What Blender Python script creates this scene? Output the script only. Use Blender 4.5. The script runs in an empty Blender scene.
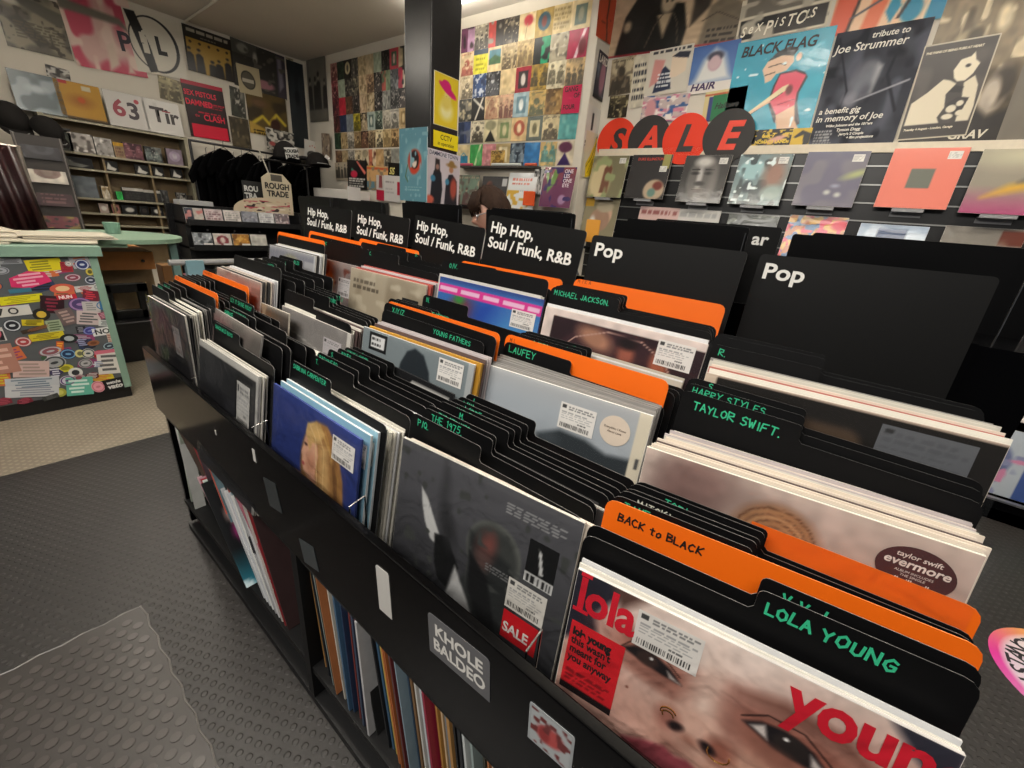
import bpy, math, random
import numpy as np
from mathutils import Matrix, Vector

random.seed(7)
RNG = np.random.RandomState(11)
C = bpy.context.scene.collection
PI = math.pi
R = math.radians

# ------------------------------------------------------------------ helpers
def lin(c):
    c = c / 255.0
    return c / 12.92 if c <= 0.04045 else ((c + 0.055) / 1.055) ** 2.4

def hx(s, a=1.0):
    s = s.lstrip('#')
    return tuple(lin(int(s[i:i + 2], 16)) for i in (0, 2, 4)) + (a,)

MATS = {}

def base_mat(name):
    m = bpy.data.materials.new(name)
    m.use_nodes = True
    nt = m.node_tree
    return m, nt, nt.nodes['Principled BSDF']

def flat(hexcol, rough=0.5, metal=0.0, spec=0.5, coat=0.0, bump=0.0, bscale=40.0, var=0.0):
    """procedural material: a colour with a slight noise variation and optional noise bump"""
    key = ('flat', hexcol, rough, metal, spec, coat, bump, bscale, var)
    if key in MATS:
        return MATS[key]
    m, nt, b = base_mat('mat_' + hexcol)
    col = hx(hexcol)
    tc = nt.nodes.new('ShaderNodeTexCoord')
    nz = nt.nodes.new('ShaderNodeTexNoise')
    nz.inputs['Scale'].default_value = bscale
    nz.inputs['Detail'].default_value = 4
    nt.links.new(tc.outputs['Object'], nz.inputs['Vector'])
    if var > 0:
        mx = nt.nodes.new('ShaderNodeMix'); mx.data_type = 'RGBA'
        mx.inputs[6].default_value = tuple(c * (1 - var) for c in col[:3]) + (1,)
        mx.inputs[7].default_value = tuple(min(1, c * (1 + var)) for c in col[:3]) + (1,)
        nt.links.new(nz.outputs['Fac'], mx.inputs[0])
        nt.links.new(mx.outputs[2], b.inputs['Base Color'])
    else:
        b.inputs['Base Color'].default_value = col
    b.inputs['Roughness'].default_value = rough
    b.inputs['Metallic'].default_value = metal
    b.inputs['Specular IOR Level'].default_value = spec
    b.inputs['Coat Weight'].default_value = coat
    b.inputs['Coat Roughness'].default_value = 0.08
    if bump > 0:
        bp = nt.nodes.new('ShaderNodeBump')
        bp.inputs['Strength'].default_value = bump
        bp.inputs['Distance'].default_value = 0.002
        nt.links.new(nz.outputs['Fac'], bp.inputs['Height'])
        nt.links.new(bp.outputs['Normal'], b.inputs['Normal'])
    MATS[key] = m
    return m

def printed(kind):
    """printed card: the ink colours sit in the mesh's colour attribute 'Col'"""
    key = ('printed', kind)
    if key in MATS:
        return MATS[key]
    m, nt, b = base_mat('printed_' + kind)
    at = nt.nodes.new('ShaderNodeAttribute'); at.attribute_name = 'Col'
    nt.links.new(at.outputs['Color'], b.inputs['Base Color'])
    if kind == 'matte':
        b.inputs['Roughness'].default_value = 0.65
        b.inputs['Specular IOR Level'].default_value = 0.25
    elif kind == 'gloss':
        b.inputs['Roughness'].default_value = 0.32
        b.inputs['Specular IOR Level'].default_value = 0.35
    else:  # wrap: shrink-wrapped card
        b.inputs['Roughness'].default_value = 0.4
        b.inputs['Specular IOR Level'].default_value = 0.3
        b.inputs['Coat Weight'].default_value = 0.6
        b.inputs['Coat Roughness'].default_value = 0.1
        tc = nt.nodes.new('ShaderNodeTexCoord')
        nz = nt.nodes.new('ShaderNodeTexNoise')
        nz.inputs['Scale'].default_value = 9
        nz.inputs['Distortion'].default_value = 1.2
        bp = nt.nodes.new('ShaderNodeBump')
        bp.inputs['Strength'].default_value = 0.3
        bp.inputs['Distance'].default_value = 0.005
        nt.links.new(tc.outputs['Object'], nz.inputs['Vector'])
        nt.links.new(nz.outputs['Fac'], bp.inputs['Height'])
        nt.links.new(bp.outputs['Normal'], b.inputs['Coat Normal'])
    MATS[key] = m
    return m

def film_mat():
    if 'film' in MATS:
        return MATS['film']
    m = bpy.data.materials.new('clear_polythene'); m.use_nodes = True
    nt = m.node_tree; nt.nodes.clear()
    out = nt.nodes.new('ShaderNodeOutputMaterial')
    tr = nt.nodes.new('ShaderNodeBsdfTransparent')
    gl = nt.nodes.new('ShaderNodeBsdfGlossy'); gl.inputs['Roughness'].default_value = 0.12
    df = nt.nodes.new('ShaderNodeBsdfDiffuse'); df.inputs['Color'].default_value = (0.6, 0.62, 0.65, 1)
    fr = nt.nodes.new('ShaderNodeFresnel'); fr.inputs['IOR'].default_value = 1.22
    tc = nt.nodes.new('ShaderNodeTexCoord'); nz = nt.nodes.new('ShaderNodeTexNoise'); nz.inputs['Scale'].default_value = 14
    nz.inputs['Distortion'].default_value = 1.5
    bp = nt.nodes.new('ShaderNodeBump'); bp.inputs['Strength'].default_value = 0.5; bp.inputs['Distance'].default_value = 0.006
    nt.links.new(tc.outputs['Object'], nz.inputs['Vector']); nt.links.new(nz.outputs['Fac'], bp.inputs['Height'])
    nt.links.new(bp.outputs['Normal'], gl.inputs['Normal']); nt.links.new(bp.outputs['Normal'], fr.inputs['Normal'])
    m1 = nt.nodes.new('ShaderNodeMixShader'); m1.inputs[0].default_value = 0.012
    m2 = nt.nodes.new('ShaderNodeMixShader')
    nt.links.new(tr.outputs[0], m1.inputs[1]); nt.links.new(df.outputs[0], m1.inputs[2])
    nt.links.new(fr.outputs[0], m2.inputs[0]); nt.links.new(m1.outputs[0], m2.inputs[1]); nt.links.new(gl.outputs[0], m2.inputs[2])
    nt.links.new(m2.outputs[0], out.inputs['Surface'])
    MATS['film'] = m
    return m

class MB:
    """collects simple shapes and links them as ONE mesh object"""
    def __init__(s):
        s.v = []; s.f = []
    def add(s, vs, fs, M=None):
        n = len(s.v)
        for p in vs:
            p = Vector(p)
            if M is not None: p = M @ p
            s.v.append(tuple(p))
        s.f += [tuple(i + n for i in f) for f in fs]
        return s
    def box(s, a, b, M=None):
        (x0, y0, z0), (x1, y1, z1) = a, b
        vs = [(x0, y0, z0), (x1, y0, z0), (x1, y1, z0), (x0, y1, z0), (x0, y0, z1), (x1, y0, z1), (x1, y1, z1), (x0, y1, z1)]
        fs = [(0, 3, 2, 1), (4, 5, 6, 7), (0, 1, 5, 4), (1, 2, 6, 5), (2, 3, 7, 6), (3, 0, 4, 7)]
        return s.add(vs, fs, M)
    def prism(s, pts, z0, z1, M=None):
        n = len(pts)
        vs = [(x, y, z0) for x, y in pts] + [(x, y, z1) for x, y in pts]
        fs = [tuple(range(n))[::-1], tuple(range(n, 2 * n))] + [(i, (i + 1) % n, n + (i + 1) % n, n + i) for i in range(n)]
        return s.add(vs, fs, M)
    def tube(s, pts, r, n=8, closed=False):
        pts = [Vector(p) for p in pts]
        rings = []
        for i, p in enumerate(pts):
            a = pts[max(i - 1, 0)]; b = pts[min(i + 1, len(pts) - 1)]
            t = (b - a).normalized()
            u = t.orthogonal().normalized() if i == 0 else (u - t * u.dot(t)).normalized()
            w = t.cross(u)
            rr = r[i] if isinstance(r, (list, tuple)) else r
            rings.append([tuple(p + (u * math.cos(2 * PI * k / n) + w * math.sin(2 * PI * k / n)) * rr) for k in range(n)])
        vs = [q for g in rings for q in g]; fs = []
        for i in range(len(pts) - 1):
            for k in range(n):
                fs.append((i * n + k, i * n + (k + 1) % n, (i + 1) * n + (k + 1) % n, (i + 1) * n + k))
        fs.append(tuple(range(n))[::-1]); fs.append(tuple((len(pts) - 1) * n + k for k in range(n)))
        return s.add(vs, fs)
    def ell(s, c, r, M=None, n=12, m=8):
        vs = [(c[0], c[1], c[2] + r[2])]; fs = []
        for i in range(1, m):
            th = PI * i / m
            for k in range(n):
                ph = 2 * PI * k / n
                vs.append((c[0] + r[0] * math.sin(th) * math.cos(ph), c[1] + r[1] * math.sin(th) * math.sin(ph), c[2] + r[2] * math.cos(th)))
        vs.append((c[0], c[1], c[2] - r[2])); L = len(vs) - 1
        for k in range(n):
            fs.append((0, 1 + k, 1 + (k + 1) % n)); fs.append((L, 1 + (m - 2) * n + (k + 1) % n, 1 + (m - 2) * n + k))
        for i in range(m - 2):
            for k in range(n):
                fs.append((1 + i * n + k, 1 + (i + 1) * n + k, 1 + (i + 1) * n + (k + 1) % n, 1 + i * n + (k + 1) % n))
        return s.add(vs, fs, M)
    def build(s, name, m, parent=None, M=None, smooth=False):
        me = bpy.data.meshes.new(name)
        me.from_pydata(s.v, [], s.f); me.update()
        if smooth:
            me.polygons.foreach_set('use_smooth', [True] * len(me.polygons))
        me.materials.append(m)
        o = bpy.data.objects.new(name, me); C.objects.link(o)
        if parent is not None: o.parent = parent
        if M is not None: o.matrix_local = M
        return o

def bevel(o, w=0.003, seg=2):
    b = o.modifiers.new('edge', 'BEVEL'); b.width = w; b.segments = seg; b.limit_method = 'ANGLE'
    return o

def empty(name, M=None):
    o = bpy.data.objects.new(name, None); C.objects.link(o)
    o.empty_display_size = 0.05
    if M is not None: o.matrix_world = M
    return o

LABELS = {}
def tag(o, label, cat, group=None, kind=None):
    if label in LABELS and group is None:
        print('DUPLABEL', label)
    LABELS[label] = 1
    o['label'] = label; o['category'] = cat
    if group: o['group'] = group
    if kind: o['kind'] = kind
    return o

def structure(o):
    o['kind'] = 'structure'
    return o

def basis(o, ax, ay, az):
    M = Matrix.Identity(4)
    for i in range(3):
        M[i][0] = ax[i]; M[i][1] = ay[i]; M[i][2] = az[i]; M[i][3] = o[i]
    return M

def card_frame(X, Y, z, yaw=0, roll=0, lean=9, h=0.315):
    """frame of an upright card facing -X; (X,Y,z) is the middle of its TOP edge; origin = middle of its bottom edge;
    local x runs along the card, local y up it, local z towards the shopper"""
    yaw, roll, lean = R(yaw), R(roll), R(lean)
    ax0 = Vector((math.sin(yaw), -math.cos(yaw), 0)); n0 = Vector((-math.cos(yaw), -math.sin(yaw), 0))
    up = Vector((0, 0, 1)) * math.cos(lean) - n0 * math.sin(lean)
    ax = ax0 * math.cos(roll) + up * math.sin(roll)
    up2 = -ax0 * math.sin(roll) + up * math.cos(roll)
    n = ax.cross(up2)
    return basis(Vector((X, Y, z)) - up2 * h, ax, up2, n)

def wall_frame(side, u, z, off, roll=0, h=0.3, lean=0):
    """frame for something flat on a wall; (u,z) its centre; origin at its bottom middle"""
    if side in ('R', 'C'):   # walls facing -X, u = -Y
        X = {'R': 3.5, 'C': 3.3}[side] - off
        ax0 = Vector((0, -1, 0)); n0 = Vector((-1, 0, 0)); c = Vector((X, -u, z))
    elif side == 'L':        # wall facing -Y
        ax0 = Vector((1, 0, 0)); n0 = Vector((0, -1, 0)); c = Vector((u, 6.25 - off, z))
    elif side == 'P':        # pier face facing -Y
        ax0 = Vector((1, 0, 0)); n0 = Vector((0, -1, 0)); c = Vector((u, 1.96 - off, z))
    up = Vector((0, 0, 1)) * math.cos(R(lean)) - n0 * math.sin(R(lean))
    a = R(roll)
    ax = ax0 * math.cos(a) + up * math.sin(a); up2 = -ax0 * math.sin(a) + up * math.cos(a)
    return basis(c - up2 * h / 2, ax, up2, ax.cross(up2))

# ------------------------------------------------------------------ printed artwork
def noise2(nx, ny, cells, seed):
    rs = np.random.RandomState(seed)
    g = rs.rand(cells + 2, cells + 2)
    y = np.linspace(0, cells, ny + 1); x = np.linspace(0, cells, nx + 1)
    yi = np.minimum(y.astype(int), cells); xi = np.minimum(x.astype(int), cells)
    fy = (y - yi)[:, None]; fx = (x - xi)[None, :]
    fy = fy * fy * (3 - 2 * fy); fx = fx * fx * (3 - 2 * fx)
    a = g[yi][:, xi]; b = g[yi][:, xi + 1]; c = g[yi + 1][:, xi]; d = g[yi + 1][:, xi + 1]
    return (a * (1 - fx) + b * fx) * (1 - fy) + (c * (1 - fx) + d * fx) * fy

def rgb(s):
    return np.array([int(s[i:i + 2], 16) for i in (0, 2, 4)], float)

def paint(nx, ny, bg, ops, asp=1.0):
    U, V = np.meshgrid(np.linspace(0, 1, nx + 1), np.linspace(0, 1, ny + 1))
    col = np.ones(U.shape + (3,)) * rgb(bg)
    def mix(m, c):
        m = m[..., None]
        return col * (1 - m) + rgb(c) * m
    for op in ops:
        k = op[0]
        if k == 'e':
            _, cx, cy, rx, ry, c, soft = op[:7]
            a = R(op[7]) if len(op) > 7 else 0
            x = (U - cx); y = (V - cy)
            xr = x * math.cos(a) + y * math.sin(a); yr = -x * math.sin(a) + y * math.cos(a)
            d = (np.sqrt((xr / rx) ** 2 + (yr / ry) ** 2) - 1) * min(rx, ry)
            col = mix(np.clip(0.5 - d / soft, 0, 1), c)
        elif k == 'r':
            _, x0, y0, x1, y1, c = op[:6]
            col = mix(((U >= x0) & (U <= x1) & (V >= y0) & (V <= y1)).astype(float), c)
        elif k == 'p':
            _, pts, c, soft = op
            ins = np.zeros(U.shape, bool); d = np.full(U.shape, 9.0)
            n = len(pts)
            for i in range(n):
                x1, y1 = pts[i]; x2, y2 = pts[(i + 1) % n]
                if y1 != y2:
                    t = ((y1 > V) != (y2 > V)) & (U < (x2 - x1) * (V - y1) / (y2 - y1) + x1)
                    ins ^= t
                L2 = (x2 - x1) ** 2 + (y2 - y1) ** 2 + 1e-12
                t = np.clip(((U - x1) * (x2 - x1) + (V - y1) * (y2 - y1)) / L2, 0, 1)
                d = np.minimum(d, np.hypot(U - x1 - t * (x2 - x1), V - y1 - t * (y2 - y1)))
            d = np.where(ins, -d, d)
            col = mix(np.clip(0.5 - d / soft, 0, 1), c)
        elif k == 'l':
            _, pts, w, c = op
            d = np.full(U.shape, 9.0)
            for (x1, y1), (x2, y2) in zip(pts[:-1], pts[1:]):
                L2 = (x2 - x1) ** 2 + (y2 - y1) ** 2 + 1e-12
                t = np.clip(((U - x1) * (x2 - x1) + (V - y1) * (y2 - y1)) / L2, 0, 1)
                d = np.minimum(d, np.hypot(U - x1 - t * (x2 - x1), V - y1 - t * (y2 - y1)))
            col = mix(np.clip(0.5 - (d - w / 2) / (w * 0.6), 0, 1), c)
        elif k == 'g':     # vertical blend towards colour c at the top (or bottom)
            _, c, y0, y1, amt = op
            col = mix(np.clip((V - y0) / (y1 - y0), 0, 1) * amt, c)
        elif k == 'n':     # blotches of a second ink
            _, cells, c, thr, soft, seed = op
            nse = noise2(nx, ny, cells, seed)
            col = mix(np.clip((nse - thr) / soft, 0, 1), c)
        elif k == 'v':     # ink unevenness
            _, cells, amp, seed = op
            col = col * (1 + amp * (noise2(nx, ny, cells, seed) - 0.5))[..., None]
        elif k == 't':     # rows of small print
            _, x0, y0, x1, y1, rows, c, seed = op
            rs = np.random.RandomState(seed)
            h = (y1 - y0) / rows
            for i in range(rows):
                yy = y1 - (i + 0.5) * h; x = x0
                while x < x1:
                    w = (x1 - x0) * rs.uniform(0.06, 0.2)
                    m = (np.abs(V - yy) < h * 0.27) & (U >= x) & (U <= min(x + w, x1))
                    col = mix(m * 0.85, c)
                    x += w + (x1 - x0) * 0.04
                    if x > x1 - rs.uniform(0, .25) * (x1 - x0): break
        elif k == 'b':     # barcode
            _, x0, y0, x1, y1, c, seed = op
            rs = np.random.RandomState(seed); x = x0
            while x < x1:
                w = (x1 - x0) * rs.uniform(0.012, 0.035)
                col = mix(((U >= x) & (U <= x + w) & (V >= y0) & (V <= y1)).astype(float), c)
                x += w + (x1 - x0) * rs.uniform(0.012, 0.03)
    return np.clip(col, 0, 255)

def art_mesh(name, w, h, col, kind='gloss', parent=None, M=None, z=0.0, y0=0.0):
    ny, nx = col.shape[0] - 1, col.shape[1] - 1
    X, Y = np.meshgrid(np.linspace(-w / 2, w / 2, nx + 1), np.linspace(y0, y0 + h, ny + 1))
    co = np.stack([X, Y, np.full(X.shape, z)], -1).reshape(-1, 3)
    idx = np.arange((nx + 1) * (ny + 1)).reshape(ny + 1, nx + 1)
    f = np.stack([idx[:-1, :-1], idx[:-1, 1:], idx[1:, 1:], idx[1:, :-1]], -1).reshape(-1, 4)
    me = bpy.data.meshes.new(name)
    me.from_pydata(co.tolist(), [], f.tolist()); me.update()
    set_col(me, col.reshape(-1, 3))
    me.materials.append(printed(kind))
    o = bpy.data.objects.new(name, me); C.objects.link(o)
    if parent is not None: o.parent = parent
    if M is not None: o.matrix_local = M
    return o

def set_col(me, c):
    c = np.asarray(c, float) / 255.0
    c = np.where(c <= 0.04045, c / 12.92, ((c + 0.055) / 1.055) ** 2.4)
    c = np.concatenate([c, np.ones((len(c), 1))], 1)
    at = me.color_attributes.new('Col', 'FLOAT_COLOR', 'POINT')
    at.data.foreach_set('color', c.reshape(-1).astype(np.float32))

def text(name, s, size, m, parent, x, y, z, bold=0.0, shear=0.0, align='LEFT', sx=1.0, rot=0.0, space=1.0, extrude=0.0001, sy=1.0, line=1.0):
    cu = bpy.data.curves.new('t', 'FONT')
    cu.body = s; cu.size = size; cu.offset = bold; cu.shear = shear; cu.align_x = align; cu.space_character = space
    cu.space_line = line; cu.resolution_u = 3; cu.fill_mode = 'FRONT'
    t = bpy.data.objects.new('t', cu); C.objects.link(t)
    dg = bpy.context.evaluated_depsgraph_get()
    me = bpy.data.meshes.new_from_object(t.evaluated_get(dg))
    bpy.data.objects.remove(t); bpy.data.curves.remove(cu)
    me.name = name
    me.materials.clear(); me.materials.append(m)
    o = bpy.data.objects.new(name, me); C.objects.link(o); o.parent = parent
    o.matrix_local = Matrix.Translation((x, y, z)) @ Matrix.Rotation(rot, 4, 'Z') @ Matrix.Diagonal((sx, sy, 1, 1))
    return o

# marker-pen capitals, one polyline set per letter on a 4 x 6 field
PEN = {
 'A': [[(0, 0), (2, 6), (4, 0)], [(.8, 2.2), (3.2, 2.4)]], 'B': [[(0, 0), (0, 6), (3, 5.4), (3, 4), (0, 3.2), (3.6, 2.4), (3.4, .6), (0, 0)]],
 'C': [[(3.8, 5), (2, 6), (.2, 4), (.2, 2), (2, 0), (3.8, 1)]], 'D': [[(0, 0), (0, 6), (3, 5), (3.8, 3), (3, 1), (0, 0)]],
 'E': [[(3.6, 6), (0, 6), (0, 0), (3.8, 0)], [(0, 3), (2.8, 3.1)]], 'F': [[(3.6, 6), (0, 5.8), (0, 0)], [(0, 3), (2.8, 3.2)]],
 'G': [[(3.8, 5), (2, 6), (.2, 4), (.2, 2), (2, 0), (3.8, 1), (3.8, 2.8), (2.2, 2.8)]], 'H': [[(0, 0), (0, 6)], [(3.6, 0), (3.6, 6)], [(0, 3), (3.6, 3.2)]],
 'I': [[(1.5, 0), (1.5, 6)]], 'J': [[(3, 6), (3, 1), (1.6, 0), (.2, 1.4)]], 'K': [[(0, 0), (0, 6)], [(3.6, 6), (0, 2.8), (3.8, 0)]],
 'L': [[(0, 6), (0, 0), (3.4, 0)]], 'M': [[(0, 0), (.3, 6), (2, 2.4), (3.8, 6), (4, 0)]], 'N': [[(0, 0), (0, 6), (3.8, 0), (3.8, 6)]],
 'O': [[(2, 6), (.2, 4.4), (.2, 1.6), (2, 0), (3.8, 1.6), (3.8, 4.4), (2, 6)]], 'P': [[(0, 0), (0, 6), (3.4, 5.4), (3.4, 3.6), (0, 2.8)]],
 'Q': [[(2, 6), (.2, 4.4), (.2, 1.6), (2, 0), (3.8, 1.6), (3.8, 4.4), (2, 6)], [(2.4, 1.6), (4, -.4)]],
 'R': [[(0, 0), (0, 6), (3.4, 5.4), (3.4, 3.6), (0, 2.8), (3.8, 0)]], 'S': [[(3.6, 5.2), (2, 6), (.4, 4.8), (1, 3.4), (3, 2.8), (3.6, 1.2), (2, 0), (.2, .8)]],
 'T': [[(0, 6), (4, 5.8)], [(2, 6), (2, 0)]], 'U': [[(0, 6), (.2, 1), (2, 0), (3.6, 1), (3.8, 6)]], 'V': [[(0, 6), (2, 0), (4, 6)]],
 'W': [[(0, 6), (1, 0), (2, 4), (3, 0), (4, 6)]], 'X': [[(0, 6), (4, 0)], [(4, 6), (0, 0)]], 'Y': [[(0, 6), (2, 3), (4, 6)], [(2, 3), (1.6, 0)]],
 'Z': [[(0, 6), (4, 6), (0, 0), (4, 0)]], '/': [[(1.4, -.5), (1.8, 6.5)]], '.': [[(0, 0), (.3, .2)]], "'": [[(1, 6), (.8, 5)]],
 '1': [[(1.8, 0), (1.8, 6), (.8, 5)]], '9': [[(3.4, 4.6), (1.8, 6), (.4, 4.4), (1.8, 3), (3.4, 4.6), (3, 0)]], '7': [[(0, 6), (3.6, 6), (1.4, 0)]],
 '5': [[(3.4, 6), (.6, 6), (.4, 3.4), (3, 3.4), (3.4, 1.4), (1.8, 0), (.2, .6)]], '&': [[(3.8, 0), (.8, 4.6), (2, 6), (2.8, 4.8), (.4, 1.6), (1.8, 0), (3.8, 2)]],
 't': [[(1.6, 5.5), (1.6, .4), (2.6, 0)], [(0, 3.8), (3.2, 4)]], 'o': [[(1.8, 4), (.2, 2.6), (.6, .4), (2, 0), (3.4, 1.6), (3, 3.6), (1.8, 4)]],
 'y': [[(0, 5), (1.4, 2.6), (3.2, 5)], [(2.6, 4), (.6, -1.4)]],
}
def hand(parent, s, x, y, size, colr='35c08c', pen=0.0026, seed=1, z=0.0012, slope=0.0, name='handwriting'):
    """marker handwriting; (x, y) is the lower-left start in the parent's local frame"""
    rs = random.Random(seed); mb = MB(); k = size / 6.0; cx = x; zz = z; pen = pen * .8
    for ch in s:
        if ch == ' ':
            cx += 3.2 * k; continue
        sk = rs.uniform(-.08, .14); dy = rs.uniform(-.35, .35) * k + slope * (cx - x); sc = rs.uniform(.92, 1.08)
        wmax = 0
        for pl in PEN.get(ch, PEN['O']):
            pts = [(cx + (px + sk * py) * k * sc, y + dy + py * k * sc) for px, py in pl]
            wmax = max(wmax, max(p[0] for p in pts) - cx)
            for (x1, y1), (x2, y2) in zip(pts[:-1], pts[1:]):
                L = math.hypot(x2 - x1, y2 - y1)
                if L < 1e-6: L = 1e-4
                dx, dyy = (x2 - x1) / L, (y2 - y1) / L
                e = pen * .35; h = pen / 2; zz += 1.5e-6
                mb.add([(x1 - dx * e - dyy * h, y1 - dyy * e + dx * h, zz), (x1 - dx * e + dyy * h, y1 - dyy * e - dx * h, zz),
                        (x2 + dx * e + dyy * h, y2 + dyy * e - dx * h, zz), (x2 + dx * e - dyy * h, y2 + dyy * e + dx * h, zz)], [(0, 1, 2, 3)])
        cx += max(wmax, .8 * k) + 1.5 * k
    o = mb.build(name, flat(colr, .45), parent)
    return o

GREENPEN = '2fae80'
def rounded(w, h, r=0.012, seg=3, tab=None, frac=0.47, step=0.023):
    """outline of a divider card, bottom middle at the origin; tab 'L'/'R' leaves only that side at full height"""
    def arc(cx, cy, a0, a1, rr=r):
        return [(cx + rr * math.cos(R(a0 + (a1 - a0) * i / seg)), cy + rr * math.sin(R(a0 + (a1 - a0) * i / seg))) for i in range(seg + 1)]
    x0, x1 = -w / 2, w / 2
    pts = [(x0, 0), (x1, 0)]
    if tab is None:
        pts += arc(x1 - r, h - r, 0, 90) + arc(x0 + r, h - r, 90, 180)
    elif tab == 'L':
        xs = x0 + w * frac
        pts += arc(x1 - r, h - step - r, 0, 90) + [(xs + .004, h - step), (xs, h - step + .004)] + arc(xs - r * .5, h - r * .5, 0, 90, r * .5) + arc(x0 + r, h - r, 90, 180)
    else:
        xs = x1 - w * frac
        pts += arc(x1 - r, h - r, 0, 90) + arc(xs + r * .5, h - r * .5, 90, 180, r * .5) + [(xs, h - step + .004), (xs - .004, h - step)] + arc(x0 + r, h - step - r, 90, 180)
    return pts

BLACKCARD = flat('080809', .5, spec=.18)
ORANGECARD = flat('e8660c', .5, spec=.3)
GREYEDGE = flat('6a6a68', .4)  # paler side tone, stands in for light caught on card rims
ORANGEEDGE = flat('f0904a', .5)
def rim_highlight(o, m):  # paints a rim highlight into the colour of the card's side faces
    o.data.materials.append(m)
    for p in o.data.polygons:
        if abs(p.normal.z) < .5: p.material_index = 1
    return o
def divider(X, Y, z, yaw, roll, lean, tab, label, colour='k', words='', wx=0.012, wy=None, size=0.0135, ink=GREENPEN, w=0.325, h=0.345, seed=3, group=None, slope=0.0, pen=.0022):
    M = card_frame(X, Y, z, yaw, roll, lean, h)
    mb = MB().prism(rounded(w, h, tab=tab), -.0005, .0005)
    o = rim_highlight(mb.build('divider_card', ORANGECARD if colour == 'o' else BLACKCARD, None, M), ORANGEEDGE if colour == 'o' else GREYEDGE)
    tag(o, label, 'record divider', group)
    if words:
        x0 = -w / 2 + wx if tab != 'R' else w / 2 - w * .47 + wx
        s2 = size * .72
        hand(o, words, x0, (wy + (size - s2) if wy is not None else h - s2 - .006), s2, ink, pen * .85, seed, z=.0009, slope=slope)
    return o

SLEEVE_MESH = {}
EDGE = ['d8d4c8', 'c9c5ba', 'e6e2d6', 'b9b2a4', '8d8a86', '3c3a3a', 'ddd0c0', 'c2b8b8', 'a8a49c', 'd9d9d9', '5a4a48', '6f7f88']
def sleeve(X, Y, z, yaw, roll, lean, col, label, t=0.0024, group=None, w=0.315):
    key = (col, t, w)
    if key not in SLEEVE_MESH:
        me = MB().box((-w / 2, 0, -t / 2), (w / 2, w, t / 2))
        o = me.build('record_sleeve', flat(col, .45, spec=.4, var=.12, bscale=30))
        SLEEVE_MESH[key] = o.data
        bpy.data.objects.remove(o)
    o = bpy.data.objects.new('record_sleeve', SLEEVE_MESH[key]); C.objects.link(o)
    o.matrix_world = card_frame(X, Y, z, yaw, roll, lean, w)
    return tag(o, label, 'record', group)

ORD = ['first', 'second', 'third', 'fourth', 'fifth', 'sixth', 'seventh', 'eighth', 'ninth', 'tenth', 'eleventh', 'twelfth', 'thirteenth',
       'fourteenth', 'fifteenth', 'sixteenth', 'seventeenth', 'eighteenth', 'nineteenth', 'twentieth']
COLNAME = {'d8d4c8': 'off-white', 'c9c5ba': 'pale grey', 'e6e2d6': 'white', 'b9b2a4': 'stone', '8d8a86': 'mid grey', '3c3a3a': 'charcoal', 'ddd0c0': 'cream',
           'c2b8b8': 'pinkish grey', 'a8a49c': 'dull grey', 'd9d9d9': 'white', '5a4a48': 'dark brown', '6f7f88': 'slate blue'}
def run(a, b, n, ref, group, cols=None, seed=0, lean=9, jit=.004):
    """n sleeves between top positions a and b = (X, Y, z, yaw, roll)"""
    rs = random.Random(seed)
    for i in range(n):
        f = i / max(n - 1, 1)
        p = [a[k] + (b[k] - a[k]) * f for k in range(5)]
        c = rs.choice(cols or EDGE)
        sleeve(p[0], p[1] + rs.uniform(-jit, jit), p[2] + rs.uniform(-.003, .003), p[3], p[4], lean, c,
               '%s-edged record sleeve, %s behind %s' % (COLNAME.get(c, 'coloured'), ORD[i], ref), group=group)

def price_tag(parent, u, v, w=.062, h=.042, W=.315, z=.0026, seed=1, rot=0, pad='e4e0da'):
    """white price label with small print and a barcode, centred at (u, v) of a sleeve"""
    col = paint(90, 36, pad, [('r', .05, .78, .17, .92, '444444'), ('t', .24, .74, .95, .93, 2, '777777', seed), ('t', .06, .38, .94, .7, 4, '9a9a9a', seed + 1),
                              ('t', .55, .27, .8, .36, 1, '555555', seed + 3), ('b', .06, .06, .88, .24, '1c1c1c', seed + 2)])
    o = art_mesh('price_sticker', w, h, col, 'gloss', parent)
    o.matrix_local = Matrix.Translation(((u - .5) * W, v * W, z)) @ Matrix.Rotation(rot, 4, 'Z') @ Matrix.Translation((0, -h / 2, 0))
    return o

def record(X, Y, z, yaw, roll, lean, col, label, edge='d8d4c8', t=.004, kind='gloss', w=.315, wrap=True, group=None, h=None, name='vinyl_record'):
    """front-of-stack record: sleeve board, printed front, clear outer sleeve; returns the Empty"""
    h = h or w
    M = card_frame(X, Y, z, yaw, roll, lean, h)
    e = empty(name, M); tag(e, label, 'record', group)
    MB().box((-w / 2, 0, -t / 2), (w / 2, h, t / 2)).build('sleeve_board', flat(edge, .5), e)
    art_mesh('printed_front', w - .001, h - .001, col, kind, e, z=t / 2 + .0003, y0=.0005)
    if wrap:
        MB().add([(-w / 2 - .004, -.002, t / 2 + .0035), (w / 2 + .006, -.002, t / 2 + .0035), (w / 2 + .006, h + .004, t / 2 + .0035), (-w / 2 - .004, h + .004, t / 2 + .0035)], [(0, 1, 2, 3)]).build('plastic_outer_sleeve', film_mat(), e)
    return e

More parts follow.
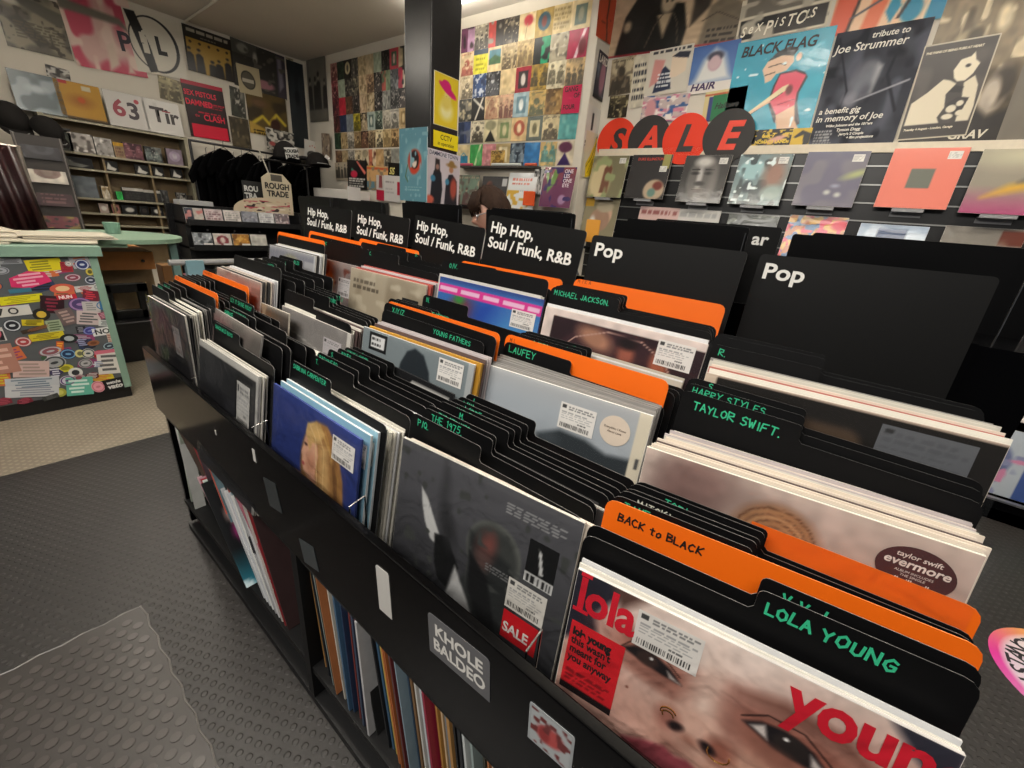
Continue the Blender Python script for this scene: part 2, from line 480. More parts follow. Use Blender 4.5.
# ------------------------------------------------------------------ camera, view, light
cam = bpy.data.cameras.new('camera'); camo = bpy.data.objects.new('camera', cam); C.objects.link(camo)
cr = Vector((0.62029776, -0.77942262, 0.08792648)); cu_ = Vector((0.23743796, 0.29342797, 0.92602551)); cw = Vector((0.74756532, 0.55353446, -0.36707723))
camo.matrix_world = basis((0, 0, 1.1), cr, cu_, -cw)
cam.sensor_width = 36; cam.lens = 36 * 413.57 / 1024; cam.clip_start = 0.02; cam.clip_end = 60
bpy.context.scene.camera = camo
vs = bpy.context.scene.view_settings
vs.view_transform = 'Standard'; vs.look = 'None'; vs.gamma = 1; vs.exposure = -0.14; vs.use_curve_mapping = False

w = bpy.data.worlds.new('world'); bpy.context.scene.world = w; w.use_nodes = True
w.node_tree.nodes['Background'].inputs[0].default_value = (0.95, 0.96, 1.0, 1)
w.node_tree.nodes['Background'].inputs[1].default_value = 0.09

def area(x, y, z, sx, sy, power, colr=(1, .93, .82), rot=(0, 0, 0)):
    l = bpy.data.lights.new('ceiling_and_fill_light', 'AREA'); l.shape = 'RECTANGLE'; l.size = sx; l.size_y = sy; l.energy = power; l.color = colr
    o = bpy.data.objects.new('ceiling_and_fill_light', l); C.objects.link(o); o.location = (x, y, z); o.rotation_euler = rot
    return o

def tube_fixture(x, y, length, label, POW=20):
    e = empty('strip_light', Matrix.Translation((x, y, 2.75))); tag(e, label, 'ceiling light')
    MB().box((-.06, -length / 2, -.05), (.06, length / 2, 0)).build('housing', flat('d8d6d0', .4), e)
    m, nt, b = base_mat('tube_glow') if 'tube' not in MATS else (MATS['tube'], None, None)
    if nt:
        b.inputs['Emission Color'].default_value = (1, .95, .86, 1); b.inputs['Emission Strength'].default_value = 5
        MATS['tube'] = m
    MB().tube([(0, -length / 2 + .03, -.075), (0, length / 2 - .03, -.075)], .016, 10).build('tube', m, e)
    area(x, y, 2.64, .12, length, POW)
    area(x, y, 2.62, .10, length, POW * 1.5, rot=(PI, 0, 0))  # upward fill light, added to brighten the ceiling
tube_fixture(2.93, 2.9, 1.3, 'white strip light on ceiling beyond the black pillar', 7)
tube_fixture(1.9, .2, 1.5, 'white strip light over the record browsers, nearest the gig posters')
tube_fixture(.2, 1.6, 1.5, 'white strip light over the aisle beside the sticker-covered counter')
tube_fixture(.6, 4.2, 1.2, 'white strip light above the green counter top')
area(2.3, .5, 2.6, 1.2, 2.4, 16)
tube_fixture(2.4, -1.3, 1.3, 'unseen white strip light added to brighten the right-hand aisle', 17)  # fixture out of view, added to lighten the aisle floor
area(-.9, .5, 2.45, .6, 2.4, 64, (1, .95, .88), (0, R(-38), 0))  # frontal fill light without a fixture, added to brighten the record covers
area(2.2, 4.6, 2.6, .8, 1.6, 16)

# ------------------------------------------------------------------ the room
WALLM = flat('cfc8ba', .8, var=.05, bscale=6, bump=.1)
def wallbox(name, a, b, m):
    return structure(MB().box(a, b).build(name, m))
def floor_mat_material(name, c1, c2, scale, rough, pat):
    m, nt, b = base_mat(name)
    tc = nt.nodes.new('ShaderNodeTexCoord')
    def wave(ang, sc):
        mp = nt.nodes.new('ShaderNodeMapping'); mp.inputs['Rotation'].default_value = (0, 0, R(ang))
        wv = nt.nodes.new('ShaderNodeTexWave'); wv.inputs['Scale'].default_value = sc; wv.inputs['Distortion'].default_value = 0
        nt.links.new(tc.outputs['Object'], mp.inputs['Vector']); nt.links.new(mp.outputs['Vector'], wv.inputs['Vector'])
        return wv
    a = wave(45 + pat, scale); c = wave(-45 + pat, scale * 1.0)
    mu = nt.nodes.new('ShaderNodeMath'); mu.operation = 'MULTIPLY'
    nt.links.new(a.outputs['Fac'], mu.inputs[0]); nt.links.new(c.outputs['Fac'], mu.inputs[1])
    rp = nt.nodes.new('ShaderNodeMapRange'); rp.inputs[1].default_value = .35; rp.inputs[2].default_value = .6
    nt.links.new(mu.outputs[0], rp.inputs[0])
    nz = nt.nodes.new('ShaderNodeTexNoise'); nz.inputs['Scale'].default_value = 3.5; nz.inputs['Detail'].default_value = 6
    nt.links.new(tc.outputs['Object'], nz.inputs['Vector'])
    mx = nt.nodes.new('ShaderNodeMix'); mx.data_type = 'RGBA'
    mx.inputs[6].default_value = hx(c1); mx.inputs[7].default_value = hx(c2)
    ad = nt.nodes.new('ShaderNodeMath'); ad.operation = 'MULTIPLY_ADD'; ad.inputs[1].default_value = .35
    nt.links.new(rp.outputs[0], ad.inputs[0]); 
    n2 = nt.nodes.new('ShaderNodeMath'); n2.operation = 'MULTIPLY'; n2.inputs[1].default_value = .7
    nt.links.new(nz.outputs['Fac'], n2.inputs[0]); nt.links.new(n2.outputs[0], ad.inputs[2])
    nt.links.new(ad.outputs[0], mx.inputs[0]); nt.links.new(mx.outputs[2], b.inputs['Base Color'])
    b.inputs['Roughness'].default_value = rough; b.inputs['Specular IOR Level'].default_value = .45
    bp = nt.nodes.new('ShaderNodeBump'); bp.inputs['Strength'].default_value = .45; bp.inputs['Distance'].default_value = .0025
    nt.links.new(rp.outputs[0], bp.inputs['Height']); nt.links.new(bp.outputs['Normal'], b.inputs['Normal'])
    return m
wallbox('floor', (-2.5, -2.5, -.05), (3.5, 6.25, 0), floor_mat_material('beige_checker_sheet', '6e6456', 'a39885', 13, .55, 0))
dm = MB().box((-2.2, -2.0, 0), (3.4, 2.33, .004)).build('rubber_floor_mat', floor_mat_material('dark_diamond_rubber', '1f1d1c', '33302e', 13, .45, 20))
tag(dm, 'dark grey diamond-patterned rubber matting running around the record browser', 'floor mat')
# coin-studded mat with an interlocking edge
mb = MB(); ms = MB(); X0, X1, Y0, Y1 = -1.25, .075, -.3, 1.27
edge = []
n = 34
for i in range(n + 1):
    edge.append((X1 + (.003 if i % 2 else -.003), Y0 + (Y1 - Y0) * i / n))
for i in range(n + 1):
    edge.append((X1 - (X1 - X0) * i / n, Y1 + (.003 if i % 2 else -.003)))
mb.box((X0, Y0, .004), (X1, Y1, .008))
j = 0; y = Y0 + .02
while y < Y1 - .02:
    x = X1 - .022 - (j % 2) * .0165
    while x > max(X0, -.75) + .03:
        ms.prism([(x + (.0108 * math.cos(a * PI / 5)), y + .0108 * math.sin(a * PI / 5)) for a in range(10)], .008, .0092)
        x -= .033
    y += .0285; j += 1
cm = mbp_ = mb.build('coin_floor_mat', flat('35312f', .38, spec=.5, var=.25, bscale=5, bump=.15))
me_ = MB().tube([(a, b, .0075) for a, b in edge], .0022, 5)
me_.build('interlocking_edge_glint', flat('6a6662', .3), cm)  # interlocking seam; its pale colour paints in the zigzag highlight
ms.build('raised_coin_pattern', flat('4a4643', .28, spec=.5, var=.35, bscale=7), cm)
tag(cm, 'worn dark coin-studded rubber mat with interlocking edge in the aisle', 'floor mat')
structure(MB().box((-2.5, -2.5, 2.75), (3.5, 6.25, 2.85)).build('ceiling', flat('d2ccc2', .85, var=.04, bscale=3)))
wallbox('wall_right', (3.5, -2.5, 0), (3.6, 1.96, 2.75), WALLM)
wallbox('wall_centre', (3.3, 1.96, 0), (3.6, 6.25, 2.75), WALLM)
wallbox('wall_left', (-1.2, 6.25, 0), (3.6, 6.35, 2.75), WALLM)
pil = structure(bevel(MB().box((2.2, 2.54, 0), (2.47, 2.81, 2.75)).build('pillar', flat('1d1d1e', .3, spec=.5, bump=.15, bscale=25, var=.3)), .008))
# white conduit across the ceiling
structure(MB().tube([(2.03, 6.22, 2.735), (2.0, 5.2, 2.735), (1.8, 3.5, 2.735)], .012, 8).build('trim_1', flat('c8c2b6', .6)))
# pale board over the slatted wall
structure(MB().box((3.46, -2.5, 1.655), (3.5, 1.9, 1.705)).build('trim_2', flat('cfc4b0', .6, var=.1)))
sl = MB().box((3.47, -2.5, .55), (3.5, 1.9, 1.655))
structure(sl.build('trim_3', flat('0e0e0f', .35)))
sl = MB()
for k in range(11):
    sl.box((3.462, -2.5, .58 + k * .1), (3.471, 1.9, .588 + k * .1))
structure(sl.build('trim_4', flat('8f8f8c', .35, metal=.8)))

# ------------------------------------------------------------------ the record browser island
BLK = flat('040405', .16, spec=.16)
BLKM = flat('0d0d0e', .5)
YR, YL = -.2, 1.53
br = empty('record_browser', Matrix.Identity(4)); tag(br, 'long black tiered record browser island filled with records and divider cards', 'record browser')
bevel(MB().box((.256, YR, .472), (.27, YL, .668)).build('fascia_board', BLK, br), .002)
MB().box((.27, YL - .016, .04), (.60, YL, .62)).box((.60, YL - .016, .04), (1.0, YL, .72)).build('end_panel', BLK, br)
MB().box((.27, YR, .04), (.60, YR + .016, .62)).box((.60, YR, .04), (1.0, YR + .016, .72)).build('end_panel', BLK, br)
for yy in (.69, ):
    MB().box((.262, yy - .012, .03), (.62, yy + .012, .47)).build('upright_panel', BLKM, br)
MB().box((.266, YR, .112), (.62, YL, .13)).build('shelf_board', BLKM, br)
MB().box((.262, YR, 0), (.62, YL, .028)).build('plinth_board', BLKM, br)
MB().box((.62, YR, .02), (.64, YL, .5)).build('inner_back_panel', BLKM, br)
MB().box((.27, YR + .016, .435), (.455, YL - .016, .45)).build('tray_floor', BLKM, br)
MB().box((.455, YR + .016, .435), (.47, YL - .016, .53)).box((.455, YR + .016, .515), (.60, YL - .016, .53)).build('tray_floor', BLKM, br)
MB().box((.60, YR + .016, .515), (.615, YL - .016, .605)).box((.60, YR + .016, .59), (.985, YL - .016, .605)).build('tray_floor', BLKM, br)
MB().box((.985, YR, .5), (1.0, 1.9, .98)).build('back_board', BLK, br)
# bent chrome wires that separate the bays
CHROME = flat('b8b8b8', .2, metal=1.0)
for yc in (.149, .487, .83, 1.17):
    MB().tube([(.273, yc, .60), (.273, yc, .674), (.30, yc, .68), (.30, yc, .46)], .0013, 6).build('bay_wire', CHROME, br)
# stickers on the fascia
def fascia_sticker(y, z, w_, h_, m, roll=0, label=None, r=.006):
    M = card_frame(.2555, y, z + h_ / 2, 0, roll, 0, h_)
    o = MB().prism(rounded(w_, h_, r=r) if r else [(-w_/2, 0), (w_/2, 0), (w_/2, h_), (-w_/2, h_)], -.0002, .0004).build('sticker', m, br)
    o.matrix_local = M
    if label: o['label'] = label
    return o
k = fascia_sticker(.235, .607, .104, .066, flat('626264', .5), 5, 'grey rounded sticker reading KHOLE BALDEO')
WHT = flat('d9d6d0', .5)
text('lettering', 'KHOLE', .0255, WHT, k, .001, .037, .0009, bold=.0008, sx=1.0, align='CENTER')
text('lettering', 'BALDEO', .0255, WHT, k, .001, .012, .0009, bold=.0008, sx=.92, align='CENTER')
fascia_sticker(.382, .596, .030, .082, flat('c9c6c0', .5), 4, 'narrow white sticker', r=.004)
ps = fascia_sticker(.1, .612, .054, .056, flat('9fa3a5', .4), 4, 'small square sticker of a red shape on grey', r=.003)
art_mesh('sticker_picture', .048, .05, paint(24, 24, 'a9adae', [('e', .5, .5, .36, .25, 'b04a48', .1, 20), ('e', .35, .45, .14, .22, '8e3030', .08), ('n', 7, '6b2c2c', .62, .1, 5)]), 'gloss', ps, z=.0007, y0=.003)
fascia_sticker(.735, .575, .055, .062, flat('35393a', .3), 12, 'dark grey worn sticker', r=.003)
fascia_sticker(.61, .512, .055, .05, flat('3c4244', .3), 14, 'dark teal worn sticker at the lower edge', r=.003)
fascia_sticker(.79, .635, .012, .028, flat('c8c6c0', .5), 0, 'tiny white sticker', r=.002)
fascia_sticker(1.0, .60, .006, .012, flat('c8c6c0', .5), 0, 'tiny white scrap of paper', r=.002)

# records stored upright below the fascia, spines towards the aisle
LOWC = ['b88a52', '1c1c1e', '22252a', 'cfd4d2', '9aa9a6', '3a3a30', 'b9764a', 'c9b9a4', 'd8d2c4', '2e3a4c', '4a6a88', '27405e', 'b04030', '7a2f2a', '3c4a60', '8a4a50', 'c9c9c9',
        '2b2b2b', '1f1f22', '3f5f7a', 'c9b050', 'c0713a', 'b4683c', '4a4a4a', '6a2a2a', '8fa6b2', '2c3e52', '90704a', '7a5a3a', 'd0cfc8', 'c8ccd0', '3a3f3f', 'a02c44', 'b98a48', 'cdb08a', '7a7f86']
LOWN = {'b88a52': 'tan', '1c1c1e': 'black', '22252a': 'black', 'cfd4d2': 'pale grey', '9aa9a6': 'grey-green', '3a3a30': 'olive', 'b9764a': 'orange', 'c9b9a4': 'beige', 'd8d2c4': 'off-white'}
def hue(c):
    r_, g_, b_ = [int(c[i:i + 2], 16) for i in (0, 2, 4)]
    mx_, mn = max(r_, g_, b_), min(r_, g_, b_)
    if mx_ < 50: return 'black'
    if mx_ - mn < 22: return 'white' if mn > 195 else 'pale grey' if mn > 140 else 'grey' if mn > 75 else 'dark grey'
    import colorsys
    h_, s_, v_ = colorsys.rgb_to_hsv(r_ / 255, g_ / 255, b_ / 255); h_ *= 360
    if s_ < .28 and mx_ > 170: return 'cream' if 20 < h_ < 75 else 'pale blue' if 160 < h_ < 260 else 'pale pink' if (h_ > 290 or h_ < 20) else 'pale green'
    nm = 'red' if h_ < 12 or h_ > 345 else 'orange' if h_ < 30 else 'tan' if h_ < 50 else 'yellow' if h_ < 68 else 'green' if h_ < 160 else 'teal' if h_ < 200 else 'blue' if h_ < 255 else 'purple' if h_ < 300 else 'pink'
    if nm == 'orange' and (s_ < .6 or v_ < .6): nm = 'brown'
    if nm in ('red', 'green', 'blue', 'teal') and v_ < .42: nm = 'dark ' + nm
    if nm == 'tan' and v_ < .5: nm = 'olive brown'
    return nm
rs = random.Random(5)
TENS = ['twenty', 'thirty', 'forty', 'fifty']
NUMW = 'one two three four five six seven eight nine ten eleven twelve thirteen fourteen fifteen sixteen seventeen eighteen nineteen'.split() + [t + ('-' + u if u else '') for t in TENS for u in ['', 'one', 'two', 'three', 'four', 'five', 'six', 'seven', 'eight', 'nine']]
def lowrec(y, lean_y, colr, label, group, h=.312, x=.272, z0=.131, t=.0045, dep=.30):
    M = Matrix.Translation((x, y, z0)) @ Matrix.Rotation(R(lean_y), 4, 'X')
    e = MB().box((0, -t / 2, 0), (dep, t / 2, h)).build('shelved_record', flat(colr, .4, var=.3, bscale=22), None, M)
    return tag(e, label, 'record', group)
y = .655; i = 0
while y > -.17:
    c = LOWC[i % len(LOWC)]
    lean_ = -5 - 2 * math.sin(i * .35) if i < 17 else -9
    where = 'counting along from the upright panel' 
    lowrec(y, lean_, c, '%s record spine on lower shelf below fascia, number %s from upright panel' % (hue(c), NUMW[i]), 'records standing on the lower shelf, right bay',
           h=rs.choice([.312, .312, .305, .298]), x=.27 + rs.uniform(0, .02), t=rs.choice([.003, .004, .0045, .006]))
    y -= rs.choice([.0085, .0105, .012, .015]) + (.02 if i == 17 else 0); i += 1
    if i >= 58: break
# left bay: a leaning folder, a slumped pile of flat sleeves, then leaning records
def rotbox(name, c, s, m, rx=0, ry=0, rz=0):
    M = Matrix.Translation(c) @ Matrix.Rotation(R(rz), 4, 'Z') @ Matrix.Rotation(R(ry), 4, 'Y') @ Matrix.Rotation(R(rx), 4, 'X')
    return MB().box((-s[0] / 2, -s[1] / 2, -s[2] / 2), (s[0] / 2, s[1] / 2, s[2] / 2)).build(name, m, None, M)
tag(rotbox('comic_folder', (.30, 1.462, .285), (.05, .008, .30), flat('b9c2b0', .4, var=.3, bscale=30), rx=8), 'pale green comic folder leaning at the far end of the lower shelf', 'folder')
lowrec(1.44, -2, 'd5d5cf', 'thin white sleeve standing beside the pale green folder on the lower shelf', None, h=.30, dep=.03)
PILE = [('4a3c34', 'dark brown'), ('2a3432', 'dark green'), ('8a3030', 'dark red'), ('c8b8b4', 'pale pink'), ('3a2a30', 'plum'), ('9aa0a0', 'grey'), ('c05a48', 'coral'),
        ('5a7078', 'slate'), ('1e2422', 'black'), ('a84a3a', 'red'), ('7f98a0', 'pale blue'), ('2c2c30', 'charcoal'), ('b06a78', 'pink')]
for i, (c, nm) in enumerate(PILE):
    f = i / (len(PILE) - 1)
    o = rotbox('magazine', (.39 + rs.uniform(-.01, .01), 1.40 - f * .44, .385 - .03 * f), (.22, .2, .005), flat(c, .35, var=.5, bscale=26), rx=48 + 6 * f, rz=rs.uniform(-6, 6))
    tag(o, '%s magazine in the slumped pile on the lower shelf, %s from the bottom' % (nm, ORD[i]), 'magazine', 'slumped magazines on the lower shelf')
LEAN = [('c8a0a8', 'pink'), ('b88890', 'dusty pink'), ('a03038', 'red'), ('d0d6ce', 'white'), ('9fb8a8', 'mint green'), ('2a2a2c', 'black'), ('1a1c1e', 'black')]
for i, (c, nm) in enumerate(LEAN):
    lowrec(1.10 - i * .013, -52 + i * 1.2, c, 'steeply leaning %s sleeve beside the slumped magazines, %s from the pile' % (nm, ORD[i]), 'leaning sleeves on the lower shelf, left bay', h=.29)
M = Matrix.Translation((.255, 1.0, .131)) @ Matrix.Rotation(R(-45), 4, 'X')
e = empty('shelved_record', M); tag(e, 'black record with teal waves and a pink patch leaning in the lower shelf', 'record')
MB().box((0, -.003, 0), (.3, .003, .31)).build('sleeve_board', flat('17191b', .4), e)
art = paint(40, 40, '17191b', [('g', '2f8fa8', .35, -.05, .95), ('n', 6, 'd0e4e8', .72, .1, 4), ('e', .25, .5, .16, .14, 'd83a98', .06, 20), ('e', .2, .66, .12, .12, 'e8c0b8', .06), ('p', [(.1, .95), (.5, .95), (.42, .85), (.12, .88)], '1f9a80', .02)])
o = art_mesh('printed_front', .3, .31, art, 'gloss', e)
o.matrix_local = basis((.15, -.0035, 0), (1, 0, 0), (0, 0, 1), (0, -1, 0))
for i, c in enumerate(['b8babc', 'd4d6d6', 'c6c8cc', 'e0e0dc', 'a8a8aa', 'd0d0d0', 'c0b8b0', '8a2c30', '3a2a2a']):
    lowrec(.935 - i * .0165, -37 + i * 1.9, c, '%s sleeve leaning in the left lower bay, %s after the teal wave record' % (hue(c), ORD[i]), 'grey and white sleeves leaning in the lower shelf', h=.308)

# ------------------------------------------------------------------ records and dividers in the island
def stick(parent, u, v, w_, h_, col, kind='gloss', name='hype_sticker', z=.0031, W=.315, rot=0, label=None):
    o = art_mesh(name, w_, h_, col, kind, parent)
    o.matrix_local = Matrix.Translation(((u - .5) * W, v * W, z)) @ Matrix.Rotation(rot, 4, 'Z') @ Matrix.Translation((0, -h_ / 2, 0))
    if label: o['label'] = label
    return o
def disc_sticker(parent, u, v, rx, ry, m, z=.0031, W=.315, name='round_sticker', label=None):
    o = MB().prism([(rx * math.cos(a * PI / 20), ry * math.sin(a * PI / 20)) for a in range(40)], 0, .0003).build(name, m, parent)
    o.matrix_local = Matrix.Translation(((u - .5) * W, v * W, z))
    if label: o['label'] = label
    return o
BLKT = flat('141414', .5); REDT = flat('d4122c', .45); CREAM = flat('e0d2c0', .5)

# --- bay A, row one: close-up face record
SK = 'c8a090'
lola = paint(230, 230, 'e2bfae', [
    ('e', .05, .55, .35, .5, 'cba090', .5), ('e', .62, .9, .55, .2, 'e4d2c8', .3), ('g', 'e8dad2', .7, 1.1, .6),
    ('e', .15, .40, .30, .25, 'ddb0a0', .3), ('e', .85, .55, .35, .3, 'c8947e', .4),
    # dark hair in the corner
    ('p', [(-.02, 1.02), (.2, 1.02), (.13, .93), (.09, .86), (.11, .8), (.03, .74), (-.02, .7)], '23232f', .03), ('p', [(.12, 1.02), (.26, 1.02), (.17, .93)], '5a4038', .04),
    # brow and lids
    ('p', [(.2, .86), (.3, .905), (.4, .87), (.42, .85), (.3, .87), (.22, .83)], '8a5a4c', .06),
    ('e', .31, .80, .15, .055, 'a5604e', .10, -10), ('e', .69, .78, .19, .075, '8f4f40', .13, -4),
    ('p', [(.55, .86), (.66, .90), (.80, .88), (.92, .80), (.80, .855), (.66, .865)], '6b4034', .06),
    ('p', [(.20, .80), (.24, .83), (.30, .835), (.36, .81), (.40, .775), (.33, .775), (.26, .785)], '1c1618', .014),
    ('e', .285, .803, .035, .026, '3a2a26', .012), ('p', [(.35, .80), (.395, .776), (.36, .778)], 'd9cfc8', .01), ('e', .297, .812, .006, .005, 'f0ece8', .004),
    ('p', [(.575, .775), (.62, .805), (.68, .815), (.75, .795), (.80, .75), (.74, .735), (.66, .74)], '1a1518', .014),
    ('p', [(.595, .775), (.63, .80), (.645, .755)], 'd8cec8', .012), ('e', .70, .775, .045, .035, '2c2422', .012), ('p', [(.745, .785), (.79, .752), (.755, .748)], 'cfc4be', .012), ('e', .685, .79, .007, .006, 'f2eeea', .004),
    ('l', [(.19, .79), (.23, .845), (.31, .855), (.39, .80)], .005, '4a2c26'), ('l', [(.57, .79), (.63, .835), (.72, .835), (.81, .77)], .006, '3a221e'),
    ('e', .31, .745, .10, .02, '9c6a5c', .04, -8), ('e', .70, .71, .12, .022, '9a6656', .05, -10),
    # nose
    ('e', .47, .75, .045, .14, 'f0d4c4', .08), ('p', [(.53, .86), (.56, .74), (.58, .66), (.54, .66)], 'a8786a', .07), ('e', .46, .655, .085, .06, 'e0b8a6', .05),
    ('e', .385, .635, .035, .045, 'a87062', .04), ('e', .545, .625, .04, .045, '9c6252', .04),
    ('e', .415, .622, .024, .017, '1e1214', .015, 20), ('e', .512, .612, .026, .018, '1e1214', .015, -15), ('e', .46, .60, .03, .02, 'b5816f', .03),
    # lips
    ('e', .42, .545, .05, .03, 'b98878', .05), ('p', [(.26, .46), (.33, .50), (.40, .525), (.435, .512), (.47, .525), (.54, .50), (.62, .45), (.52, .44), (.44, .435), (.34, .44)], 'a04a54', .02),
    ('p', [(.28, .45), (.36, .425), (.44, .42), (.53, .43), (.6, .45), (.54, .37), (.44, .34), (.34, .37)], 'b85c62', .025), ('l', [(.27, .455), (.36, .44), (.44, .435), (.53, .44), (.61, .45)], .008, '5a2028'),
    ('e', .42, .39, .07, .018, 'd08a8c', .03), ('e', .44, .25, .2, .1, 'bd9180', .2), ('v', 60, .07, 3), ('v', 9, .10, 4),
    ('e', .12, .60, .006, .006, '7a4a3c', .006), ('e', .245, .66, .005, .005, '7a4a3c', .006), ('e', .62, .6, .006, .006, '7a4a3c', .006),
    ('p', [(.86, 1.01), (1.01, 1.01), (1.01, .88), (.93, .93)], '2c2c38', .03)])
e = record(.361, -.019, .752, 6.1, 2.0, 9, lola, 'record with huge close-up freckled face and red serif lettering, foremost in the browser', 'e6e0da')
def fat_serif(parent, s, x, y, size, m):
    t_ = text('lettering', s, size, m, parent, x, y, .0034, bold=size * .03, sx=.84, space=.97)
    # slab serifs
    return t_
fat_serif(e, 'lola', -.152, .269, .057, REDT)
fat_serif(e, 'young', .050, .274, .060, REDT)
# serif feet and heads of the upright strokes
mb = MB()
for (x, y_, w_) in ((-.1475, .2655, .018), (-.1475, .3105, .013)):
    mb.box((x - w_ / 2 + .002, y_, .0034), (x + w_ / 2 + .002, y_ + .0045, .0036))
mb.build('lettering', REDT, e)
rt = stick(e, .115, .655, .062, .092, paint(24, 36, 'd8202a', [('r', 0, 0, 1, .10, '1a0a0c'), ('t', .08, .14, .9, .34, 4, '7a1016', 4)]), name='hype_sticker', label='red promotional sticker with black type')
for q, s_ in enumerate(['lola young', "this wasn't", 'meant for', 'you anyway']):
    text('lettering', s_, .0135, BLKT, rt, -.0275, .0755 - q * .0115, .0006, bold=.0004 if q else .0008, sx=.80)
price_tag(e, .328, .90, .064, .042, seed=3, z=.0032)
gold = flat('d8a85a', .25, metal=.9)
def ring_print(u, v, r_, a0, a1):
    pts = [((u - .5) * .315 + r_ * math.cos(R(a0 + (a1 - a0) * i / 9)), v * .315 + r_ * math.sin(R(a0 + (a1 - a0) * i / 9)) * .8, .0029) for i in range(10)]
    return pts
MB().tube(ring_print(.385, .655, .0075, 20, 200), .0009, 5).tube(ring_print(.385, .648, .0055, 0, 220), .0008, 5).tube(ring_print(.545, .612, .010, 160, 380), .0008, 5).build('printed_nose_rings', gold, e)
for i in range(2):
    sleeve(.3655 + i * .005, -.017, .753 + i * .003, 5.4, 1.8, 9, ['e6e2d6', 'd9d9d9'][i], 'white sleeve edge directly behind the huge close-up face record' if i == 0 else 'white sleeve edge, second behind the huge close-up face record')
divider(.388, -.013, .800, 6.0, 1.0, 9, 'R', 'black divider card with right-hand tab and large green name, directly behind the close-up face record', words='LOLA YOUNG', size=.0155, wx=.010, pen=.0034, seed=4, slope=-.02, wy=.345-.025)
divider(.397, -.012, .808, 5.4, 1.0, 9, 'R', 'black divider card with half-hidden green writing on a right-hand tab, second behind the face record', words='V V J', size=.013, wx=.020, pen=.003, seed=8, wy=.345-.021)
divider(.424, -.016, .807, 4.5, 2.0, 9, None, 'plain-edged orange divider with thick black marker title near the front', 'o', words='BACK to BLACK', size=.0125, ink='141414', pen=.0028, wx=.018, seed=5, wy=.345-.026)
for i in range(5):
    divider(.436 + i * .0115, -.018 - i * .002, .808 - (0 if i % 2 else .002), 4.0 - .3 * i, 1.6, 9, 'L', 'black tabbed divider between the two big orange cards, %s behind the front orange one' % ORD[i], words=['TAME', 'MITSKI', 'NICO', 'TORI', 'THE XX'][i] if i < 4 else 'T', size=.012, wx=.015 + .01 * i, seed=20 + i, pen=.002, ink='c8c8b8' if i in (1, 2) else GREENPEN, group='black dividers between the big orange cards')
divider(.499, -.029, .800, 2.6, 1.3, 9, None, 'orange divider with faint black writing, directly in front of the brown woodland record', 'o', words='C L A I', size=.012, ink='5a2a10', pen=.0016, wx=.02, seed=6, wy=.345-.014)
# --- bay A, row two
ever = paint(120, 120, 'b9a79d', [('n', 5, '9a857c', .45, .3, 3), ('n', 11, 'c8b4aa', .6, .3, 5), ('e', .21, .92, .12, .12, '8b7069', .12), ('e', .16, .85, .1, .1, '7d625c', .14), ('e', .8, .75, .3, .2, 'c4aea2', .3),
    ('e', .5, .80, .14, .14, '8a6248', .05), ('e', .5, .84, .10, .09, 'a67a55', .05),  *[('l', [(.5 + (.13 - .012 * q) * math.cos(R(a_)), .80 + (.13 - .012 * q) * math.sin(R(a_))) for a_ in range(20, 175, 22)], .006, ['6e4a34', 'a87c56', '7d5840', 'b88c64'][q % 4]) for q in range(7)],
    ('e', .5, .5, .3, .25, '7a5a48', .1), ('v', 30, .12, 6)])
EV = 'the brown woodland record'
e = record(.508, -.019, .846, 3.5, 2.1, 9, ever, 'blurred brown woodland record with a dark oval sticker, front of a thick cream-edged stack', 'ece6d8')
d = disc_sticker(e, .872, .882, .030, .024, flat('4a2526', .5), label='dark brown oval sticker')
for s_, sz, yy, b_ in (('taylor swift', .0075, .0115, .0001), ('evermore', .0125, .0015, .0003), ('ALBUM INCLUDES', .0036, -.0045, 0), ('THE SINGLE', .0036, -.0085, 0), ('\u201cwillow\u201d', .0075, -.0155, .0001)):
    text('lettering', s_, sz, flat('e6d6cc', .5), d, 0, yy, .0006, bold=b_, shear=.15, align='CENTER')
run((.514, -.02, .847, 3.4, 2.1), (.597, -.026, .838, 2.4, 1.6), 17, EV, 'thick stack of cream-edged sleeves in the near bay', ['e6e2d6', 'd8d4c8', 'ddd0c0', 'b9b2a4', 'c9c5ba', 'e6e2d6', 'c2b8b8', '5a4a48', '8d8a86', 'ddd0c0'], 3)
divider(.611, -.024, .890, -1.0, -.2, 9, 'L', 'black tabbed divider with a large green two-word name, behind the thick cream-edged stack', words='TAYLOR SWIFT.', size=.0155, pen=.0027, seed=7, wx=.020, wy=.345-.028)
divider(.622, -.023, .899, -1.0, -.2, 9, 'L', 'black tabbed divider with green name partly covered, second behind the thick cream-edged stack', words='HARRY STYLES', size=.013, pen=.002, seed=9, wx=.012, wy=.345-.017)
divider(.632, -.022, .905, -1.0, -.2, 9, 'L', 'black tabbed divider with one green letter, third behind the thick cream-edged stack', words='S.', size=.012, pen=.002, seed=10, wx=.03, wy=.345-.014)
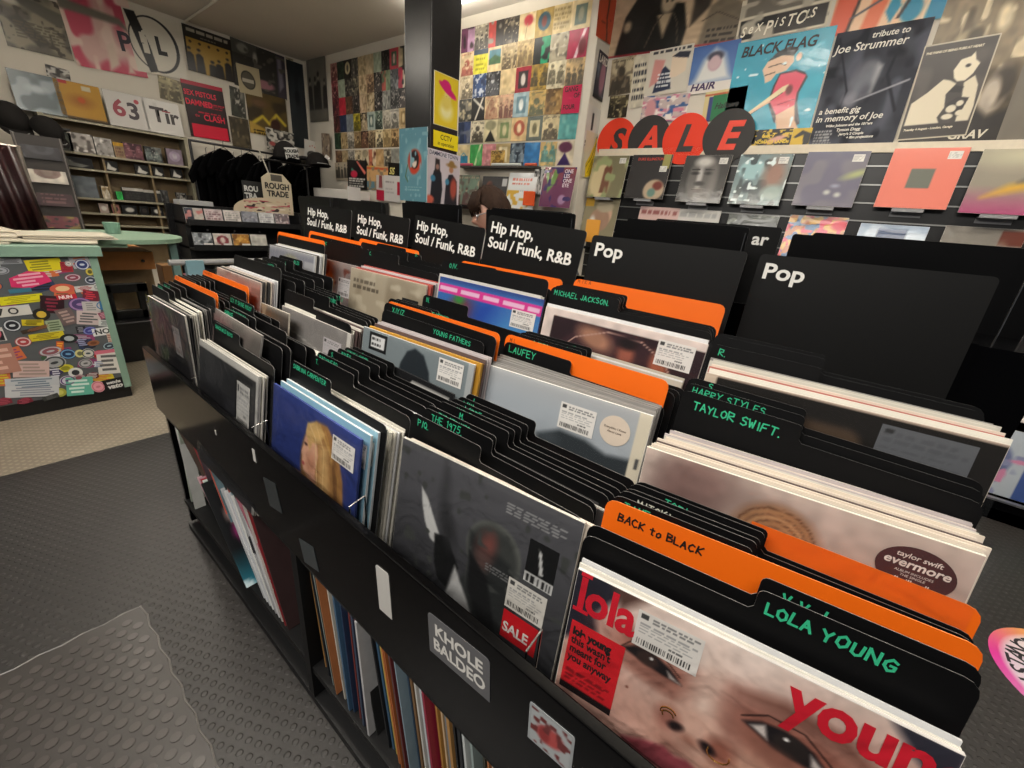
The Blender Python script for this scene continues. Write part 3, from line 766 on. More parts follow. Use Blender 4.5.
# --- bay A, row three
rr = paint(90, 90, '17130f', [('e', .3, .62, .17, .2, '8a7a5c', .01), ('e', .3, .62, .145, .17, '9c8c6c', .01), ('e', .3, .6, .11, .12, '2a221a', .03), ('n', 7, '4a3a2c', .7, .15, 8), ('e', .75, .35, .3, .06, '6a5644', .15, 25),
    ('r', 0, 0, .045, 1, 'c9b8a4'), ('r', 0, .99, 1, 1, 'bca898')])
e = record(.655, -.036, .917, 1.2, 1.2, 9, rr, 'dark record with a tan disc and pale border strip below the nearer plain header card', 'd0c4b4')
o = stick(e, .80, .88, .085, .055, paint(30, 20, '5e6064', [('t', .05, .1, .95, .9, 5, '54565a', 5), ('r', .05, .82, .16, .93, '303030')]), name='price_sticker', label='grey translucent price sticker')
run((.662, -.036, .921, 1.0, 1.1), (.700, -.03, .925, .3, .5), 7, 'the dark record with the tan disc', 'sleeves behind the tan disc record', ['ddd0c0', 'e6e2d6', 'c9c5ba', 'b9766a', 'd9d9d9', '8d8a86'], 4)
divider(.712, -.022, .945, 0, 0, 9, 'L', 'black tabbed divider with a single green letter below the nearer plain header card', words='R.', size=.014, wx=.018, seed=12)
divider(.733, -.022, .955, 0, 0, 9, 'L', 'blank black tabbed divider, nearer of two touching the nearer plain header card')
divider(.741, -.022, .958, 0, 0, 9, 'L', 'blank black tabbed divider, rearmost of two touching the nearer plain header card')

# header cards
HM = flat('0b0b0b', .5, spec=.18)
LETTER = flat('e2e0da', .5)
def header(X, Y, z, yaw, roll, lines, label, w_=.33, h_=.345, lean=7, sx=1.08, size=.0395, tx=.016):
    M = card_frame(X, Y, z, yaw, roll, lean, h_)
    o = rim_highlight(MB().prism(rounded(w_, h_, r=.008), -.001, .001).build('header_card', HM, None, M), GREYEDGE)
    tag(o, label, 'header card', 'genre header cards')
    for i, s_ in enumerate(lines):
        text('lettering', s_, size, LETTER, o, -w_ / 2 + tx, h_ - .015 - size * .72 - i * size * 1.02, .0018, bold=size * .024, sx=sx)
    return o
header(.977, -.021, 1.083, .7, .5, ['Pop'], 'large black header card reading Pop, nearest the camera side', sx=1.12, tx=.012, size=.041)
header(.922, .323, 1.084, .7, -.3, ['Pop'], 'black header card reading Pop above an orange divider, second along the island', sx=1.12, tx=.012, size=.041)
header(.930, .667, 1.100, -3.9, -3.0, ['Hip Hop,', 'Soul / Funk, R&B'], 'black Hip Hop header card closest to the Pop cards')
header(.945, 1.001, 1.080, -3.0, -3.0, ['Hip Hop,', 'Soul / Funk, R&B'], 'black Hip Hop header card, second beyond the Pop cards')
header(.945, 1.338, 1.080, -2.0, -2.0, ['Hip Hop,', 'Soul / Funk, R&B'], 'black Hip Hop header card, third beyond the Pop cards')
header(.94, 1.682, 1.085, 1, -2.0, ['Hip Hop,', 'Soul / Funk, R&B'], 'black Hip Hop header card farthest along the island')

# --- bay B, row one: grey hooded figure record
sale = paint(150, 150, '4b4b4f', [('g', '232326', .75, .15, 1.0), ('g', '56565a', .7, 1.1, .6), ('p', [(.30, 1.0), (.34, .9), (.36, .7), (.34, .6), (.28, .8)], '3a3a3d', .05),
    ('p', [(.163, .80), (.21, .76), (.262, .68), (.315, .60), (.30, .545), (.255, .56), (.21, .63), (.18, .71)], 'c6c6c4', .012),
    ('e', .625, .665, .15, .155, '5c5e5a', .015, -12), ('e', .62, .655, .135, .14, '3a3c3a', .03, -12), ('p', [(.49, .72), (.52, .52), (.42, .40), (.46, .2), (.80, .2), (.78, .55), (.72, .66)], '262828', .03),
    ('e', .585, .675, .05, .08, '5a3c38', .06, -15), ('e', .60, .70, .028, .05, '74443e', .04, -15), ('e', .58, .61, .035, .05, '55403c', .05),
    ('n', 22, '3f413f', .78, .1, 2), ('p', [(.28, .60), (.37, .62), (.41, .55), (.45, .50), (.44, .38), (.40, .32), (.385, .36), (.33, .38), (.30, .45)], '0c0c0d', .012),
    ('e', .36, .66, .04, .09, '2a2a2c', .06, 20), ('p', [(.43, .50), (.47, .44), (.53, .36), (.60, .24), (.55, .2), (.36, .2), (.39, .32)], 'b4b4b3', .02), ('p', [(.50, .62), (.62, .53), (.70, .3), (.62, .28), (.52, .42)], '121213', .02),
    ('t', .655, .885, .945, .940, 4, '9a9a9a', 3), ('t', .60, .575, .74, .61, 3, '808080', 5)])
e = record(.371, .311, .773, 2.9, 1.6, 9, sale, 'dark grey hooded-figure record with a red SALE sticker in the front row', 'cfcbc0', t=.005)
stick(e, .86, .735, .043, .062, paint(20, 28, '0c0c0d', [('p', [(.35, .85), (.45, .8), (.62, .3), (.5, .28)], 'c8c8c6', .03), ('r', 0, 0, 1, .22, 'c4c4c2'), ('b', .1, .03, .9, .18, '222222', 3)]), name='printed_inset')
price_tag(e, .822, .542, .060, .046, seed=8, pad='d6d2ca', z=.0036)
s_ = stick(e, .818, .385, .056, .044, paint(8, 8, 'c3101c', []), name='sale_sticker', z=.0036, label='red sticker reading SALE')
text('lettering', 'SALE', .0205, LETTER, s_, -.0255, .012, .0005, bold=.0006, sx=.95)
sleeve(.378, .304, .770, 2.6, 1.4, 9, 'ddd0c0', 'cream sleeve edge directly behind the hooded-figure record', t=.006)
HF = 'the hooded-figure record'
def dv(X, Y, z, words, ref, i, tab='L', ink=GREENPEN, yaw=-.5, roll=.2, size=.0125, wx=.012, seed=0, grp=None, wy=None, lean=9):
    return divider(X, Y, z, yaw, roll, lean, tab, 'black divider%s, %s behind %s' % (' with green writing' if words else '', ORD[i], ref), words=words, size=size, wx=wx, seed=31 + i + seed, group=grp or ('dividers behind ' + ref), wy=wy)
dv(.388, .320, .800, 'P/Q.', HF, 0, size=.0145, wx=.018)
run((.393, .303, .757, 1, .5), (.402, .300, .760, .6, .4), 3, HF + ' and its lettered divider', 'cream sleeves in the hooded-figure bay', ['e6e2d6', 'ddd0c0'], 6)
dv(.411, .318, .803, 'THE 1975.', HF, 1, size=.0145, wx=.022)
dv(.418, .318, .806, 'THE STROKES', HF, 2, size=.010, wx=.03)
run((.423, .297, .768, .5, .4), (.433, .295, .768, .2, .3), 3, 'the numbered divider', 'pale sleeves in the hooded-figure bay', ['c9c5ba', '3c3a3a', 'b9b2a4'], 7)
dv(.440, .312, .808, 'M.', HF, 3, size=.0125, wx=.05)
dv(.449, .308, .809, 'MARLEY', HF, 4, size=.0105, wx=.03)
dv(.461, .305, .810, 'LORDE', HF, 5, size=.0115, wx=.035)
dv(.474, .302, .811, 'LANA', HF, 6, size=.0105, wx=.015)
sleeve(.482, .302, .778, -1.5, 0, 9, 'b9766a', 'coral-edged sleeve at the rear of the hooded-figure bay', t=.003)
dv(.492, .300, .812, 'L.', HF, 7, size=.0105, wx=.02)
# --- bay B, row two
lauf = paint(110, 110, 'a9b0b6', [('g', '8f979f', .5, .0, .6), ('g', 'b6b2ae', .85, 1.05, .6), ('p', [(.42, 0), (.42, .72), (.55, .78), (.70, .775), (.82, .74), (.95, .76), (.95, 0)], '30363a', .03), ('p', [(0, 0), (0, .55), (.2, .60), (.45, .66), (.45, 0)], '7d878e', .3),
    ('r', .945, 0, 1, 1, 'd6cdb8'), ('r', .965, .72, .982, .78, '555555')])
e = record(.557, .314, .853, 1.3, 1.4, 9, lauf, 'pale blue misty landscape record with a round cream sticker', 'eceae4')
price_tag(e, .633, .862, .064, .044, seed=12, z=.0033)
d = disc_sticker(e, .84, .873, .0245, .0235, flat('dccdbb', .5), label='round cream sticker')
for s_, sz, yy in (('Everything I Know', .0048, .002), ('About Love', .0048, -.004)):
    text('lettering', s_, sz, flat('6a5a50', .5), d, 0, yy, .0006, align='CENTER', bold=.0001)
run((.563, .314, .857, 1.1, 1.3), (.590, .315, .862, -.5, .6), 5, 'the misty landscape record', 'sleeves behind the misty landscape record', ['d9d9d9', '8d8a86', 'c9c5ba', '8d8a86'], 8)
divider(.607, .316, .883, -1.5, .2, 9, 'L', 'black tabbed divider with a short green name and an orange card behind it', words='LAUFEY', size=.0165, pen=.0025, wx=.014, seed=14)
divider(.617, .322, .895, -1.5, .4, 9, None, 'full-width orange divider standing behind the pale misty landscape stack', 'o', words='M L', ink='5a2a10', size=.010, pen=.0014, wx=.012, wy=.345-.009, h=.352)
for i in range(3):
    dv(.632 + i * .011, .312 - i * .004, .897 + .002 * i, ['LIZZO', 'LADY GAGA', 'KYLIE'][i], 'the orange card by the misty landscape record', i, size=.011, wx=.05 + .02 * i, seed=5)
run((.665, .31, .885, -1, 0), (.682, .31, .888, -1, 0), 3, 'the divider trio before the round-window record', 'sleeves in the second bay', ['d9d9d9', 'b9b2a4'], 9)
# --- bay B, row three
mj = paint(110, 110, '2b1a1f', [('e', .5, .55, .45, .42, '3a2328', .02), ('e', .38, .88, .12, .06, 'a87a62', .05, -15), ('e', .59, .84, .05, .07, '9a5a48', .04), ('e', .59, .90, .065, .035, '1a1012', .03), ('e', .79, .8, .05, .10, 'a05a40', .04, 15), ('e', .45, .7, .1, .08, '6a4034', .08),
    ('l', [(.12, .72), (.25, .86), (.45, .935), (.66, .93), (.82, .85), (.9, .72)], .006, 'c09a8c'), ('r', 0, 0, .065, 1, 'd9cac2'), ('r', 0, .955, 1, 1, 'd9cac2'), ('v', 20, .15, 2)])
e = record(.707, .297, .944, 0, -.5, 9, mj, 'record with dark curved picture in a pale pink border, centre of the island', 'd9ccc4')
price_tag(e, .853, .90, .062, .044, seed=15, z=.0033)
sleeve(.714, .30, .949, 0, -.4, 9, 'd9d9d9', 'white sleeve edge directly behind the pink-bordered record')
sleeve(.721, .30, .948, 0, -.4, 9, '5a4a48', 'dark brown sleeve edge, second behind the pink-bordered record')
divider(.735, .304, .981, 0, -.3, 9, 'L', 'black tabbed divider with a long green name behind the pink-bordered record', words='MICHAEL JACKSON.', size=.0135, pen=.0021, wx=.010, seed=16)
for i in range(3):
    dv(.75 + i * .014, .308, .982 + i * .001, '', 'the pink-bordered record and its long-named divider', i, roll=-.2)
divider(.846, .317, .990, -1.2, 0, 9, None, 'orange divider below the second Pop header card', 'o', words='M I K A', ink='7a3208', size=.010, pen=.0016, wx=.01, wy=.345-.011)

# --- bay C, row one: blue record with blonde woman
sab = paint(150, 150, '24336f', [('g', '2c3c80', .5, 1.1, .7), ('e', .62, .64, .22, .28, '8a6038', .03, 4), ('e', .60, .70, .17, .2, 'b08850', .06), ('p', [(.48, .88), (.56, .945), (.68, .955), (.79, .88), (.87, .70), (.90, .5), (.94, .2), (.99, 0), (.66, 0), (.60, .3), (.58, .55)], '9c7040', .02), ('l', [(.6, .93), (.74, .8), (.8, .5), (.84, .1)], .02, 'c09858'), ('l', [(.66, .92), (.82, .7), (.87, .3)], .012, 'b48848'),
    ('p', [(.60, .86), (.70, .82), (.74, .6), (.72, .3), (.76, 0), (.68, 0), (.64, .35), (.62, .6)], 'c09a64', .05), ('p', [(.78, .8), (.86, .5), (.9, .2), (.84, .2), (.80, .5), (.74, .75)], '6e4a28', .04),
    ('p', [(.47, .86), (.44, .80), (.425, .74), (.405, .70), (.42, .68), (.42, .64), (.44, .59), (.50, .57), (.57, .60), (.60, .74), (.57, .86)], 'd2a184', .015),
    ('p', [(.46, .90), (.56, .94), (.66, .90), (.60, .82), (.53, .80), (.50, .74), (.47, .80), (.445, .84)], 'c8a468', .02), ('e', .455, .765, .02, .009, '3a2620', .01), ('e', .435, .635, .018, .012, 'a8504c', .008), ('e', .52, .66, .05, .06, 'b98468', .05),
    ('p', [(.50, .60), (.58, .62), (.62, .5), (.60, .42), (.50, .48)], 'b98870', .03), ('p', [(.22, .46), (.36, .50), (.50, .48), (.60, .42), (.66, .3), (.66, 0), (.1, 0), (.14, .3)], 'c8967a', .02),
    ('l', [(.48, .90), (.56, .84), (.60, .6), (.60, .2)], .008, 'dcc08c'), ('l', [(.56, .92), (.66, .8), (.68, .4), (.7, 0)], .008, 'd8b880'), ('v', 40, .08, 2)])
SB = 'the blue record with a blonde woman'
e = record(.321, .671, .759, -1.6, 1.0, 9, sab, 'blue record showing a blonde woman looking over her shoulder', '3a4a8c', t=.004)
price_tag(e, .853, .868, .068, .044, seed=21, z=.0033)
COLNAME.update({'8fb4c4': 'light blue', 'a9c4d0': 'pale blue', '7fa8bc': 'sky blue'})
for i in range(3):
    x_ = .335 + i * .0115
    c_ = ['7fa8bc', '8fb4c4', 'a9c4d0'][i]
    e2 = record(x_, .668 - i * .002, .762 + i * .002, -1 + .3 * i, .8, 9, paint(10, 10, c_, [('v', 5, .1, i)]), 'light blue sleeve, %s behind %s' % (ORD[i], SB), 'dfe4e6', wrap=False)
    price_tag(e2, .90, .87, .05, .042, seed=30 + i, z=.003)
run((.368, .661, .755, 0, .4), (.390, .658, .757, .3, .3), 6, 'the light blue sleeves next to the blonde woman record', 'white-edged sleeves in the blonde woman bay', ['d9d9d9', 'e6e2d6', 'c9c5ba'], 11)
G1 = 'dividers behind the blonde woman record'
for i, (X, z, wds, sz, wx) in enumerate([(.356, .803, 'SABRINA CARPENTER', .0115, .012), (.400, .805, 'T.', .0125, .015), (.409, .811, 'RADIOHEAD', .0125, .010), (.432, .814, 'S.', .0125, .014),
                                  (.452, .813, 'PIXIES', .0105, .018), (.468, .813, 'SONIC LAWSON', .0105, .012), (.484, .812, 'A', .011, .04)]):
    divider(X, .657 - i * .002, z, -.6, 0, 9, 'L', 'black tabbed divider with green writing, %s card behind %s' % (ORD[i], SB), words=wds, size=sz, wx=wx, seed=50 + i, group=G1)
run((.417, .654, .776, 0, .2), (.424, .654, .776, 0, .2), 2, 'the second lettered divider near the blonde woman record', 'sleeves between dividers in the third bay', ['d9d9d9'], 12)
e = record(.494, .645, .800, -2, 0, 9, paint(40, 40, '0d0d0f', [('r', .62, .86, .97, .97, 'd4d2cc'), ('t', .66, .87, .95, .95, 2, '666666', 3)]), 'black record with a white strip label at the rear of the third bay', '1a1a1c')
# --- bay C, row two
yf = paint(110, 110, '7b8588', [('g', '69757a', .3, .0, .5), ('p', [(.33, 0), (.36, .6), (.40, .85), (.45, .94), (.52, .975), (.60, .95), (.66, .86), (.72, .6), (.78, .3), (.9, 0)], '20272c', .015), ('e', .53, .6, .09, .12, '2c3338', .08), ('r', .96, 0, 1, 1, 'a9adad')])
e = record(.510, .625, .857, 3.0, -.6, 9, yf, 'grey record with a black rounded hooded silhouette', 'c4c6c6')
stick(e, .165, .925, .056, .038, paint(30, 20, '101214', [('r', .12, .18, .88, .82, 'd8d8d6'), ('t', .16, .22, .84, .78, 2, '222222', 9)]), name='printed_panel')
price_tag(e, .83, .905, .062, .045, seed=25, z=.0033)
e = record(.520, .617, .859, 3.0, -.5, 9, paint(8, 8, 'b8872f', []), 'mustard yellow sleeve directly behind the hooded silhouette record', 'c08f35', wrap=False, t=.006)
run((.528, .616, .862, 2.5, -.4), (.545, .615, .868, 2, -.3), 3, 'the mustard yellow sleeve', 'sleeves behind the mustard yellow one', ['c2b8b8', '5a4a48', 'c9c5ba'], 13)
YFN = 'the hooded silhouette record'
dv(.562, .624, .903, 'X/Y/Z.', YFN, 0, size=.0145, wx=.030, roll=-1.2, yaw=1.5, tab=None)
divider(.553, .632, .889, 1.5, -1.2, 9, None, 'black divider with a green two-word name at its right, behind the hooded silhouette record', words='YOUNG FATHERS', size=.0125, wx=.165, seed=61, pen=.002, w=.30)
divider(.573, .626, .906, 1.8, -.6, 9, None, 'orange divider showing a thin strip behind the hooded silhouette stack', 'o', h=.35)
dv(.586, .650, .907, 'WU.', YFN, 1, size=.012, wx=.02, roll=-.6)
dv(.596, .640, .907, 'THE WEEKND', YFN, 2, size=.010, wx=.12, roll=-.6)
divider(.672, .628, .912, -.1, -.8, 9, 'L', 'black tabbed divider with green letter N, just in front of the blue and magenta record', words='N.', size=.014, wx=.014, seed=63)
# --- bay C, row three
bl = paint(100, 100, '3a6cae', [('e', .3, .80, .14, .08, '8a3a30', .08), ('e', .24, .86, .05, .04, '3a8a40', .05), ('e', .55, .78, .2, .14, '2a50a8', .15), ('e', .85, .6, .3, .3, '4a88c0', .2), ('r', 0, .885, 1, .955, 'd83a94'), ('t', .02, .90, .98, .94, 1, 'f0d8e8', 4), ('g', '2a3470', .96, 1.0, .7), ('n', 6, '5a98c8', .7, .1, 3)])
e = record(.738, .641, .951, 1.2, -.7, 9, bl, 'blue abstract record with a magenta strip along its top', '4a5aa8')
price_tag(e, .86, .83, .065, .04, seed=27, z=.0033)
divider(.757, .652, .990, 1.2, -.5, 9, None, 'black divider with short green writing behind the blue and magenta record', words='O/V.', size=.014, wx=.028, seed=64)
run((.745, .652, .955, 1, -.6), (.750, .652, .955, 1, -.6), 2, 'the blue and magenta record', 'sleeves behind the blue and magenta record', ['c9c5ba', 'd9d9d9'], 14)
divider(.83, .66, .986, 0, -.4, 9, None, 'orange divider directly below the Hip Hop card nearest the Pop cards', 'o', h=.35)
dv(.81, .67, .985, '', 'the blue and magenta record', 1)

# --- bay D, row one
db = paint(80, 80, '26262a', [('g', '3a3834', .6, 1.05, .7), ('n', 5, '1a1a1c', .5, .2, 4), ('r', .0, .955, 1, 1, 'b0aea8'), ('r', .975, 0, 1, 1, 'b8b6b0'), ('r', .66, .50, .92, .93, '0d0d0e')])
DB = 'the dark record with a framed white label'
e = record(.304, 1.0, .771, .5, -.4, 9, db, 'dark glossy record with a framed white label in the fourth bay', 'b9b6ae', t=.005)
price_tag(e, .79, .72, .062, .105, seed=40, z=.0036, pad='bdbbb6')
run((.310, 1.0, .768, .5, -.4), (.318, .998, .770, .5, -.4), 2, DB, 'sleeves behind the framed-label record', ['c9c5ba', 'd9d9d9'], 15)
dv(.334, .992, .812, 'SHACK/WILD BOYS', DB, 0, size=.0115, roll=-.3)
dv(.344, 1.03, .808, '', DB, 1, roll=-.3)
cl = paint(50, 50, '5a544e', [('n', 5, '8a7a74', .5, .3, 4), ('e', .25, .9, .2, .1, '7a5a58', .1), ('g', '9a948a', .93, 1.0, .6)])
record(.352, 1.075, .832, -1, -1.0, 13, cl, 'dusky record in a loose clear sleeve tilted back behind the framed-label record', '8d8a86')
DP = [(.366, 1.02, .838, 'GARBAGE', .012), (.374, 1.0, .842, 'LOS BITCHOS', .014), (.384, 1.03, .836, '', 0), (.396, 1.06, .858, 'LET IT SHINE MISSY', .013), (.41, 1.01, .836, '', 0), (.42, .99, .832, '', 0)]
for i, (X, Y, z, wds, sz) in enumerate(DP):
    divider(X, Y, z, -.8, -.5, 9, 'L', 'black divider%s, %s card behind the tilted loose clear sleeve' % (' with green writing' if wds else '', ORD[i]), words=wds, size=sz or .01, wx=.012, seed=70 + i, group='dividers behind the tilted clear sleeve')
run((.428, .985, .785, 0, 0), (.448, .98, .785, 0, 0), 4, 'the tilted clear sleeve group', 'sleeves at the rear of the fourth bay', ['e6e2d6', 'ddd0c0', 'd8d4c8'], 16)
# --- bay D, row two
gy = paint(80, 80, '97938e', [('g', '7f7b78', .4, .5, 1.0), ('l', [(.0, .86), (.5, .78), (1, .7)], .012, 'b4b0aa'), ('p', [(.33, 0), (.36, .3), (.375, .62), (.39, .3), (.42, .0)], '2c2c2c', .02), ('p', [(.5, 0), (.56, .35), (.6, .45), (.64, .35), (.7, 0)], '242424', .02), ('n', 8, '8a8682', .7, .2, 5), ('r', .96, 0, 1, 1, 'c8c4bc')])
e = record(.499, .991, .832, 1.4, -1.3, 9, gy, 'silver grey record with small dark spires, fourth bay middle row', 'd0ccc4')
price_tag(e, .78, .82, .075, .05, seed=41, z=.0033, pad='b4aeb0')
run((.506, .99, .835, 1.2, -1.2), (.536, .985, .842, .5, -1), 6, 'the silver grey spires record', 'sleeves behind the silver grey spires record', ['d9d9d9', 'c2b8b8', '5a4a48', 'd8d4c8'], 17)
for i in range(5):
    dv(.511 + i * .012 if i == 0 else .542 + i * .009, 1.0 - i * .002, .874 + .002 * i, ['', '', 'BJORK', '', 'ALT J'][i], 'the silver grey spires record', i, roll=-1.0, size=.012, wx=.13)
# --- bay D, row three
bg = paint(90, 90, 'a89c86', [('n', 7, '8d806a', .55, .25, 6), ('n', 12, 'b9ae98', .65, .2, 7), ('e', .6, .55, .09, .14, '5a4c40', .04), ('t', .05, .82, .42, .93, 2, '4a4034', 5), ('g', 'b8ae9a', .8, 1.0, .4)])
e = record(.704, .979, .929, 3.0, -.7, 9, bg, 'sandy beige record with a black text sticker, fourth bay', 'cfc6b6')
stick(e, .83, .72, .062, .085, paint(24, 30, '121212', [('t', .1, .55, .9, .92, 3, 'e0e0e0', 5), ('t', .1, .08, .9, .5, 5, '909090', 6)]), label='black sticker with white text')
COLNAME.update({'b05048': 'red', 'e0d8d0': 'white'})
run((.712, .975, .930, 2.6, -.7), (.75, .97, .935, 1.5, -.6), 8, 'the sandy beige record', 'sleeves behind the sandy beige record', ['d9d9d9', 'b05048', 'c2b8b8', '3c3a3a', 'e0d8d0', '8d8a86'], 18)
dv(.757, .985, .978, 'C.', 'the sandy beige record', 0, size=.013, roll=-1.2, yaw=-.5)
dv(.80, 1.0, .985, '', 'the sandy beige record', 1, roll=-1.2, yaw=-.5)
dv(.84, 1.06, .99, 'D.', 'the sandy beige record', 2, size=.013, roll=-1.2, wx=.2)
divider(.86, 1.19, .992, -1, -1.4, 9, None, 'orange divider between two distant Hip Hop header cards', 'o', h=.35)
divider(.853, 1.17, .982, -1, -1.4, 9, None, 'plain black divider in front of the orange one between distant header cards')
# --- bay E
le = paint(80, 80, '3a3638', [('n', 5, '1f1e20', .5, .3, 3), ('e', .3, .85, .25, .12, '5a2c3c', .1), ('e', .6, .7, .12, .18, '16161a', .08), ('n', 9, '5c6a50', .7, .15, 8), ('t', .02, .1, .98, .42, 1, 'a8a8a0', 3), ('r', .92, 0, 1, 1, '565252')])
e = record(.292, 1.352, .818, -.4, 1.2, 2, le, 'dark record with large pale capitals at the far left end of the browser', 'c8c4bc')
price_tag(e, .72, .74, .055, .075, seed=44, z=.0033, pad='b0acaa')
text('lettering', 'RAHEM', .075, flat('8f8f86', .5), e, -.13, .045, .003, bold=.001, sx=.9)
run((.299, 1.352, .818, -.3, 1.1), (.345, 1.352, .830, -.2, .6), 10, 'the far left record with large capitals', 'sleeves behind the far left record', ['3c3a3a', 'd9d9d9', 'e6e2d6', '8d8a86', 'c9c5ba'], 19, jit=.002, lean=3)
for i in range(4):
    dv(.306 + i * .013, 1.352, .846 + i * .003, ['', 'FUGAZI', 'GORILLAZ', ''][i], 'the far left record with large capitals', i, roll=.4, size=.011, tab=['L', 'L', 'L', 'L'][i], lean=4)
dv(.357, 1.348, .858, '', 'the far left record with large capitals', 4, tab=None)
divider(.364, 1.352, .868, 0, 0, 9, None, 'nearer of the two orange dividers at the far left end', 'o', words='GREEN', ink='8a3208', size=.009, wy=.345-.011, pen=.0016)
for i in range(5):
    dv(.372 + i * .011, 1.36, .868, '', 'the nearer far left orange divider', i, roll=0)
dv(.429, 1.352, .868, '', 'the nearer far left orange divider', 5, tab=None)
divider(.436, 1.355, .880, 0, 0, 9, None, 'farther of the two orange dividers at the far left end', 'o', words='FOALS ARCTIC', ink='8a3208', size=.009, wy=.345-.011, pen=.0016)
pk = paint(60, 60, 'b08a80', [('n', 6, 'c09a8c', .5, .3, 3), ('e', .6, .6, .25, .3, 'a04a34', .2), ('g', '9a8a80', .9, 1.0, .6), ('n', 12, '8a6a60', .72, .15, 4)])
record(.47, 1.35, .888, -1.0, .1, 9, pk, 'faded pink record behind the far left orange dividers', 'd4c4ba')
run((.477, 1.348, .890, -1, 0), (.508, 1.343, .892, -1, 0), 7, 'the faded pink record', 'sleeves behind the faded pink record', ['ddd0c0', '3c3a3a', 'd9d9d9', 'c2b8b8', 'c2b8b8'], 20)
divider(.52, 1.345, .925, -1, 0, 9, None, 'plain black divider behind the faded pink stack')
bb = paint(60, 60, '5a5048', [('e', .55, .8, .3, .16, '7a5a3c', .15), ('n', 5, '3c3632', .5, .3, 3), ('g', 'a09a90', .95, 1.0, .7), ('n', 9, 'a08a70', .78, .1, 4)])
record(.462, 1.19, .838, 0, 0, 9, bb, 'mottled brown record between the faded pink stack and the silver grey record', 'c4bcae', w=.3)
for i in range(5):
    dv(.535 + i * .02, 1.30 - i * .012, .918 + i * .004, ['', 'MAZZY', '', 'I.', 'IDLES'][i], 'the faded pink stack', i + 5, roll=-.3, size=.012, wx=.1)
ye = paint(60, 60, '8f9098', [('e', .5, .62, .3, .3, 'a8a055', .12), ('g', 'b8b8b8', .95, 1.0, .6), ('r', .80, .3, .97, .92, 'b4b4b6'), ('r', .97, 0, 1, 1, 'c8c8c8')])
record(.66, 1.42, .948, -1, -.2, 9, ye, 'grey record with a soft yellow square glow at the far end', 'c8c6c0')
run((.667, 1.418, .950, -1, -.2), (.69, 1.414, .952, -1, -.2), 5, 'the yellow glow record', 'sleeves behind the yellow glow record', ['3c3a3a', 'd9d9d9', 'c9c5ba'], 21)
divider(.705, 1.45, .990, -1, -.3, 9, None, 'orange-topped divider behind the yellow glow record', 'o', words='BOB DYLAN', ink='8a3208', size=.010, wy=.345-.02, pen=.0018)
divider(.699, 1.44, .979, -1, -.3, 9, None, 'plain black divider directly in front of the far orange-topped one')
br_ = paint(70, 70, '8a7c78', [('n', 6, '6f625e', .5, .3, 3), ('e', .42, .78, .14, .1, 'c8a878', .04), ('n', 14, '6a3a30', .80, .1, 4), ('g', 'a59a94', .93, 1.0, .6)])
e = record(.741, 1.314, .927, 3.0, -.8, 9, br_, 'dusty mauve record with a gold scrawl, far bay', 'bcb2ac')
price_tag(e, .72, .76, .062, .06, seed=47, z=.0033, pad='c4bebc')
divider(.765, 1.31, .982, 0, -1.0, 9, None, 'black divider with a green letter behind the dusty mauve record', words='AC', size=.013, wx=.07, seed=77)
divider(.793, 1.39, .986, 0, -1.4, 9, None, 'plain black divider in front of the orange one below the farthest header card')
divider(.80, 1.41, .996, 0, -1.4, 9, None, 'orange divider nearest the farthest Hip Hop header card', 'o', h=.35)

# ------------------------------------------------------------------ far half of the island
fb = empty('record_browser', Matrix.Translation((1.35, 1.0, 0))); tag(fb, 'black far-side record browser standing back to back with the near one', 'record browser')
def loc(a, b): return (a[0] - 1.35, a[1] - 1.0, a[2]), (b[0] - 1.35, b[1] - 1.0, b[2])
bevel(MB().box(*loc((1.01, -.2, .0), (1.70, 2.3, .70))).build('cabinet_body', BLK, fb), .003)
MB().box(*loc((1.01, -.293, .77), (1.24, -.2, .975))).build('side_ledge', BLK, fb)
MB().box(*loc((1.06, -.2, .70), (1.08, 2.3, .86))).box(*loc((1.30, -.2, .70), (1.32, 2.3, .80))).box(*loc((1.68, -.2, .70), (1.70, 2.3, .74))).build('tray_riser', BLKM, fb)
BH = flat('060607', .35, spec=.3)
names = ['beside the nearer Pop card', 'behind the farther Pop card', 'behind the nearest Hip Hop card', 'behind the second Hip Hop card', 'behind the third Hip Hop card', 'behind the farthest Hip Hop card']
for i, (a, b) in enumerate([(.085, -.292), (.53, .215), (1.04, .70), (1.52, 1.19), (2.01, 1.66), (2.42, 2.08)]):
    w_ = a - b
    M = card_frame(1.19, (a + b) / 2, 1.134 if i < 4 else 1.12, 0, 0, -4, .36)
    o = MB().prism(rounded(w_, .36, r=.006), -.0015, .0015).build('header_card', BH, None, M)
    tag(o, 'blank back of a black header card %s' % names[i], 'header card', 'header card backs')
    M = card_frame(1.205, (a + b) / 2 + .045, 1.128 if i < 4 else 1.115, 0, 0, -4, .33)
    o = MB().prism(rounded(w_ - .01, .33, r=.006), -.0012, .0012).build('header_card', BH, None, M)
    tag(o, 'second blank black card just beyond the one %s' % names[i], 'header card', 'header card backs')
    MB().tube([loc((1.178, b + .004, .80), (0, 0, 0))[0], loc((1.178, b + .004, 1.12), (0, 0, 0))[0]], .0013, 6).build('bay_wire', CHROME, fb)
MB().tube([loc((1.15, -.25, .975), (0, 0, 0))[0], loc((1.15, -.247, 1.16), (0, 0, 0))[0]], .0016, 6).build('bay_wire', CHROME, fb)
o = header(1.30, .325, 1.142, 0, 0, ['ar'], 'black header card with only the letters ar showing between the two Pop cards', w_=.33, tx=.268, lean=0, size=.042)
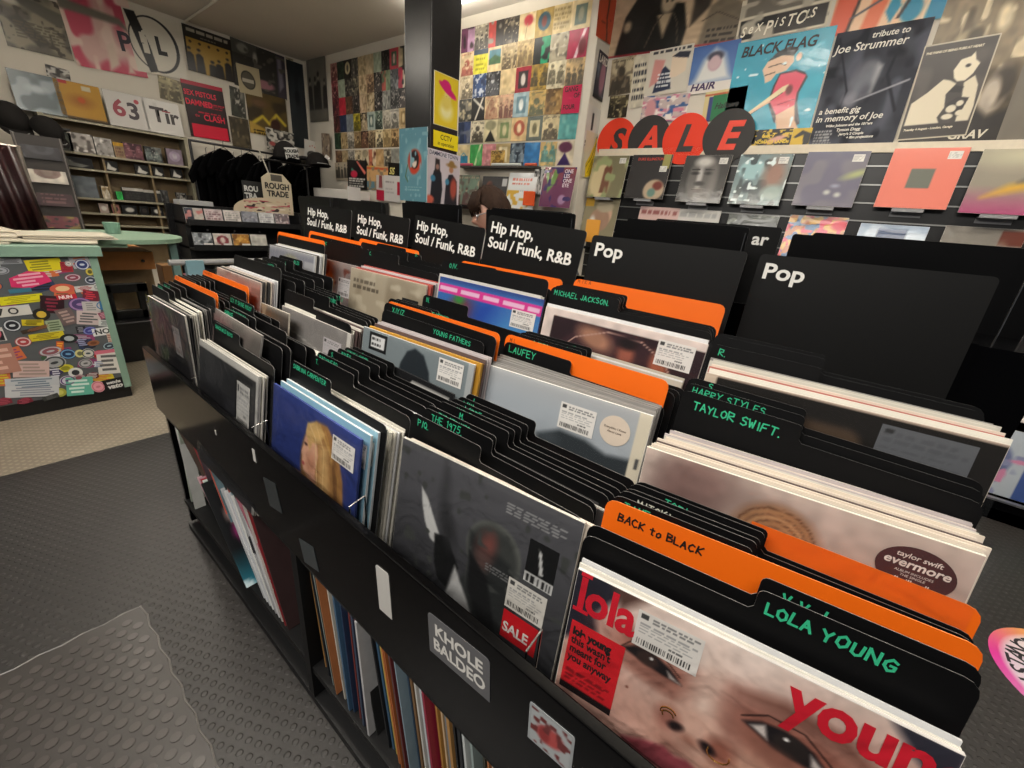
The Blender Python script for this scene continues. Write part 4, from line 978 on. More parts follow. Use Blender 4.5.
# orange-yellow card end beyond the hip hop header
tag(MB().prism(rounded(.05, .07, r=.004), -.001, .001).build('index_card', flat('c98a2c', .5), None, card_frame(1.30, .695, 1.125, 0, 0, 0, .07)), 'small mustard index card poking up past the nearest Hip Hop card', 'index card')
o = MB().prism(rounded(.07, .16, r=.003), -.001, .001).build('index_card', flat('bdbab4', .5), None, card_frame(1.5, 1.335, 1.02, 0, 0, 0, .16))
tag(o, 'white price card standing under the browsing person\'s chin', 'index card')

# ------------------------------------------------------------------ posters: generic picture recipes
def blend(a, b, t):
    a, b = rgb(a), rgb(b); c = a * (1 - t) + b * t
    return '%02x%02x%02x' % tuple(int(v) for v in c)
def figures(n, dark, pale, seed, y0=.0, y1=.8):
    rs = random.Random(seed); ops = []
    for i in range(n):
        cx = (i + .5) / n + rs.uniform(-.09, .09) / n ** .5; h_ = y1 - rs.uniform(0, .26); r_ = rs.uniform(.2, .32) / n
        ops += [('p', [(cx - .46 / n, y0), (cx - .36 / n, y0 + (h_ - y0) * .72), (cx - .12 / n, y0 + (h_ - y0) * .8), (cx + .12 / n, y0 + (h_ - y0) * .8), (cx + .38 / n, y0 + (h_ - y0) * .7), (cx + .48 / n, y0)], dark, .03),
                ('e', cx, y0 + (h_ - y0) * .9, r_ * .62, r_ * .85, pale, .03), ('e', cx, y0 + (h_ - y0) * .955, r_ * .7, r_ * .55, dark, .03)]
    return ops
def recipe(kind, cs, seed, n=22):
    a, b = cs[0], cs[1]; c = cs[2] if len(cs) > 2 else b
    rs = random.Random(seed)
    if kind in ('fig', 'group', 'duo'): b = blend(b, a, .22)
    if kind == 'fig': ops = figures(1, b, c, seed) + [('t', .1, .86, .9, .98, 1, b, seed)]
    elif kind == 'group': ops = figures(3, b, c, seed) + [('t', .05, .88, .95, .99, 1, c, seed)]
    elif kind == 'duo': ops = figures(2, b, c, seed, .15, .9)
    elif kind == 'frame': ops = [('r', .2, .18, .8, .84, b), ('e', .5, .5, .14, .24, c, .05)]
    elif kind == 'disc': ops = [('e', .5, .55, .36, .33, b, .03), ('e', .5, .55, .14, .2, c, .05)]
    elif kind == 'rose': ops = [('e', .55, .72, .26, .2, b, .08), ('l', [(.5, .6), (.4, .1)], .04, c)]
    elif kind == 'split': ops = [('r', .5, 0, 1, 1, b), ('n', 4, c, .6, .2, seed)]
    elif kind == 'top': ops = [('r', 0, .78, 1, 1, b), ('t', .15, .1, .85, .7, 3, c, seed)]
    elif kind == 'land': ops = [('r', .1, .3, .9, .9, b), ('p', [(.1, .3), (.9, .3), (.9, .55), (.5, .68), (.1, .5)], c, .05)]
    elif kind == 'cross': ops = [('l', [(.15, .95), (.85, .5)], .1, b), ('l', [(.8, .95), (.3, .05)], .1, b)]
    elif kind == 'speck': ops = [('n', 9, b, .55, .1, seed), ('n', 6, c, .75, .1, seed + 1)]
    elif kind == 'slash': ops = [('p', [(.35, 0), (.75, 1), (.9, 1), (.5, 0)], b, .04), ('e', .75, .4, .2, .3, c, .1)]
    elif kind == 'text': ops = [('t', .08, .12, .92, .9, 5, b, seed)]
    elif kind == 'plain': ops = [('n', 4, b, .6, .3, seed)]
    elif kind == 'tri': ops = [('p', [(.1, .02), (.5, .55), (.9, .02)], b, .04), ('e', .5, .76, .38, .22, c, .06)]
    elif kind == 'box': ops = [('r', .18, .12, .82, .48, b), ('l', [(.3, .48), (.5, .62), (.7, .48)], .05, c)]
    else: ops = [('n', 5, b, .5, .2, seed), ('n', 8, c, .7, .15, seed + 3)]
    if kind in ('fig', 'group', 'duo'): ops = [('n', 4, blend(a, c, .6), .55, .3, seed + 9)] + ops + [('n', 9, blend(a, b, .6), .68, .15, seed + 2), ('n', 11, c, .80, .1, seed + 4)]
    return paint(n, n, a, ops + [('v', 6, .25, seed)])
KINDWORD = {'fig': 'with a lone figure', 'group': 'with a group photo', 'duo': 'with two figures', 'frame': 'with a framed picture', 'disc': 'with a round emblem', 'rose': 'with a red bloom shape', 'split': 'split in two tones',
            'top': 'with a band across its top', 'land': 'with a small landscape', 'cross': 'with crossed pale bars', 'speck': 'with a speckled pattern', 'slash': 'with a pale slash', 'text': 'covered in type', 'plain': 'nearly plain', 'tri': 'with a dark triangle', 'box': 'with a small box drawing', 'blot': 'with a blotchy photo'}
ROWN = ['top', 'second', 'third', 'fourth', 'fifth', 'bottom']
def seven(Y, z, spec, label, group, w_=.173, h_=.182, off=.004, roll=0):
    kind, cs = spec.split(':'); cs = cs.split(',')
    o = art_mesh('single_sleeve', w_, h_, recipe(kind, cs, int(abs(Y * 91) + z * 37) + 3), 'gloss', None, wall_frame('C', -Y, z, off, roll, h_))
    tag(o, label, 'record sleeve', group)
RIGHTS = [
 ['split:6a3a58,b08aa8,3a2a30', 'group:8f8878,2a2622,c8c0a8', 'split:b53a34,2a2522,8a8478', 'duo:3a342e,1e1a18,a89c84', 'rose:cbb68c,b53440,8a7a5a', 'disc:a58a48,2c5060,7a3a34', 'text:bda878,8f7c50', 'frame:cdb98c,55665a,8a8a74'],
 ['fig:c4b08a,8a3a34,c8b090', 'top:c8c03a,25364a,8a8620', 'land:c9b48a,4a7a88,3a5a3a', 'group:9a8866,4a4030,b8a680', 'group:b39a6a,5a4a34,8a7850', 'split:1a1c1c,1f8a60,141616', 'blot:a39a84,5a554a,c8bfa8', 'slash:a82c4c,e0c8cc,6a1424'],
 ['fig:b8a888,5a5040,d8c8a8', 'speck:28406a,aeb6c4,1a2a4a', 'fig:1c1c1e,55565a,a8a8a8', 'plain:c4ae84,a8946c', 'frame:8a2430,2a2224,b8b0a8', 'duo:a5863c,2e2c24,5a5030', 'duo:c9c0a4,4a4438,a89c80', 'group:c0a478,3c3c38,8a7a60'],
 ['blot:3a3a36,8a8474,b4a888', 'cross:1c1b1a,d8d2c4', 'fig:cbb48c,9a7058,8a5a48', 'group:b8987a,5a3430,c89c80', 'frame:90a6ac,5a7884,d0d4d0', 'fig:b89a5c,3c4a3e,a88a58', 'blot:8a6c40,5a4428,a88a58', 'blot:2e3c30,4a5a48,6a7460'],
 ['split:22304c,38466a,6a7080', 'fig:d0c6ac,2a2620,d8ceb4', 'tri:cfc49e,20201c,8a8668', 'frame:a8a07c,6a7a50,b8ae88', 'disc:c9ac7c,a0503a,dcc49c', 'frame:58605a,cabf98,6a6448', 'fig:c8b990,3a342c,a89878', 'plain:5a9a98,78b0aa'],
 ['box:cbbb90,2c7898,3a88a8', 'slash:3f9a50,c8d8a8,5fae68', 'blot:c07f84,a86a70,d09a9a', 'frame:a89468,d4c8a4,7a6a48', 'duo:1f2a38,8a98a0,8a98a0', 'plain:2c6aa0,4a84b4', 'duo:c4a870,3f7a80,6aa09c', 'tri:c9bda4,3a2858,5a3048'],
 ['split:c6b894,3a382e,8a866c', 'fig:1e1c1a,6a645a,c8c0b0', 'text:c4a258,4a3414', 'plain:1c7484,3a8c98', 'group:1c2836,3a4a5c,9a9c98', 'group:8a7448,3a3220,b49c68', None, None]]
ROWZ = [2.575, 2.395, 2.213, 2.03, 1.845, 1.65]
for r_, row in enumerate(RIGHTS[:6]):
    for c_, spec in enumerate(row):
        Y = 3.30 - c_ * .168
        kind, cs = spec.split(':')
        seven(Y, ROWZ[r_], spec, '%s sleeve %s, %s row right of pillar, %s from it' % (hue(cs.split(',')[0]), KINDWORD[kind], ROWN[r_], ORD[c_]), 'single sleeves covering the far wall', roll=((c_ * 7 + r_ * 5) % 3 - 1) * .6, off=.003 + .0006 * ((c_ + r_) % 3))
# GANG OF FOUR sleeve lettering
g = empty('single_sleeve', wall_frame('C', -2.12, 2.03, .009, 0, .19)); tag(g, 'crimson sleeve reading GANG OF FOUR on the far wall', 'record sleeve')
art_mesh('printed_front', .17, .19, paint(8, 8, 'b8264c', [('v', 4, .1, 2)]), 'gloss', g)
for s_, yy, x_ in (('GANG', .15, -.07), ('OF', .105, .02), ('FOUR', .03, -.07)):
    text('lettering', s_, .045, flat('1c1414', .5), g, x_, yy, .001, bold=.001, sx=.95)
g = empty('single_sleeve', wall_frame('C', -2.85, 1.615, .009, 0, .14)); tag(g, 'tan sleeve reading DEATH low on the far wall', 'record sleeve')
art_mesh('printed_front', .17, .14, recipe('fig', ['c4a258', '5a4014', 'a07c38'], 5), 'gloss', g)
text('lettering', 'DEATH', .04, flat('2a1a10', .5), g, -.075, .108, .001, bold=.001)
LEFTS = [
 ['fig:a87870,5a2a2c,c8a090', 'blot:28352a,1c261e,3a4a38', 'disc:23201e,c4b894,5a5448', 'blot:5a5650,3a3834,8a8478', 'blot:b8a684,a08e6c,8a7a5a', 'plain:bca988,a89474', 'plain:94a08c,a8b09c', 'blot:1a1a1a,3a3834,5a564e', 'frame:b2404c,3c5a44,c8a8a0', 'split:c0ae8c,5a5648,2a2a28'],
 ['fig:8a3c44,3a1c20,c09088', 'plain:9aa690,8a9680', 'blot:2e2c2a,5a564e,8a8474', 'blot:3a3834,6a6456,a09880', 'blot:bda684,8a7656,d0bc98', 'fig:b09070,4a3a2c,c8a888', 'fig:161516,5a5450,b4a89c', 'split:a8564c,7f8f70,5a6a50', 'blot:55585a,8a8c8c,2e3032', 'split:b0344a,c8bca8,2a2224'],
 ['blot:5e2c30,3a1c20,8a4a4a', 'plain:b02838,c03848', 'blot:5c4030,3a2820,7a5a44', 'fig:3a3634,1c1a1a,8a8078', 'blot:c0a88a,a08868,8a7456', 'blot:b8a688,907c5c,6a5a40', 'fig:1a191a,3a3636,b8b0a4', 'blot:8c8c84,5c5c58,b0aea4', 'duo:4a4a4a,222222,a8a49c', 'fig:242224,5a5452,c8bcae'],
 ['blot:502a2a,2c1818,7a4440', 'plain:24304a,34405c', 'plain:6f767c,808890', 'fig:b0a234,3a3618,8a7c20', 'fig:1e1a18,c0ac88,d0c09c', 'frame:98a49c,5a6a64,c0c4b4', 'fig:58685c,1e2622,a8b0a0', 'group:a9a294,5a564c,c8c0ac', 'fig:a8a49a,4a4842,c8c0b0', 'frame:b39a70,8a744e,c8b48a'],
 ['blot:1e3426,2c4a34,142018', 'blot:a08a64,6a5a3c,c0aa80', 'group:a8a294,3a3834,c8c0b0', 'fig:8a7250,4a3a26,b09a74', 'fig:352420,6a4a38,a88468', 'group:7a6850,3a3024,b09c7c', 'fig:c4b48e,1e1c18,e0d4b0', 'fig:bfa87c,6a5838,8a7450', 'fig:a88a60,3a2c1c,c8a878', 'frame:b8a078,907a54,d0bc94'],
 ['blot:6a4e38,4a3424,8a6c50', 'blot:a08c68,7a6848,bca884', 'group:8a867c,4a4842,b0aca0', 'fig:b4a484,5a5040,cfc0a0', 'tri:b8ac90,4a4438,8a8068', 'split:b86a50,c8b494,5a2a20', 'plain:b49468,a08054', 'fig:8a8272,3a362e,b0a890', 'plain:7f7f76,929288', 'blot:c0b498,9a8e74,d8ccb0']]
for r_, row in enumerate(LEFTS):
    for c_, spec in enumerate(row):
        Y = 5.55 - c_ * .146; kind, cs = spec.split(':')
        seven(Y, ROWZ[r_] - .01, spec, '%s sleeve %s, %s row left of pillar, %s from corner' % (hue(cs.split(',')[0]), KINDWORD[kind], ROWN[r_], ORD[c_]), 'single sleeves covering the far wall', w_=.15, roll=((c_ * 5 + r_ * 3) % 3 - 1) * .7, off=.003 + .0006 * ((c_ + r_) % 3))

W = {'group': ('L', 2.223, 2.509, 0.458, 0.414, -0.621),
'pistols': ('R', -0.783, 2.433, 0.498, 0.226, 2.862),
'comic': ('R', -0.26, 2.371, 0.505, 0.189, 1.485),
'brownbig': ('R', 0.197, 2.035, 0.4, 0.721, 1.403),
'blackflag': ('R', -0.726, 2.047, 0.531, 0.539, 1.912),
'strummer': ('R', -0.237, 1.988, 0.423, 0.603, 1.839),
'pains': ('R', 0.123, 1.951, 0.285, 0.45, 3.516),
'graytile': ('R', 0.448, 1.919, 0.124, 0.49, 4.0),
'orange': ('P', 3.41, 2.557, 0.416, 0.364, 4.0),
'lard': ('P', 3.445, 2.199, 0.266, 0.38, -2.201),
'whitestrip': ('P', 3.418, 1.843, 0.326, 0.374, 0.332),
'banana': ('P', 3.455, 1.654, 0.343, 0.417, 1.737),
'smallfig': ('R', -1.812, 2.208, 0.199, 0.245, 3.188),
'smallfig2': ('R', -1.805, 2.006, 0.164, 0.153, 0.71),
'navyface': ('R', -1.448, 2.203, 0.319, 0.283, 2.006),
'texts': ('R', -1.655, 2.158, 0.13, 0.335, 4.0),
'madonna': ('R', -1.133, 2.186, 0.3, 0.281, 2.31),
'husker': ('R', -1.004, 1.965, 0.267, 0.181, 3.695),
'collage': ('R', -1.424, 1.97, 0.349, 0.172, -0.528),
'yellowstrip': ('R', -0.651, 1.742, 0.224, 0.122, 1.039),
'yellow2': ('R', -0.486, 1.74, 0.104, 0.124, 0.242),
'ke': ('R', 0.159, 1.715, 0.218, 0.061, 4.0),
'lp1': ('R', -1.768, 1.498, 0.279, 0.314, -4.0),
'lp2': ('R', -1.423, 1.502, 0.317, 0.303, -2.103),
'lp3': ('R', -1.009, 1.493, 0.33, 0.318, -1.215),
'lp4': ('R', -0.643, 1.495, 0.348, 0.342, 1.094),
'lp5': ('R', -0.255, 1.505, 0.341, 0.333, 0.776),
'lp6': ('R', 0.161, 1.516, 0.332, 0.313, -0.431),
'lp7': ('R', 0.527, 1.506, 0.286, 0.328, 2.207),
'lq0': ('R', -1.991, 1.173, 0.331, 0.416, 2.492),
'lq1': ('R', -1.291, 1.178, 0.228, 0.235, 1.111),
'lq2': ('R', -0.994, 1.175, 0.262, 0.238, 1.51),
'lq3': ('R', -0.622, 1.126, 0.357, 0.309, 0.37),
'lq4': ('R', -0.248, 1.161, 0.354, 0.271, 2.366),
'lq5': ('R', 0.134, 1.146, 0.329, 0.255, 4.0),
'lq6': ('R', 0.513, 1.169, 0.325, 0.237, 3.141),
'mid1': ('C', -3.176, 1.336, 0.316, 0.269, -2.905),
'mid2': ('C', -2.82, 1.343, 0.33, 0.244, -0.6),
'mid3': ('C', -2.495, 1.353, 0.227, 0.289, -4.0),
'mid4': ('C', -2.113, 1.375, 0.315, 0.338, 0.168),
'mid4b': ('C', -2.32, 1.428, 0.107, 0.2, -0.028),
'cornerposter': ('C', -5.952, 2.409, 0.459, 0.682, -0.721),
'frame1': ('C', -5.766, 1.785, 0.199, 0.274, -4.0),
'S': ('R', -1.763, 1.782, 0.29, 0.26, 2.245),
'A': ('R', -1.49, 1.786, 0.302, 0.274, 3.237),
'L': ('R', -1.21, 1.783, 0.308, 0.292, 2.467),
'E': ('R', -0.919, 1.79, 0.343, 0.276, 3.624),
'flyer1': ('C', -5.136, 1.452, 0.414, 0.327, -1.369),
'flyer2': ('C', -4.721, 1.422, 0.419, 0.258, -1.953),
'sis': ('C', -4.398, 1.516, 0.221, 0.139, -2.566),
'flyer3': ('C', -4.653, 1.318, 0.158, 0.273, -2.456),
'flyer4': ('C', -4.423, 1.314, 0.301, 0.277, -1.957),
'cowboys': ('C', -5.475, 1.492, 0.321, 0.203, 1.322),
'whitebox': ('C', -5.198, 1.223, 0.861, 0.12, -4.0),
'sketch': ('L', 0.864, 2.331, 0.409, 0.428, 0.908),
'pink': ('L', 1.329, 2.454, 0.531, 0.69, 4.0),
'pil': ('L', 1.747, 2.444, 0.438, 0.513, 4.0),
'redclash': ('L', 2.104, 1.938, 0.399, 0.541, 1.387),
'sepia': ('L', 1.799, 2.073, 0.206, 0.216, -3.867),
'darkposter': ('L', 2.746, 2.506, 0.599, 0.465, -1.904),
'beigecircle': ('L', 2.603, 2.365, 0.25, 0.286, 1.085),
'smallwhite': ('L', 3.112, 2.668, 0.099, 0.136, -1.517),
'banner': ('L', 3.171, 2.231, 0.209, 0.961, -0.114),
'yellowgold': ('L', 2.784, 2.044, 0.485, 0.457, 0.28),
'photo': ('L', 2.448, 2.106, 0.159, 0.303, -2.544),
'bottomblur': ('L', 2.43, 1.791, 0.211, 0.313, 0.784),
'blue': ('L', 0.751, 1.759, 0.21, 0.207, -3.082),
'mustard': ('L', 1.025, 1.787, 0.31, 0.257, -0.087),
's63': ('L', 1.354, 1.787, 0.256, 0.287, 0.344),
'Tir': ('L', 1.645, 1.786, 0.329, 0.325, 1.899),
'bird': ('L', 0.939, 1.99, 0.155, 0.095, -4.0),
'newsgrid': ('L', 2.859, 1.776, 0.346, 0.24, -1.365),
'beaniecard': ('L', 3.256, 1.713, 0.215, 0.273, -4.0),
'group_r': ('R', -1.47, 2.53, 0.965, 0.40, -1)}
LAY = [0]
def poster(key, col, label, kind='gloss', name='poster', cat='poster', off=None, grow=1.0):
    s, u, z, w_, h_, rl = W[key]
    LAY[0] += 1
    off = off if off is not None else .004 + .0012 * (LAY[0] % 9)
    e = empty(name, wall_frame(s, u, z, off, rl, h_ * grow)); tag(e, label, cat)
    art_mesh('printed_sheet', w_ * grow, h_ * grow, col, kind, e)
    e['_w'] = w_; e['_h'] = h_
    return e, w_, h_
def ptext(e, s_, size, c, x, y, bold=.0, shear=0, sx=1.0, rot=0.0, align='LEFT', space=1.0):
    text('lettering', s_, size, flat(c, .5), e, x, y, .0012, bold=bold, shear=shear, sx=sx, rot=rot, align=align, space=space)
def seed_portrait(bg, skin, hair, n=40, cx=.5, cy=.55, s=1.0):
    return [('e', cx, cy + .05 * s, .24 * s, .34 * s, hair, .05), ('e', cx, cy, .18 * s, .25 * s, skin, .04), ('e', cx - .07 * s, cy + .04 * s, .03 * s, .015 * s, '1c1816', .02), ('e', cx + .07 * s, cy + .04 * s, .03 * s, .015 * s, '1c1816', .02),
            ('e', cx, cy - .12 * s, .05 * s, .014 * s, '5a2c28', .02), ('p', [(cx - .02 * s, cy), (cx + .03 * s, cy - .05 * s), (cx - .03 * s, cy - .05 * s)], '8a6a5a', .02)]

# right-hand wall
e, w_, h_ = poster('group_r', paint(90, 50, 'b9a184', [('p', [(.05, 0), (.10, .6), (.22, 1.0), (.42, 1.0), (.40, .5), (.36, 0)], '1f1c1a', .02), ('p', [(.20, 0), (.30, .55), (.40, .72), (.55, .66), (.60, .3), (.58, 0)], '161412', .02),
    ('e', .43, .72, .055, .16, 'b8a488', .03), ('e', .43, .88, .07, .10, '2a241e', .03), ('p', [(.36, .55), (.43, .2), (.47, .55)], 'a89478', .03), ('p', [(.62, .3), (.62, 1.0), (.76, 1.0), (.74, .55)], '3a332c', .03),
    ('p', [(.70, 0), (.74, .55), (.85, .66), (.97, .5), (.98, 0)], '6f6454', .03), ('e', .86, .86, .055, .16, 'a89880', .03), ('e', .86, .99, .07, .08, '2a241e', .03), ('l', [(.82, .88), (.9, .88)], .03, '1a1614'), ('e', .13, .45, .03, .08, 'b09c80', .03),
    ('l', [(0, .0), (1, .0)], .05, '9c2f38'), ('l', [(.995, 0), (.995, 1)], .02, '9c2f38'), ('t', .75, .02, .95, .25, 3, '2a2420', 3), ('e', .415, .74, .012, .03, '2a2420', .01), ('e', .455, .74, .012, .03, '2a2420', .01), ('l', [(.42, .63), (.445, .63)], .012, '5a3a30'), ('l', [(.60, .75), (.70, .65)], .012, 'c8b090'), ('e', .66, .8, .05, .16, '2c2622', .04), ('l', [(.70, .35), (.80, .45), (.95, .3)], .012, '4a4034'), ('l', [(.30, .1), (.35, .4), (.40, .55)], .010, '4a4034'), ('l', [(.55, .1), (.52, .4), (.48, .55)], .010, '4a4034'), ('v', 20, .15, 3)]), 'large sepia band photo poster with a thin red border high on the right wall')
e, w_, h_ = poster('pistols', paint(60, 30, 'cdc4ae', [('r', .03, .05, .97, .52, '121212'), ('r', .06, .58, .97, 1, '6a645a'), ('n', 8, 'a8a090', .55, .15, 4), ('r', .45, .05, .97, .52, '2e2a28'), ('r', 0, .9, .05, 1, 'cdc4ae')]), 'black and cream torn-letter punk poster above the teal one')
xx = -.225
for ch, sz, dy in (('S', .075, 0), ('e', .075, .012), ('X', .06, .015), (' ', .03, 0), ('P', .10, -.01), ('i', .07, .02), ('S', .06, .02), ('T', .085, .01), ('O', .09, .01), ('L', .06, .03), ('S', .065, .03)):
    if ch != ' ': ptext(e, ch, sz, 'e6dfcc', xx, .028 + dy, bold=.0012, shear=.25, sx=.8)
    xx += sz * (.56 if ch not in 'iL' else .42)
e, w_, h_ = poster('comic', paint(60, 30, 'd9b392', [('p', [(0, 0), (.02, 1), (.24, 1), (.18, 0)], 'c8553a', .02), ('l', [(.24, 1), (.18, 0)], .03, '231c1a'), ('p', [(.3, 0), (.36, .9), (.5, .7), (.45, 0)], 'cf6a48', .03), ('l', [(.2, .4), (.45, .75), (.5, 1)], .04, '4a4a50'),
    ('p', [(.5, .4), (.55, 1), (.62, .5), (.56, .1)], '1f7f9c', .02), ('e', .72, .35, .09, .3, '1c7a98', .03), ('l', [(.62, .2), (.7, .75), (.8, .8)], .03, '2a2220'), ('p', [(.82, 0), (.85, 1), (1, 1), (1, 0)], '1c7a9c', .02), ('l', [(.83, 0), (.86, 1)], .03, 'e0c8a8')]), 'comic-style poster in orange, cream and blue at the top of the right wall')
e, w_, h_ = poster('brownbig', paint(70, 90, '7a6c56', [('n', 5, '8f8068', .5, .3, 2), ('n', 12, 'c8b898', .74, .08, 5), ('e', .62, .80, .06, .08, 'd8c8a4', .05, 30), ('e', .30, .72, .10, .03, 'd0c09c', .03, 20), ('n', 7, '4a4030', .62, .2, 9), ('e', .80, .36, .12, .15, '9c9080', .04), ('e', .84, .40, .13, .12, '3a332a', .08), ('e', .76, .33, .08, .11, 'a89c8c', .04), ('r', 0, 0, 1, .16, '2a2622'), ('p', [(.5, 0), (.6, .3), (.8, .2), (1, .25), (1, 0)], '26221e', .05), ('v', 20, .2, 5)]), 'large brown film-like poster with a shadowed face and GRAV lettering')
ptext(e, 'GRAV', .055, 'c8c0ae', .0, .045, bold=.0015, shear=.15)
e, w_, h_ = poster('blackflag', paint(110, 110, '1c8fa8', [('n', 6, '2a9cb4', .6, .3, 3), ('p', [(.54, .62), (.70, .64), (.80, .60), (.84, .55), (.79, .40), (.80, .30), (.88, .08), (.76, .02), (.60, .12), (.48, .34), (.50, .50)], '241c22', .012), ('p', [(.55, .61), (.70, .62), (.82, .57), (.77, .40), (.78, .27), (.62, .17), (.50, .34), (.52, .50)], 'cf4a60', .01),
    ('p', [(.60, .19), (.66, 0), (.90, 0), (.82, .12), (.78, .28)], 'cfa888', .012), ('p', [(.34, .68), (.38, .76), (.5, .80), (.64, .80), (.66, .72), (.6, .64), (.5, .62), (.46, .56), (.40, .54), (.38, .60)], 'd8b498', .01), ('p', [(.38, .76), (.46, .84), (.58, .88), (.68, .84), (.64, .78), (.52, .80)], '20242a', .01),
    ('e', .70, .76, .03, .04, 'd8b498', .01), ('l', [(.40, .70), (.52, .72), (.58, .70)], .010, '2a201e'), ('l', [(.38, .62), (.48, .64)], .010, '2a201e'), ('p', [(.12, .10), (.16, .16), (.60, .48), (.66, .50), (.68, .46), (.62, .42)], 'dccaa0', .01), ('l', [(.12, .10), (.62, .42)], .008, '241c1a'),
    ('l', [(.50, .34), (.42, .30), (.2, .2)], .02, 'cfa888'), ('e', .68, .44, .035, .05, '6a2c30', .02), ('l', [(.60, .3), (.76, .34)], .008, '8a2c3c'), ('n', 14, 'd8e8ea', .9, .05, 6)]), 'glossy teal gig poster with a pink-shirted drawn figure on the right wall', 'wrap')
ptext(e, 'BLACK FLAG', .078, '12181c', -.235, .455, bold=.0022, shear=.2, sx=.93)
ptext(e, 'WAR', .05, '12181c', -.20, .035, bold=.0005, shear=.2, space=1.5)
e, w_, h_ = poster('strummer', paint(90, 110, '35373f', [('n', 5, '44464e', .45, .3, 5), ('n', 9, '23252c', .6, .2, 7), ('e', .42, .55, .2, .14, '5c5e66', .12, 30), ('e', .5, .66, .08, .06, '8a8a90', .06), ('p', [(.48, .45), (.56, .7), (.62, .68), (.58, .46)], 'a8a8a8', .05), ('n', 6, '50525c', .6, .25, 8), ('l', [(.05, .95), (.3, .5), (.25, .2)], .02, '24262e'), ('l', [(.75, .9), (.7, .6), (.9, .3)], .03, '26282f'), ('e', .46, .60, .11, .13, '6c6e76', .12), ('l', [(.40, .40), (.95, .54)], .016, '9a9aa0'), ('e', .36, .42, .08, .06, '7a7a82', .06), ('t', .06, .04, .28, .17, 5, '9a9a9a', 2), ('v', 10, .2, 9)]), 'crumpled slate-grey tribute gig poster with typewriter lettering', 'matte')  # crumple shading is painted into the sheet's colours
for s_, sz, x_, y_ in (('tribute to', .042, -.04, .552), ('Joe Strummer', .058, -.2, .500), ('a benefit gig', .042, -.195, .190), ('in memory of Joe', .046, -.2, .148), ('Wilko Johnson and the 101\u2019ers', .018, -.14, .118), ('Tymon Dogg', .022, -.08, .092), ('Jerry\u2019s 2 Couple', .018, -.06, .07), ('+ film projections', .018, -.02, .05)):
    ptext(e, s_, sz, 'd8d4c8', x_, y_, bold=.0006, shear=.15, sx=1.0)
e, w_, h_ = poster('pains', paint(80, 110, '3a3532', [('n', 6, '4a4440', .5, .3, 3), ('p', [(.05, .16), (.06, .40), (.25, .50), (.42, .62), (.52, .60), (.62, .56), (.52, .46), (.56, .32), (.50, .22), (.55, .16)], 'cfc4ac', .012), ('p', [(.52, .70), (.58, .80), (.70, .82), (.74, .86), (.78, .78), (.85, .74), (.80, .64), (.72, .58), (.62, .58), (.56, .62)], 'd8cdb4', .012),
    ('p', [(.72, .56), (.84, .62), (.92, .52), (.96, .30), (.95, .16), (.78, .16), (.76, .40)], 'cfc4ac', .012), ('e', .70, .73, .035, .018, '2a2624', .01), ('p', [(.58, .36), (.70, .42), (.86, .40), (.80, .22), (.62, .2)], '2c2826', .01), ('e', .66, .30, .07, .04, 'd0c6b0', .01), ('e', .76, .35, .05, .03, 'd0c6b0', .01), ('e', .64, .22, .08, .03, 'd0c6b0', .01), ('e', .80, .25, .06, .03, 'd0c6b0', .01),
    ('p', [(.55, .48), (.62, .54), (.74, .52), (.72, .46)], '1f1c1a', .01), ('r', 0, 0, 1, .15, '35302c'), ('r', 0, 0, .018, 1, 'b8ae9a'), ('r', .982, 0, 1, 1, 'b8ae9a'), ('r', 0, .99, 1, 1, 'b8ae9a'), ('r', 0, 0, 1, .01, 'b8ae9a')]), 'dark gig poster with pale stencilled figures and a thin cream border')
ptext(e, 'THE PAINS OF BEING PURE AT HEART', .0150, 'd8cdb4', -.128, .405, bold=.0005, shear=.15, sx=.86)
ptext(e, 'Tuesday 4 August - London, Garage', .0145, 'd8cdb4', -.125, .045, bold=.0005, shear=.15, sx=.95)
poster('graytile', paint(10, 20, '6c665c', [('v', 5, .1, 2), ('e', .8, .5, .2, .03, 'c8c0b0', .05)]), 'plain warm-grey poster edge beside the GRAV poster')
poster('smallfig', recipe('fig', ['b8aa8c', '26221e', '6a5c48'], 3, 24), 'small cream flyer with one dark standing figure left of the gig posters')
poster('smallfig2', recipe('group', ['4a4230', '1c1a16', 'a89c78'], 4, 24), 'small dark sepia flyer with white figures below the standing-figure flyer')
poster('texts', recipe('text', ['c8c0ac', '2a2a34'], 6, 30), 'narrow flyer filled with hand lettering beside the standing-figure flyer')
poster('navyface', paint(50, 50, 'c9c2b4', [('p', [(.2, .05), (.28, .5), (.42, .62), (.55, .5), (.62, .1)], '232c44', .02), ('p', [(.55, .35), (.55, .85), (.9, .85), (.9, .45), (.7, .35)], 'd8c4ac', .02), ('p', [(.55, .8), (.7, .88), (.95, .85), (.92, .72), (.7, .76)], '1c2030', .02), ('p', [(.1, .2), (.15, .8), (.4, .75), (.3, .3)], 'c88a84', .04), ('t', .1, .88, .95, .99, 1, '23232c', 3), ('t', .28, .15, .6, .5, 4, 'e0e0e0', 6)]), 'white, pink and navy illustrated flyer with a jawline profile')
e, w_, h_ = poster('madonna', paint(50, 50, '4a6ca4', [('g', '2f5290', .6, 1.1, .8), ('p', [(.1, .2), (.28, .7), (.5, .9), (.72, .75), (.9, .25)], 'd0d0cc', .15), ('e', .52, .62, .15, .18, 'b898a0', .04), ('e', .52, .74, .17, .1, '3a3848', .05), ('e', .52, .62, .12, .14, 'c0a4a8', .04), ('r', 0, 0, 1, .20, 'cfc8c0'), ('g', 'd8d0c8', .35, -.05, .8)]), 'blue poster with a veiled pale face above purple HAIR lettering')
ptext(e, 'HAIR', .058, '3c2450', -.13, .02, bold=.002, shear=.2, sx=1.25)
